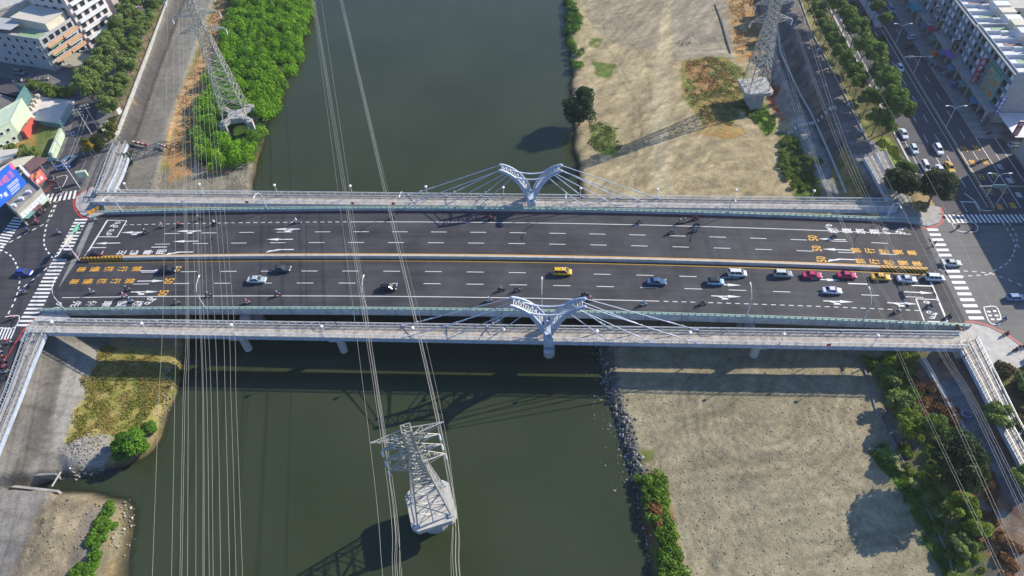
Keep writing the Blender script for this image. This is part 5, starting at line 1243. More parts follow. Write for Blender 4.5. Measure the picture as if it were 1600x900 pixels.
# river field tree
p=G(893,205,-6.4); tree('solo',p.x+2.5,p.y+1,p.z,1.5,'dark green tree on the upper right river bank, with its shadow on the water')
p=G(213,704,-6); tree('bushb',p.x,p.y+.5,p.z,1.15,'bright green mangrove bush hanging over the left shore'); p=G(238,672,-6); tree('bushb',p.x,p.y,p.z,.55,'small bright green bush above the mangrove bush'); p=G(196,714,-6.); tree('bushb',p.x,p.y,p.z,.6,'bright green bush nearest the muddy point')
for q,k,s,l in [((1398,640),'bushm',1.4,'green bush at the gravel edge, topmost of the thicket'),((1415,672),'lime',1.1,'yellow green bush above the big dark tree'),((1448,690),('r',1),.95,'green tree overlapping the left side of the big dark tree'),((1474,752),('big',0),1.12,'big dark green tree casting its shadow on the gravel field'),
  ((1500,735),('big',1),.62,'green tree on the right flank of the big dark tree'),((1497,800),'lime',.9,'lime green bush below the big dark tree'),((1520,830),'lime',.75,'lime green bush beside the lower dirt heap'),((1500,860),'bushm',1.1,'green bush near the lower right edge of the gravel'),
  ((1552,662),'bushm',1.35,'round green bush beside the near right ramp'),((1596,760),'bushm',1.3,'round green bush at the right edge of the frame'),((1372,588),'bushm',.9,'low green bush under the near footbridge end'),((1392,598),'bushm',1.0,'low green bush right below the near footbridge'),((1600,610),'bushm',1.2,'dark bush behind the near right ramp'),((1405,880),'bushm',.01,'x')]:
    if l=='x': continue
    p=G(q[0],q[1],-4); tree(k,p.x,p.y,p.z,s,l)
for k,v in list(PRO.items()):
    if not v[1]:
        for ch in list(v[0].children): bpy.data.objects.remove(ch)
        bpy.data.objects.remove(v[0])
def hfield(x,y):
    i=np.clip(((y-ys[0])/ins).astype(int),0,H.shape[0]-1); j=np.clip(((x-xs[0])/ins).astype(int),0,H.shape[1]-1); return H[i,j]
def sample_poly(poly,n,thin=.0):
    a=np.array(poly); lo=a.min(0); hi=a.max(0); out=[]
    tot=0
    while tot<n:
        q=rng.uniform(lo-1.5,hi+1.5,(n*3,2)); qx=q[:,0]+(fbm(q[:,0],q[:,1],5,401,3)-.5)*5; qy=q[:,1]+(fbm(q[:,0],q[:,1],5,411,3)-.5)*5; q=q[inpoly(qx,qy,poly)&(fbm(q[:,0],q[:,1],2.2,int(abs(poly[0][0]*3)),3)+rng.normal(0,.07,len(q))>thin)]; out.append(q); tot+=len(q)
        if tot==0: break
    return np.concatenate(out)[:n]
# mangrove canopy on the left bank: many rounded crowns grown together
MP=W([(372,-60),(362,0),(352,50),(346,90),(328,125),(312,165),(304,205),(300,235),(318,262),(352,268),(392,250),(402,225),(413,190),(428,155),(446,118),(463,85),(478,42),(485,0),(490,-60)],-4.5)
def canopy(name,poly,ncr,R0,R1,hh,nl,leaf,c1,c2,label,avoid=None,cat='thicket'):
    c=sample_poly(poly,ncr)
    if avoid is not None: c=c[np.hypot(c[:,0]-avoid[0],c[:,1]-avoid[1])>avoid[2]]
    n=len(c); R=rng.uniform(R0,R1,n); hz=rng.uniform(hh[0],hh[1],n); base=hfield(c[:,0],c[:,1]); tn=rng.random(n)
    k=rng.choice(n,nl,p=R**2/np.sum(R**2)); d=rng.normal(0,1,(nl,3)); d[:,2]=np.abs(d[:,2])*1.1-.25; d/=np.linalg.norm(d,axis=1)[:,None]
    lump=1+.22*np.sin(d[:,0]*7+k)*np.cos(d[:,1]*6+k*1.7)
    C=np.stack([c[k,0]+d[:,0]*R[k]*lump,c[k,1]+d[:,1]*R[k]*lump,base[k]+hz[k]*.55+d[:,2]*hz[k]*.5*lump],1)
    t=np.clip(tn[k]*.75+rng.random(nl)*.4,0,1)[:,None]; cols=np.array(c1)*(1-t)+np.array(c2)*t
    V,Fq,cc=leafcloud(C,d,leaf*rng.uniform(.7,1.3,nl),cols,.6); o=npmesh(name,V,Fq,cc,M['leaf']); return tag(o,label,cat,kind='stuff')
canopy('mangrove_thicket',MP,1300,.7,2.0,(2.,4.8),260000,.33,(.09,.22,.006),(.26,.50,.012),'dense bright green mangrove thicket along the left river bank',avoid=(Lc_.x+1.,Lc_.y-1.5,6.8))
canopy('bank_shrubs',W([(884,-60),(898,-60),(904,0),(910,30),(898,60),(906,80),(906,105),(895,112),(888,70),(885,0)],ZF),150,.6,1.3,(1.,2.2),26000,.32,(.06,.14,.012),(.15,.30,.02),'bright green shrubs lining the upper right river bank')
canopy('bank_shrubs',W([(1004,745),(1022,748),(1050,820),(1072,905),(1080,960),(1030,960),(1022,870),(1010,800)],ZF),130,.5,1.2,(.6,1.6),24000,.32,(.08,.16,.012),(.2,.34,.03),'green shrubs at the lower edge of the gravel bank')
canopy('bank_shrubs',W([(1012,780),(1030,785),(1045,835),(1025,845)],ZF),10,.8,1.4,(.7,1.4),3500,.32,(.30,.14,.05),(.38,.22,.09),'reddish dry shrubs between the green ones on the gravel bank')
canopy('bank_shrubs',W([(158,800),(172,796),(176,830),(165,860),(150,905),(140,960),(118,960),(128,900),(150,862)],-6),170,.35,.8,(.4,.8),20000,.26,(.09,.2,.012),(.17,.34,.03),'bright green grass clumps on the muddy point')
canopy('gully_shrubs',W([(1214,205),(1245,220),(1270,255),(1284,300),(1262,318),(1240,298),(1225,255)],-5),80,.5,1.3,(.5,1.4),16000,.30,(.07,.13,.015),(.22,.30,.04),'green shrubs in the gully below the upper right embankment')
canopy('gully_shrubs',W([(1355,556),(1418,556),(1440,640),(1410,650),(1380,600)],-5),80,.5,1.3,(.5,1.5),18000,.30,(.08,.15,.015),(.24,.34,.04),'green undergrowth below the right end of the near footbridge')
canopy('gully_shrubs',W([(1398,640),(1450,640),(1500,760),(1540,850),(1560,930),(1500,930),(1470,830),(1440,760),(1412,700)],-4.5),75,.4,1.1,(.3,.9),13000,.30,(.09,.16,.015),(.26,.34,.04),'green undergrowth around the big tree beside the gravel field')
canopy('dry_shrubs',W([(1440,590),(1462,600),(1520,700),(1560,790),(1600,870),(1580,900),(1540,820),(1490,740),(1450,650)],-3),130,.4,1.1,(.3,.9),18000,.32,(.20,.09,.04),(.36,.2,.08),'rust brown dry undergrowth on the right embankment slope')
canopy('dry_shrubs',W([(1560,560),(1620,560),(1640,720),(1600,690),(1575,620)],0),30,.8,1.8,(.6,1.8),9000,.34,(.05,.06,.02),(.18,.14,.06),'dark mixed undergrowth beyond the near right ramp')
canopy('hedge',W([(1285,-60),(1300,-60),(1378,60),(1398,92),(1392,98),(1360,60)],0),70,.5,.8,(.7,1.2),9000,.3,(.03,.06,.015),(.08,.13,.025),'trimmed green hedge on the planted avenue median',cat='hedge')
canopy('hedge',W([(45,130),(62,131),(90,140),(114,148),(112,157),(85,152),(60,143)],0),40,.7,1.2,(1.2,2.2),9000,.32,(.07,.13,.015),(.2,.28,.03),'yellow green hedge behind the white yard',cat='hedge')
canopy('roadside_shrubs',W([(185,205),(176,214),(158,240),(150,236),(160,205),(172,190)],0),24,.6,1.2,(.6,1.5),5000,.3,(.05,.09,.02),(.16,.18,.04),'weedy shrubs between the left street and the levee wall')
# tufts of grass and reeds
def tufts(name,poly,n,size,hgt_,c1,c2,label,z=None):
    q=sample_poly(poly,n,.47); n=len(q); z0=hfield(q[:,0],q[:,1]); C=np.stack([q[:,0],q[:,1],z0+hgt_*rng.uniform(.1,.6,n)],1); N=rng.normal(0,1,(n,3)); N[:,2]=np.abs(N[:,2])*.8+.3
    N/=np.linalg.norm(N,axis=1)[:,None]; f=fbm(q[:,0],q[:,1],3,77,3); t=np.clip((f-.3)*2.2+rng.normal(0,.12,n),0,1)[:,None]
    V,Fq,cc=leafcloud(C,N,size*rng.uniform(.5,1.4,n),np.array(c1)*(1-t)+np.array(c2)*t,.5); o=npmesh(name,V,Fq,cc,M['grassm']); return tag(o,label,'grass',kind='stuff')
tufts('dry_grass',W([(352,-60),(335,0),(322,60),(300,112),(272,170),(262,232),(284,232),(294,190),(320,130),(338,70),(354,0),(374,-60)],-5),9000,.30,.4,(.50,.31,.14),(.62,.42,.2),'orange dry grass strip beside the left levee road')
tufts('grass',W([(160,545),(270,552),(266,610),(255,640),(236,660),(212,682),(160,680),(114,698),(137,600)],-6),14000,.26,.25,(.22,.24,.04),(.44,.32,.12),'patchy green and straw grass on the lower left bank')
tufts('grass',W([(1070,95),(1130,90),(1165,112),(1170,160),(1140,198),(1102,192),(1068,150)],ZF),6000,.30,.3,(.12,.14,.03),(.32,.2,.07),'brown and green weeds on the upper right field')
tufts('grass',W([(1148,165),(1172,158),(1200,168),(1212,200),(1195,213),(1178,186)],ZF),3500,.3,.4,(.06,.13,.02),(.14,.24,.03),'fresh green weeds around the pylon column')
tufts('grass',W([(920,190),(965,200),(968,240),(938,245),(918,224)],ZF),1500,.3,.3,(.10,.15,.03),(.2,.2,.07),'scattered green weeds on the sand field')
tufts('grass',W([(1372,218),(1386,213),(1424,265),(1388,275),(1376,245)],0),3500,.28,.25,(.12,.19,.02),(.26,.27,.04),'grass verge beside the queueing avenue cars')
tufts('dry_grass',W([(1172,-60),(1212,0),(1198,50),(1185,100),(1155,92),(1145,40),(1140,-60)],ZF),7000,.32,.4,(.30,.17,.07),(.46,.27,.1),'golden dry grass below the right pylon')
tufts('dry_grass',W([(1198,112),(1212,108),(1216,165),(1226,180),(1208,168)],ZF),1600,.3,.5,(.40,.17,.07),(.44,.12,.06),'red brown dry weeds beside the pylon column')
tufts('grass',W([(1360,705),(1385,695),(1440,780),(1482,862),(1500,930),(1482,930),(1425,810)],ZF),4500,.28,.4,(.07,.14,.015),(.15,.26,.03),'green weeds along the kerb of the gravel field')
# ---- rocks
def rocks(name,pts,smin,smax,label,c1=(.20,.19,.16),c2=(.48,.46,.40)):
    ico=[(0,0,1),(.89,0,.45),(.28,.85,.45),(-.72,.53,.45),(-.72,-.53,.45),(.28,-.85,.45),(.72,.53,-.45),(-.28,.85,-.45),(-.89,0,-.45),(-.28,-.85,-.45),(.72,-.53,-.45),(0,0,-1)]
    fi=[(0,1,2),(0,2,3),(0,3,4),(0,4,5),(0,5,1),(1,6,2),(2,7,3),(3,8,4),(4,9,5),(5,10,1),(2,6,7),(3,7,8),(4,8,9),(5,9,10),(1,10,6),(11,7,6),(11,8,7),(11,9,8),(11,10,9),(11,6,10)]
    I=np.array(ico); n=len(pts); s=smin+(smax-smin)*rng.random(n)**3; sc3=s[:,None,None]*rng.uniform(.6,1.2,(n,1,3)); jit=1+rng.normal(0,.16,(n,12,1)); V=I[None]*sc3*jit
    a=rng.random(n)*6.28; ca,sa=np.cos(a)[:,None],np.sin(a)[:,None]; x=V[...,0]*ca-V[...,1]*sa; y=V[...,0]*sa+V[...,1]*ca
    V=np.stack([x+pts[:,0:1],y+pts[:,1:2],V[...,2]*.8+pts[:,2:3]],-1).reshape(-1,3); Fq=(np.array(fi)[None]+12*np.arange(n)[:,None,None]).reshape(-1,3)
    t=rng.random(n)[:,None]**2; cols=np.repeat(np.array(c1)*(1-t)+np.array(c2)*t,12,0); o=npmesh(name,V,Fq,cols,M['ground']); return tag(o,label,'rocks',kind='stuff')
def along(poly,n,w):
    a=np.array(poly); L=np.hypot(*(a[1:]-a[:-1]).T); k=rng.choice(len(L),n,p=L/L.sum()); t=rng.random(n)[:,None]; q=a[k]*(1-t)+a[k+1]*t+rng.normal(0,w,(n,2)); return np.column_stack([q,np.maximum(hfield(q[:,0],q[:,1])+.05,ZW-.3)])
rocks('riprap',along(W([(928,545),(940,600),(957,650),(975,715),(988,765)],-6.6),3600,1.6),.12,.5,'dark riprap stones along the gravel bank waterline',(.12,.12,.11),(.34,.34,.33))
rocks('riprap',along(W([(985,765),(1003,830),(1012,900)],-7),600,.7),.1,.45,'loose stones at the foot of the lower bank shrubs',(.14,.13,.11),(.45,.43,.38))
rocks('riprap',along(W([(884,0),(888,100),(891,230),(900,300)],-6.8),900,.8),.1,.4,'dark stones along the upper right waterline',(.08,.08,.07),(.26,.25,.2))
rocks('stones',along(W([(200,790),(208,800),(200,825),(188,845),(192,860)],-7.2),110,1.1),.08,.34,'pale stones scattered in the shallows by the muddy point',(.3,.28,.22),(.5,.47,.41))
rocks('stones',along(W([(108,740),(130,742),(160,732)],-6.3),90,.5),.12,.4,'pale stones at the mouth of the drain channel',(.35,.33,.26),(.6,.57,.5))
rocks('stones',along(W([(272,560),(262,600),(262,640),(250,660)],-6.4),160,.7),.1,.35,'grey stones along the lower left grass bank',(.18,.17,.14),(.4,.38,.33))
q=sample_poly(W([(950,600),(1340,570),(1440,900),(1080,900)],ZF),3200); rocks('gravel',np.column_stack([q,hfield(q[:,0],q[:,1])+.02]),.05,.2,'loose gravel stones over the grey river field',(.2,.19,.15),(.38,.35,.28))
q=sample_poly(W([(910,60),(1120,60),(1200,290),(910,290)],ZF),700); rocks('gravel',np.column_stack([q,hfield(q[:,0],q[:,1])+.02]),.05,.2,'loose stones over the sandy river field',(.3,.27,.2),(.55,.5,.4))
q=sample_poly(W([(262,260),(395,255),(390,320),(200,330)],-6),500); rocks('rubble',np.column_stack([q,hfield(q[:,0],q[:,1])+.03]),.08,.3,'rubble on the left bank beside the far footbridge',(.28,.25,.2),(.5,.47,.4))
q=sample_poly(W([(70,790),(170,775),(150,900),(30,900)],-6),260); rocks('rubble',np.column_stack([q,hfield(q[:,0],q[:,1])+.03]),.05,.26,'clods and rubble on the brown muddy point',(.24,.2,.13),(.36,.3,.21))
# ---- levee walls and odd things
def wall(name,px,z0,z1,th,m,label,cat='wall',zp=0.):
    b=MB(); q=[Vector((*P2(*p,zp),0)) for p in px]; o0=q[0].copy()
    for a,c in zip(q[:-1],q[1:]): b.bar((a.x-o0.x,a.y-o0.y,(z0+z1)/2),(c.x-o0.x,c.y-o0.y,(z0+z1)/2),th,z1-z0)
    o=b.build(name,M[m] if isinstance(m,str) else m,loc=(o0.x,o0.y,0)); return tag(o,label,cat)
wall('levee_wall',[(267,-40),(262,0),(225,97),(183,207),(178,216)],-1,.5,.3,'conc','low pale concrete wall along the left levee trees')
wall('levee_wall',[(1242,-40),(1250,0),(1268,50),(1309,128),(1354,218)],-.5,.3,.25,'conc','low concrete kerb wall of the right embankment path')
wall('field_kerb',[(1350,575),(1368,640),(1400,700),(1440,780),(1478,860),(1495,920)],ZF-.5,ZF+.3,.3,'conc_d','low concrete wall along the right edge of the gravel field',zp=ZF)
wall('guard_wall',[(1440,562),(1458,590),(1515,690),(1540,740)],-4.5,-2.3,.9,'conc','pale concrete ledge running down the right embankment',zp=-3)
wall('terrace_kerb',[(1212,20),(1219,82),(1251,150),(1266,176),(1291,230),(1322,303)],-4.8,-3.9,.5,'conc_l','pale concrete kerb of the upper right terrace',zp=-4.3)
wall('log',[(1117,8),(1128,38),(1134,60),(1141,84)],ZF-.1,ZF+.35,.45,'dark','long dark ridge of earth on the upper right field','earth ridge',zp=ZF)
# outlet: dark channel wall and gate on the left
wall('outlet_wall',[(-40,742),(20,744),(88,741)],-8,-5.2,.5,'conc_d','dark concrete wall of the drain outlet on the left','outlet wall',zp=-5.5)
wall('outlet_wall',[(-40,758),(20,760),(92,768)],-8,-5.6,.5,'conc','pale concrete lip of the drain outlet, nearest the mud','outlet wall',zp=-5.8)
wall('plank',[(81,760),(95,737)],-5.3,-5.15,.3,'conc_l','pale plank laid across the drain channel','plank',zp=-5.2)
# manhole ladder steps across the embankment terrace
b=MB(); A=P(1236,196,-3.2); B=P(1303,176,-1.5)
for i in range(16): c=A.lerp(B,i/15); b.box((c.x-A.x,c.y-A.y,hgt(c.x,c.y)-A.z+.35),(.55,1.6,.35))
tag(b.build('stairs',M['conc_l'],loc=A),'pale stepped concrete drain crossing the upper right embankment','stairs')
for i,q in enumerate([(1283,79),(1331,165),(1352,206)]):
    c=P(*q,0); b=MB(); b.box((0,0,.5),(.8,.6,1.),.4,.9); tag(b.build('cabinet',M['steelw'],loc=(c.x-1,c.y,-.1)),f'small white cabinet on the embankment wall, {ORD[i]} from the top','cabinet','white cabinets on the embankment wall')
# red and white barriers
for i,(a,c) in enumerate([((209,224),(231,229)),((249,228),(262,232))]):
    A=P(*a,-4.6); B=P(*c,-4.6); b=MB(); n=6
    for k in range(n): b.mi=k%2; b.bar(A.lerp(B,k/n)-A+Vector((0,0,.5)),A.lerp(B,(k+1)/n)-A+Vector((0,0,.5)),.4,.9)
    tag(b.build('road_barrier',[M['white'],M['redp']],loc=A),f'red and white barrier across the left levee road, {"left" if i==0 else "right"} piece','barrier','barriers across the levee road')
# orange construction barrier at the far left corner
c=P(148,331,.1); b=MB()
for k in range(3): b.box((k*.7-.7,k*.9-.9,.5),(.35,1.,.9),-.6)
tag(b.build('road_barrier',paint((.6,.28,.03),.5,0),loc=(c.x,c.y,.14)),'orange hazard barrier at the far left bridge corner','barrier')
c=P(1493,511,.1); b=MB(); b.box((0,0,.55),(.5,1.2,1.),.2); b.box((.5,-.9,.4),(.4,.9,.7),.5); tag(b.build('utility_box',paint((.25,.1,.06),.7,0),loc=(c.x,c.y,.1)),'rusty brown utility box at the near right bridge corner','utility box')
# parked tricycle-like dark cart and purple frame
c=G(1510,648,-2.5); b=MB(); b.tube([(math.cos(a)*1.1,math.sin(a)*.8,.4) for a in np.linspace(0,5.6,12)],.14,6); tag(b.build('tube_frame',paint((.35,.25,.5),.5,0),loc=c),'curled lilac tube frame lying on the right embankment','frame')

q=sample_poly(W([(98,700),(135,683),(170,686),(172,712),(150,738),(95,745)],-6),420); rocks('rubble',np.column_stack([q,hfield(q[:,0],q[:,1])+.05]),.08,.3,'heap of pale grey rubble beside the mangrove bush',(.25,.23,.19),(.34,.32,.28))
# ---------------------------------------------------------------- buildings
def wmesh(name,w_,h_,d_=.12):
    b=MB(); b.box((0,-d_/2,h_/2),(w_,d_,h_)); me=b.build(name,M['steelw']); return me
def facade_windows(rt,p0,p1,z0,fl,nf,nc,ww,wh,zoff=1.,marg=.6,frame=M['steelw'],glass=M['glass'],sill=True,skip=()):
    p0=Vector(p0);p1=Vector(p1); d=(p1-p0); L=d.length; d/=L; ang=math.atan2(d.y,d.x); n=Vector((d.y,-d.x)); off=Vector(rt.location)
    first=None; k=0
    for f in range(nf):
        for c in range(nc):
            if (f,c) in skip: continue
            t=marg+(L-2*marg)*(c+.5)/nc; q=p0+d*t+n*.02
            if first is None:
                b=MB(); b.box((-ww/2-.05,0,wh/2),(.1,.14,wh+.2)); b.box((ww/2+.05,0,wh/2),(.1,.14,wh+.2)); b.box((0,0,wh+.05),(ww,.14,.1)); b.box((0,-.04,-.06),(ww+.3,.26,.12)); fr=b.build('window',frame,rt)
                b=MB(); b.box((0,.02,wh/2),(ww,.05,wh)); b.box((0,-.02,wh/2),(.06,.07,wh)); g=b.build('pane',glass,fr); first=fr
                o=fr
            else: o=copy_tree(first,rt)
            o.location=(q.x-off.x,q.y-off.y,z0+f*fl+zoff-off.z); o.rotation_euler=(0,0,ang); k+=1
def building(name,A,B,dv,z,h,wallm,label,roofm=None,par=.7,cat='building',holes=None):
    """A->B front line (outward normal on its right-hand side), dv depth vector"""
    A=Vector(A);B=Vector(B);dv=Vector(dv); c=(A+B+dv)/2; r=empty(name,(c.x,c.y,z),0,label,cat)
    poly=[tuple(q-c) for q in (A,B,B+dv,A+dv)]
    b=MB(); b.prism(poly,-.3,h); b.build('wall',wallm,r)
    b=MB(); 
    for i in range(4): a=Vector(poly[i]); e=Vector(poly[(i+1)%4]); b.bar((*a,h+par/2+.002),(*e,h+par/2+.002),.25,par)
    b.build('parapet',wallm,r)
    b=MB(); q=[tuple(Vector(p)*.985) for p in poly]; b.prism(q,h+.01,h+.06); b.build('roof',roofm or M['conc'],r)
    return r
def rbox(rt,name,cx,cy,w_,d_,z0,z1,m,rz=0,taper=1.):
    off=Vector(rt.location); b=MB(); b.box((0,0,0),(w_,d_,z1-z0),0,taper); o=b.build(name,m,rt); o.location=(cx-off.x,cy-off.y,(z0+z1)/2-off.z); o.rotation_euler=(0,0,rz); return o
def tank(rt,x,y,z,rz):
    off=Vector(rt.location); b=MB()
    for s in (-1,1): b.bar((s*.7,-.5,0),(s*.7,-.5,1.2),.06); b.bar((s*.7,.5,0),(s*.7,.5,1.2),.06)
    n=10; vs=[(sx,.55*math.cos(2*math.pi*k/n),1.7+.55*math.sin(2*math.pi*k/n)) for sx in (-1.1,1.1) for k in range(n)]
    b.add(vs,[(k,(k+1)%n,n+(k+1)%n,n+k) for k in range(n)]+[tuple(range(n))[::-1],tuple(range(n,2*n))]); o=b.build('water_tank',M['galv'],rt); o.location=(x-off.x,y-off.y,z-off.z); o.rotation_euler=(0,0,rz)
pl_=lambda c,r=.7,v=.12: mat('wall plaster',c,r,var=v,scale=.7)
GREYW=pl_((.36,.37,.38)); CREAM=pl_((.58,.53,.42)); ORANGE=pl_((.55,.30,.16)); PINKW=pl_((.62,.52,.49)); PGRN=pl_((.46,.55,.42)); ROOFC=mat('corrugated cream roof',(.55,.51,.43),.6,var=.12); ROOFG=mat('green roof paint',(.25,.38,.2),.7,var=.2); ROOFB=mat('brown sheet roof',(.17,.09,.08),.6,var=.2)
TEAL=mat('teal painted steel',(.12,.28,.26),.5,var=.15); BLUEG=pl_((.22,.26,.32)); TILE=pl_((.30,.32,.35)); WHITEP=pl_((.60,.62,.64))
# four storey house
A=P(61,63,11.3).xy; B=P(112,30,11.3).xy; D0=P(0,54,11.3).xy; u=(B-A).normalized(); nrm=Vector((-u.y,u.x)); dl=(D0-A); back=dl.normalized()*34
h1=building('apartment_house',A,B,back,0,11.2,GREYW,'four storey grey house with orange balconies and a cream sheet metal roof',M['conc_l'])
facade_windows(h1,A+back,A,0,2.8,4,9,1.2,1.3,1.1,.8,skip=((0,8),(0,7),(1,3),(2,1)))
Lf=(B-A).length; ang=math.atan2(u.y,u.x); fn=Vector((u.y,-u.x))
for f in (1,2,3):
    for s in range(2):
        m=A+u*Lf*(.27+.48*s)+fn*.75; rbox(h1,'balcony',m.x,m.y,Lf*.44,1.5,f*2.8-.1,f*2.8+.12,M['conc_l'],ang)
        m=A+u*Lf*(.27+.48*s)+fn*1.45; rbox(h1,'balcony_front',m.x,m.y,Lf*.44,.14,f*2.8+.12,f*2.8+1.05,ORANGE,ang)
        if f<3: m2=A+u*Lf*(.27+.48*s)+fn*1.15; rbox(h1,'awning',m2.x,m2.y,Lf*.38,1.0,f*2.8+2.25,f*2.8+2.35,ROOFG if s==0 else M['steelw'],ang)
facade_windows(h1,A,B,0,2.8,4,5,2.0,1.7,.9,.5)
cc=(A+B+back)/2; m=cc+u*2.3; 
def shed(rt,pts4,zl,zr,m,th=.15,name='roof_cover'):
    off=Vector(rt.location); vs=[(p[0]-off.x,p[1]-off.y,z-off.z) for p,z in zip(pts4,(zl,zl,zr,zr))]; b=MB(); b.add(vs+[(x,y,z-th) for x,y,z in vs],[(0,1,2,3),(7,6,5,4),(0,4,5,1),(1,5,6,2),(2,6,7,3),(3,7,4,0)]); return b.build(name,m,rt)
bu=back.normalized()
s0=A+u*Lf*.38+bu*1.; shed(h1,[s0,s0+u*Lf*.62,s0+u*Lf*.62+bu*14,s0+bu*14],14.2,14.8,ROOFC); q=s0+u*Lf*.31+bu*7; rbox(h1,'roof_room',q.x,q.y,13.4,Lf*.58,11.26,14.0,CREAM,math.atan2(bu.y,bu.x))
s1=A+u*.6+bu*1.; shed(h1,[s1,s1+u*3.5,s1+u*3.5+bu*9,s1+bu*9],11.45,11.5,ROOFG,.08)
s1=A+u*.4+bu*11; shed(h1,[s1,s1+u*7,s1+u*7+bu*22,s1+bu*22],13.4,12.6,mat('grey sheet roof',(.42,.42,.42),.6,var=.12))
# pink tower behind
A2=B+u*.6+fn*.6; B2=A2+u*15; h2=building('apartment_tower',A2,B2,bu*16,0,19,PINKW,'tall pinkish white apartment block with bay windows behind the orange balconies',M['conc_l'])
facade_windows(h2,A2,B2,0,3.1,6,4,2.2,1.9,.8,.4,frame=WHITEP); facade_windows(h2,A2+bu*16,A2,0,3.1,6,4,1.6,1.6,.9,.6)
for f in range(1,6): m=A2+u*7.5+fn*.55; rbox(h2,'balcony',m.x,m.y,13.5,1.1,f*3.1-.1,f*3.1+.75,WHITEP,ang)
# green canopy roofs in front
def canopy_roof(px,z,m,label,cat='canopy',posts=True,name='canopy'):
    q=[P2(*p,z) for p in px]; c=(sum(a for a,_ in q)/len(q),sum(b_ for _,b_ in q)/len(q)); r=empty(name,(c[0],c[1],0),0,label,cat)
    b=MB(); b.prism([(x-c[0],y-c[1]) for x,y in q],z-.12,z); b.build('roof',m,r)
    for x,y in q:
        b=MB(); b.cyl(((x-c[0])*.94,(y-c[1])*.94),.08,0,z-.12,6); b.build('post',M['galv'],r)
    return r
canopy_roof([(133,23),(158,28),(145,41),(125,38)],4.,PGRN,'upper pale green canopy beside the pink apartment block')
canopy_roof([(125,39),(145,42),(135,60),(120,55)],4.,PGRN,'middle pale green canopy with a red trim beside the pink block')
canopy_roof([(118,82),(146,86),(128,110),(95,93)],3.6,mat('khaki canvas',(.33,.3,.2),.9,var=.25),'khaki canvas shelter in front of the four storey house')
# beige block top left and grey block with white frame
A3=A+bu*8+(-fn)*0+u*Lf*1.12; h3=building('apartment_house',P(-40,30,14).xy,P(62,-2,14).xy,nrm*14,0,14,CREAM,'cream and yellow block at the top left corner of the photo',M['conc_l']); 
facade_windows(h3,P(-40,30,14).xy,P(62,-2,14).xy,0,3.,4,5,1.7,1.5,.9,.8)
A4=P(122,38,0).xy; B4=P(189,30,0).xy; B4=A4+(B4-A4)
h4=building('warehouse',A4,B4,Vector((4,16)),0,9,pl_((.40,.38,.40)),'grey house with a pale green roof at the top edge beside the trees',ROOFG)
facade_windows(h4,A4,B4,0,4,2,3,2.0,1.3,1.8,1.)
q=B4; rbox(h4,'white_frame',q.x-.2,q.y+.2,.4,.5,0,9.5,M['steelw']); 
# white yard
ms=MB(); ms.sheet([P2(*p,0) for p in [(36,192),(40,178),(57,150),(116,157),(117,168),(98,199)]],.012); struct(ms.build('yard',mat('pale yard concrete',(.62,.56,.52),.85,var=.08,scale=.4)))
def frame_fence(a,b_,z0,z1,label,nx_=5,pane=True,m=TEAL,zp=0.):
    A_=P(*a,zp); B_=P(*b_,zp); r=empty('screen_fence',(A_.x,A_.y,0),0,label,'fence'); d=B_-A_; d.z=0
    b=MB(); 
    for k in range(nx_+1): q=d*(k/nx_); b.bar(q+Vector((0,0,z0)),q+Vector((0,0,z1)),.12)
    for zz in (z0+.1,(z0+z1)/2,z1): b.bar(Vector((0,0,zz)),d+Vector((0,0,zz)),.1)
    for k in range(nx_): b.bar(d*(k/nx_)+Vector((0,0,z0)),d*((k+1)/nx_)+Vector((0,0,z1)),.06); b.bar(d*((k+1)/nx_)+Vector((0,0,z0)),d*(k/nx_)+Vector((0,0,z1)),.06)
    b.build('frame',m,r)
    if pane: b=MB(); b.bar(Vector((0,0,(z0+z1)/2)),d+Vector((0,0,(z0+z1)/2)),.03,(z1-z0)*.96); b.build('panel',mat('tinted screen',(.10,.2,.22),.3,var=.2),r)
    return r
frame_fence((32,190),(52,155),0.3,5,'tall teal steel frame screen on the left of the white yard',3)
frame_fence((52,153),(30,142),0.3,3.5,'teal screen closing the back of the market yard',4)
frame_fence((117,168),(98,200),0,2.3,'teal railing fence along the street side of the white yard',10,False)
wall('yard_wall',[(34,193),(62,195),(98,200)],0,1.6,.2,TEAL,'grey green wall on the near side of the white yard')
b=MB(); A_=P(43,217,0); B_=P(57,195,0); b.bar(Vector((0,0,1.4)),B_-A_+Vector((0,0,1.4)),.8,2.8); tag(b.build('container',paint((.5,.09,.07),.6,0),loc=A_),'red metal container standing on the weedy plot','container')
for k,(q,w1) in enumerate([((58,153),1),((53,160),1),((50,166),1),((46,172),1),((42,179),1),((38,186),1)]):
    c=P(*q,0); b=MB(); b.box((0,0,.6),(1.2,1.6,1.2),.5,.8); tag(b.build('crate',mat('wrapped goods',(.5,.44,.36),.8,var=.3,scale=2),loc=(c.x+.6,c.y,0)),f'pale wrapped crate against the teal screen, {ORD[k]} from the back','crate','crates along the teal screen')
wall('street_wall',[(101,211),(94,228),(84,252)],0,2.6,.7,PGRN,'tall pale green wall along the left street')
# pale green gable house
hA=P(-30,226,5).xy; hB=P(21,196,5).xy; h5=building('gable_house',hA,hB,Vector((-3,12)),0,6.5,PGRN,'pale mint green house at the left edge of the frame',PGRN,.3); facade_windows(h5,hA,hB,0,3,2,4,.9,.9,1.2,1.)
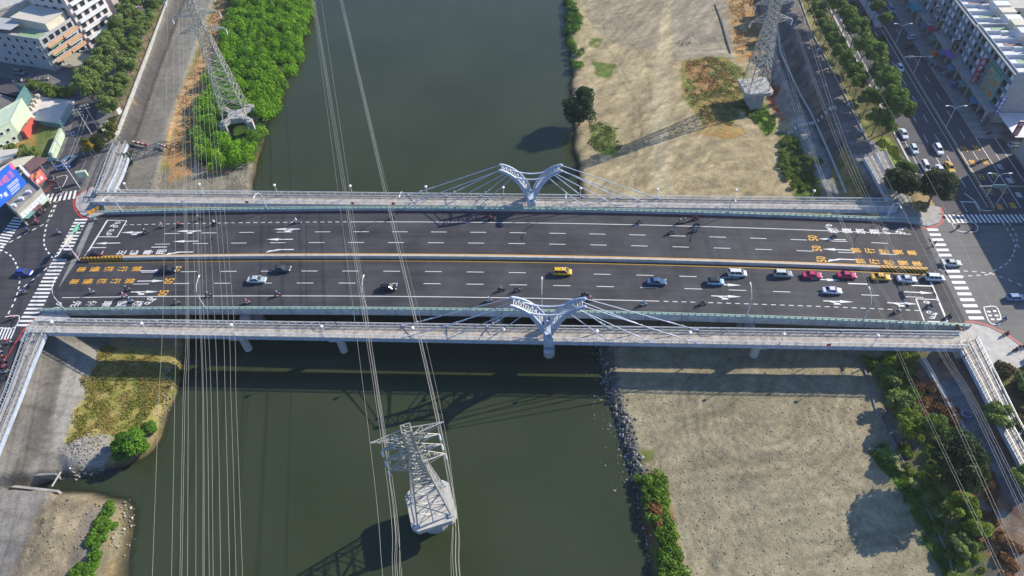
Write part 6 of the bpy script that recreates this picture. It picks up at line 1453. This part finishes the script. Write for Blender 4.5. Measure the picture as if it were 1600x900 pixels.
# market roofs
h6=canopy_roof([(38,258),(55,245),(78,247),(45,271)],5.,ROOFB,'brown sheet roof of the market shed behind the billboard','roof',name='market_roof')
canopy_roof([(10,274),(-10,268),(28,246),(54,243),(36,258),(22,262)],5.2,mat('cream sheet roof',(.58,.54,.38),.6,var=.1),'cream sheet roof of the market hall','roof',name='market_roof')
canopy_roof([(-15,262),(-15,236),(28,232),(24,242)],5.6,ROOFC,'pale ribbed roof at the left edge','roof',name='market_roof')
wa=building('corner_shop',P(27,333,4.6).xy,P(66,297,4.6).xy,Vector((-9,7)),0,4.6,pl_((.33,.31,.26)),'beige corner shop with a row of white windows under the blue billboard',M['conc_d'])
facade_windows(wa,P(27,333,4.6).xy,P(66,297,4.6).xy,0,4.,1,7,1.2,1.2,2.6,.4,glass=WHITEP)
for k in range(3):
    q0=P(27,333,4.6).xy; q1=P(66,297,4.6).xy; dd=(q1-q0).normalized(); nn=Vector((dd.y,-dd.x)); m_=q0+(q1-q0)*(.2+.3*k)+nn*.7
    rbox(wa,'shop_awning',m_.x,m_.y,2.9,1.5,2.35,2.5,[TEAL,ROOFB,PGRN][k],math.atan2(dd.y,dd.x)); m_=q0+(q1-q0)*(.2+.3*k)+nn*.04; rbox(wa,'shop_door',m_.x,m_.y,2.6,.1,.05,2.3,M['glass'],math.atan2(dd.y,dd.x)); m_=q0+(q1-q0)*(.2+.3*k)-nn*2.5; rbox(wa,'air_conditioner',m_.x,m_.y,1.1,.8,4.7,5.5,M['steelw'],.3)
# billboard
def board_frame(A,B,z0,z1,m,label,name='billboard',th=.3,cat='billboard'):
    A=Vector(A).xy if not isinstance(A,Vector) else A.xy; B=B.xy; d=B-A; ang=math.atan2(d.y,d.x); r=empty(name,(A.x,A.y,z0),ang,label,cat); L=d.length
    b=MB(); b.box((L/2,th/2,(z1-z0)/2),(L,th,z1-z0)); b.build('panel',m,r); return r,L,z1-z0
def sign_text(r,txt,x0,x1,z0,z1,m,y=-.02,vert=False,name='sign_character'):
    n=len(txt)
    for i,ch in enumerate(txt):
        vs,fs=glyph(ch)
        if vert: cx=(x0+x1)/2; w_=(x1-x0); h_=(z1-z0)/n; cz=z1-h_*(i+.5)
        else: w_=(x1-x0)/n; cx=x0+w_*(i+.5); cz=(z0+z1)/2; h_=(z1-z0)
        b=MB(); b.add([(cx+q[0]*w_*.86,y,cz+q[1]*h_*.86) for q in vs],fs); b.build(name,m,r)
BLUE=mat('blue print',(.02,.12,.62),.5,var=0); REDP=mat('coral print',(.75,.16,.16),.5,var=0); WP=mat('white print',(.8,.8,.8),.5,var=0); MAGP=mat('magenta print',(.55,.1,.5),.5,var=0); REDS=mat('red sign',(.45,.03,.07),.5,var=.05); YELP=mat('yellow print',(.7,.6,.1),.5,var=0); GRNP=mat('green print',(.08,.35,.22),.5,var=0); DKP=mat('black print',(.02,.02,.02),.5,var=0)
bA=P(-12,335,5.4); bB=P(42,287,5.4); r,L,hh=board_frame(bA,bB,5.4,12.6,BLUE,'large blue billboard with coral characters on the corner shop roof')
sign_text(r,'幸福',L*.50,L*.68,hh*.55,hh*.80,REDP); sign_text(r,'生活',L*.66,L*.90,hh*.52,hh*.84,REDP)
for k,(a,c,z) in enumerate([(.6,.9,.40),(.6,.9,.33),(.6,.86,.24),(.6,.86,.17),(.58,.82,.08)]): b=MB(); b.box(((a+c)/2*L,-.03,z*hh),((c-a)*L,.04,.16)); b.build('print_line',WP,r)
for k in range(5): b=MB(); b.sph((L*(.97-.02*(k%2)),-.02,hh*(.78+.05*k)),(.5,.05,.35),8,5); b.build('print_blob',MAGP if k%2 else REDP,r)
sign_text(r,'大',L*.34,L*.44,hh*.2,hh*.42,WP); sign_text(r,'樂',L*.44,L*.54,hh*.12,hh*.34,WP)
for t in (.1,.5,.9): b=MB(); b.bar((L*t,.3,0),(L*t,1.6,-.8),.15); b.bar((L*t,.3,hh*.7),(L*t,1.8,-.8),.12); b.build('brace',M['galv'],r)
r,L,hh=board_frame(P(57,291,3.),P(74,279,3.),3.,6.5,REDP,'small orange and coral hanging sign right of the billboard','hanging_sign',.2,'sign'); sign_text(r,'美食',L*.15,L*.85,hh*.55,hh*.95,YELP); sign_text(r,'鮮果',L*.15,L*.85,hh*.1,hh*.5,WP)
b=MB(); A_=P(30,258,9); B_=P(53,283,4.5); b.bar(Vector((0,0,0)),B_-A_,.7,.25); tag(b.build('roof_beam',M['steelw'],loc=A_),'long white box beam leaning above the corner shop','beam')
# ---- right row
def PXp(px,py,x): 
    r=ray(px,py); t=x/r[0]; return Vector(CAMP+r*t)
XF=127.
BR1=pl_((.33,.34,.36)); BR2=pl_((.36,.35,.36)); LP=pl_((.62,.66,.72)); AWN=[paint((.3,.04,.08),.6,0),paint((.05,.2,.35),.6,0),paint((.35,.3,.2),.6,0),paint((.1,.25,.2),.6,0)]
def rowhouse(y0,y1,h,label,units,m,x0=XF,dep=13.5):
    r=building('shop_house',Vector((x0,y1)),Vector((x0,y0)),Vector((dep,0)),0,h,m,label,WHITEP,.9)
    uw=(y1-y0)/units; nf=4; fl=(h-4.)/nf; off=Vector(r.location)
    for k in range(units+1):
        y=y0+uw*k; rbox(r,'pilaster',x0-.25,y,.5,.35,0,h+.4,BR2)
        rbox(r,'arcade_pillar',x0-2.9,min(max(y,y0+.25),y1-.25),.5,.5,0,3.6,M['conc'])
    rbox(r,'arcade_slab',x0-1.6,(y0+y1)/2,3.2,y1-y0,3.6,4.05,M['conc'])
    for f in range(1,nf+1): rbox(r,'floor_band',x0-.4,(y0+y1)/2,.8,y1-y0,4+fl*(f-1)-.1,4+fl*(f-1)+.22,BLUEG)
    rbox(r,'cornice',x0-.5,(y0+y1)/2,1.0,y1-y0+.3,h+.1,h+.5,M['conc_l'])
    first=None;f2=None
    for k in range(units):
        for f in range(nf):
            yc=y0+uw*(k+.5); z=4+fl*f+.55
            if first is None: 
                b=MB(); b.box((0,0,fl*.28),(.14,uw*.40,fl*.56)); first=b.build('window_recess',M['glass'],r); o=first
                b=MB(); b.box((0,0,fl*.3),(.22,uw*.30,fl*.50)); f2=b.build('wall_panel',LP,r); o2=f2
            else: o=first.copy(); COL.objects.link(o); o.parent=r; o2=f2.copy(); COL.objects.link(o2); o2.parent=r
            sg=1 if (k%2==0) else -1
            o.location=(x0-.08-off.x,yc+sg*uw*.22-off.y,z-off.z); o2.location=(x0-.1-off.x,yc-sg*uw*.22-off.y,z-off.z)
        rbox(r,'shop_awning',x0-3.9,y0+uw*(k+.5),1.6,uw*.8,2.9,3.05,AWN[k%4]) if k%2 else None
        # roof clutter
        rbox(r,'roof_room',x0+dep-3.2,y0+uw*(k+.5),4.6,uw*.7,h+.07,h+2.6,CREAM if k%2 else WHITEP)
        rbox(r,'roof_divider',x0+dep*.42,y0+uw*k+.2,dep*.8,.2,h+.07,h+1.1,WHITEP)
        if k%2==0: tank(r,x0+4.5+random.uniform(-1,2),y0+uw*(k+.5),h+.07,random.uniform(-.2,.2))
        else: rbox(r,'roof_floor_patch',x0+5.5,y0+uw*(k+.5),5.,uw*.6,h+.07,h+.12,ROOFG if k%3 else ROOFB)
    return r
rowhouse(178,206,15.6,'shaded shop row building with the green food billboard at its corner',6,BR1)
rowhouse(206.3,238,14.8,'shaded shop row building in the middle of the right row',7,BR1,XF+.5)
rowhouse(238.3,272,15.2,'shaded shop row building with teal awning near the top edge',7,BR2,XF)
rowhouse(272.3,305,15.2,'farthest shop row building at the top right edge',7,BR1,XF+.4)
# side wall of the corner building
rbox_c=None
r=building('shop_house',Vector((XF+.5,163)),Vector((XF+.5,119)),Vector((16,0)),0,16.2,BR2,'shop building across the side street at the right edge with red signs',WHITEP,.9)
facade_windows(r,Vector((XF+.5,163)),Vector((XF+.5,119)),4,3.,4,9,2.2,1.8,.6,1.)
facade_windows(r,Vector((XF+16.5,163)),Vector((XF+.5,163)),4,3.,4,4,1.6,1.6,.6,1.)
# things on the end wall of the row
k5=0
for i,(x0,x1,y0,y1,h,m) in enumerate([(146,154,176,190,9,CREAM),(146,156,192,206,11,GREYW),(146,153,208,222,8,WHITEP),(147,157,224,240,12,CREAM),(147,156,243,262,9,WHITEP),(159,172,184,200,8,CREAM),(160,172,203,222,10,BLUEG),(160,174,226,246,8,WHITEP),(160,174,250,268,9,GREYW)]):
    if x0<158: x0-=3.2; x1-=3.2
    r=building('town_house',Vector((x0,y1)),Vector((x0,y0)),Vector((x1-x0,0)),0,h,m,f'{["cream","grey","white","tall cream","pale","small cream","blue grey","low white","flat grey"][i]} back street house behind the shop row at the upper right',[ROOFC,WHITEP,ROOFG,M["conc_l"]][i%4],.6)
    r['group']='houses behind the shop row'
    facade_windows(r,Vector((x1,y0)),Vector((x0,y0)) if False else Vector((x0,y0)),0,3,int(h//3),2,1.3,1.3,1.,.6) if False else facade_windows(r,Vector((x0,y0)),Vector((x1,y0)),0,3,int(h//3),3,1.3,1.3,1.,.6)
    tank(r,(x0+x1)/2,(y0+y1)/2,h+.07,.3)
    rbox(r,'roof_room',x1-2.5,y1-3,3.4,3.6,h+.07,h+2.5,CREAM)
# signs of the shop row
XS=XF-.75
def fsign(p_tl,p_br,m,label,x=XS,cat='sign',name='shop_sign'):
    a=PXp(*p_tl,x); c=PXp(*p_br,x); y0,y1=max(a.y,c.y),min(a.y,c.y); z0,z1=min(a.z,c.z),max(a.z,c.z)
    return board_frame(Vector((x,y0,0)),Vector((x,y1,0)),z0,z1,m,label,name,.2,cat)
FOODG=mat('green food print',(.13,.30,.22),.6,var=.1)
r,L,hh=fsign((1550.7,95.3),(1546.7,161.3),FOODG,'green food billboard with bowls on the shop row corner',cat='billboard',name='food_billboard')
a=PXp(1550.7,95.3,XS); c=PXp(1546.7,161.3,XS)
for cx,cz,rr_2 in [(.27,.72,.15),(.35,.45,.16),(.75,.6,.19),(.3,.16,.15),(.72,.2,.20)]:
    b=MB(); q=min(L,hh)*rr_2; b.sph((L*cx,-.02,hh*cz),(q,.06,q),14,6); pl1=b.build('bowl_picture',mat('bowl print',(.4,.36,.3),.6,var=.1),r)
    b=MB(); b.sph((L*cx,-.06,hh*cz),(q*.75,.06,q*.75),12,6); b.build('food_picture',mat('food print',(.45,.2,.08),.7,var=.5,scale=3),pl1)
rbp=MB(); rbp.box((L/2,-.03,hh*.93),(L,.06,hh*.14)); rbp.build('heading_band',GRNP,r); sign_text(r,'越南河粉牛肉麵',L*.04,L*.96,hh*.88,hh*.98,DKP,-.08)
r,L,hh=fsign((1523,136),(1541,170),REDS,'red shop fascia with white characters below the food billboard'); sign_text(r,'越南小吃美食館',L*.04,L*.96,hh*.25,hh*.75,WP)
def fin(p_top,p_bot,y,m,txt,tm,label,w_=1.6):
    a=PXp(*p_top,XF-1.2); c=PXp(*p_bot,XF-1.2); y=(a.y+c.y)/2; r=empty('hanging_sign',(XF-.7,y,c.z),0,label,'sign','vertical signs on the shop row'); h=max(a.z-c.z,3); b=MB(); b.box((-w_/2,0,h/2),(w_,.3,h)); b.build('panel',m,r)
    b=MB(); b.box((-w_/2,0,h+.06),(w_+.1,.36,.12)); b.build('cap',M['steelw'],r)
    sign_text(r,txt,-w_+.1,-.1,.2,h-.2,tm,-.17,True)
fin((1544,95),(1513,135),0,REDS,'越南小吃館',WP,'tall red sign with white edge left of the food billboard')
fin((1470,14),(1450,40),0,paint((.28,.05,.12),.5,0),'中醫診所',WP,'dark red vertical sign high on the shop row',1.3)
fin((1475,34),(1457,59),0,paint((.30,.25,.12),.5,0),'補習班',DKP,'khaki vertical sign below the dark red one',1.3)
fin((1499,64),(1483,87),0,DKP,'汽車百貨',YELP,'black vertical sign with yellow characters',1.3)
fin((1572,152),(1556,176),0,paint((.03,.05,.4),.5,0),'電腦資訊',WP,'blue vertical sign at the corner of the shop row',1.2)
fin((1600,190),(1586,212),0,REDS,'藥局',WP,'red vertical sign across the side street',1.6)
b=MB(); q=PXp(1428,22,XF-3); b.box((0,0,0),(3,5,.3)); b.box((-1.4,0,-.4),(.2,5,.8)); tag(b.build('awning',paint((.02,.30,.36),.5,0),loc=(q.x,q.y,4.4)),'turquoise shop awning high up the shaded row','awning')
b=MB(); q=PXp(1452,52,XF-3); b.box((0,0,0),(2.6,3.4,.3)); tag(b.build('awning',REDS,loc=(q.x,q.y,4.3)),'red shop awning below the khaki sign','awning')
b=MB(); b.box((0,0,0),(2.4,5,.3)); q=PXp(1478,95,XF-3); tag(b.build('awning',paint((.3,.12,.4),.5,0),loc=(q.x,q.y,4.3)),'purple shop awning under the black sign','awning')
b=MB(); b.box((0,0,.8),(1.4,2.2,1.6),.3,.8); q=P(1458,88,0); tag(b.build('stall',paint((.6,.15,.03),.6,0),loc=(q.x,q.y,.15)),'orange covered stall on the shaded pavement','stall')
b=MB(); b.prism([(-5,-6),(5,-6),(5,6),(-5,6)],3.4,3.6); q=P(1585,205,3.5); tag(b.build('canopy',WHITEP,loc=(q.x+4,q.y+3,0)),'pale canopy over the side street corner','canopy')
# ---- avenue median barrier (striped kerb)
def stripes_y():
    m=M['hazard']; return m
M['haz2']=M['hazard'].copy(); M['haz2'].node_tree.nodes['Mix'].inputs[7].default_value=(.30,.25,.13,1); M['haz2'].node_tree.nodes['Mix'].inputs[6].default_value=(.05,.05,.05,1)
b=MB(); b.box((0,0,.3),(.45,96,.6)); tag(b.build('median_barrier',M['haz2'],loc=(xm,186.5,0)),'hazard striped kerb barrier along the middle of the avenue','barrier')
b=MB(); b.box((0,0,.2),(3.2,70,.4)); struct(b.build('planted_median',M['conc'],loc=(xm-1.2,270,0)))
def dbl_lamp():
    r=empty('street_lamp',(0,0,0)); b=MB(); b.tube([(0,0,0),(0,0,7.2)],[.13,.08],8)
    b.build('post',M['steelw'],r)
    for s in (-1,1):
        b=MB(); b.tube([(0,0,7.0),(s*.9,0,7.8),(s*2.2,0,8.0)],.06,6); ar=b.build('arm',M['steelw'],r); b=MB(); b.box((s*2.6,0,8.0),(.9,.28,.14)); b.build('lamp_head',M['lampw'],ar)
    return r
p0=None
for i,q in enumerate([(1380,73),(1475,203),(1551,309)]):
    if p0 is None: p0=dbl_lamp(); o=p0
    else: o=copy_tree(p0)
    c=P(*q,0); o.location=(xm,c.y,.3); tag(o,f'double armed street lamp on the avenue median, {["farthest","middle","nearest"][i]} of three','street lamp','double lamps on the avenue median')
# ---- gantries
def gantry(px,py,h,arm0,arm1,boards,label,pole=M['steelw'],deck=False,z=0.):
    c=P(px,py,z); r=empty('signal_gantry',(c.x,c.y,z),0,label,'traffic signal'); b=MB(); b.tube([(0,0,0),(0,0,h)],[.16,.11],8); b.build('pole',pole,r)
    b=MB(); b.tube([(arm0[0],arm0[1],h-.3),(0,0,h-.2),(arm1[0],arm1[1],h-.3)],.08,6); b.build('arm',M['galv'],r)
    for (x,y,w_,hh,m,ax) in boards:
        b=MB(); b.box((x,y,h-.35),(.12 if ax=='y' else w_,w_ if ax=='y' else .12,hh)); o=b.build('sign_board',m,r)
    for t in (.55,.95):
        for a in (arm0,arm1):
            if abs(a[0])+abs(a[1])<1: continue
            b=MB(); b.box((a[0]*t,a[1]*t,h-.55),(.32,1.0,.36)); sg=b.build('signal_head',M['dark'],r)
            for k,cc in enumerate([(.5,.03,.02),(.5,.3,.02),(.03,.4,.15)]): b=MB(); b.sph((a[0]*t-.15,a[1]*t+(k-1)*.3,h-.55),(.06,.12,.12),8,5); b.build('signal_lens',paint(cc,.3,.3),sg)
    return r
gantry(124,407,6.6,(0,7),(0,-4.5),[(0,5,3.2,1.1,GRNP,'y'),(0,1.0,3.2,1.5,M['conc_l'],'y')],'white signal mast with green sign above the left zebra crossing')
gantry(1447,426,7.,(0,-6.5),(0,5.),[(0,-3,2.4,.9,M['galv'],'y')],'dark signal mast at the right end of the median barrier',M['galv'])
gantry(125,294,9.5,(-5.5,2),(0,0),[(-3.5,1.2,3.,1.,TEAL,'x')],'tall mast with a teal sign at the upper left corner')
gantry(1447,503,7.4,(0,4.2),(0,0),[],'slim signal mast on the near parapet at the right end',M['galv'],z=.3)
gantry(1556,320,6.6,(-7,0),(6,0),[(-2,0,3.4,1.2,TEAL,'x')],'sign gantry over the shaded lanes of the avenue above the junction',M['galv'])
gantry(1427,116,6.5,(-5,0),(4.,0),[(-3,0,1.6,.7,WHITEP,'x'),(3.2,0,1.6,.7,WHITEP,'x')],'white sign gantry over the upper avenue')
# ---- utility poles
def upole(px,py,h,label,n=2):
    c=P(px,py,0); r=empty('utility_pole',(c.x,c.y,0),.4,label,'pole','utility poles in the left streets'); b=MB(); b.tube([(0,0,0),(0,0,h)],[.17,.11],8); b.build('pole',M['conc_l'],r)
    for k in range(n): b=MB(); b.box((0,0,h-.4-k*.9),(2.2,.12,.12)); a=b.build('crossarm',M['galv'],r)
    for k in (-1,0,1): b=MB(); b.cyl((k*.9,0),.09,h-.35,h-.05,6); b.build('insulator',M['lampw'],a)
    return c+Vector((0,0,h))
up=[upole(147,216,10.5,'concrete utility pole beside the white yard',3),upole(133,243,8.5,'concrete utility pole below the light green wall',2),upole(152,198,8,'thin utility pole between yard and trees',2),upole(86,112,9.5,'utility pole at the corner of the four storey house',2)]
for k,(a,c) in enumerate([((98,263),(131,180)),((102,265),(138,178)),((120,270),(135,250))]):
    A_=P(*a,7);B_=P(*c,7.5); wire([A_,(A_+B_)/2-Vector((0,0,.5)),B_],['pair cable over the left street, left one','pair cable over the left street, right one','short cable by the upper left corner'][k],'cables over the left street',.035)
# small signs
b=MB(); c=P(170,206,0); b.box((0,0,2.2),(.15,3.4,1.8),-.3); b.cyl((0,0),.08,0,1.4,6); tag(b.build('sign_board',PGRN,loc=c),'pale green sign board on the levee verge','sign')
b=MB(); c=P(190,180,0); b.box((0,0,1.6),(.12,1.6,1.8),-.3); b.cyl((0,0),.06,0,.8,6); tag(b.build('sign_board',WHITEP,loc=c),'small white sign board at the levee wall','sign')
b=MB(); c=P(130,283,0); b.box((0,0,2.6),(2.6,.9,1.9),.3); tag(b.build('kiosk',PGRN,loc=(c.x+1,c.y,0)),'pale green kiosk at the upper left corner','kiosk')

# ---------------------------------------------------------------- haze
hb=MB(); hb.box((-20,160,58),(6200,6200,139)); 
hm=bpy.data.materials.new('haze'); hm.use_nodes=True; hn=hm.node_tree; hn.nodes.remove(hn.nodes['Principled BSDF']); hv=hn.nodes.new('ShaderNodeVolumePrincipled')
hv.inputs['Color'].default_value=(.80,.88,1,1); hv.inputs['Density'].default_value=.00013; hv.inputs['Anisotropy'].default_value=.3; hn.links.new(hv.outputs[0],hn.nodes['Material Output'].inputs['Volume'])
tag(hb.build('haze',hm),'thin blue haze over the whole river valley','haze',kind='stuff')
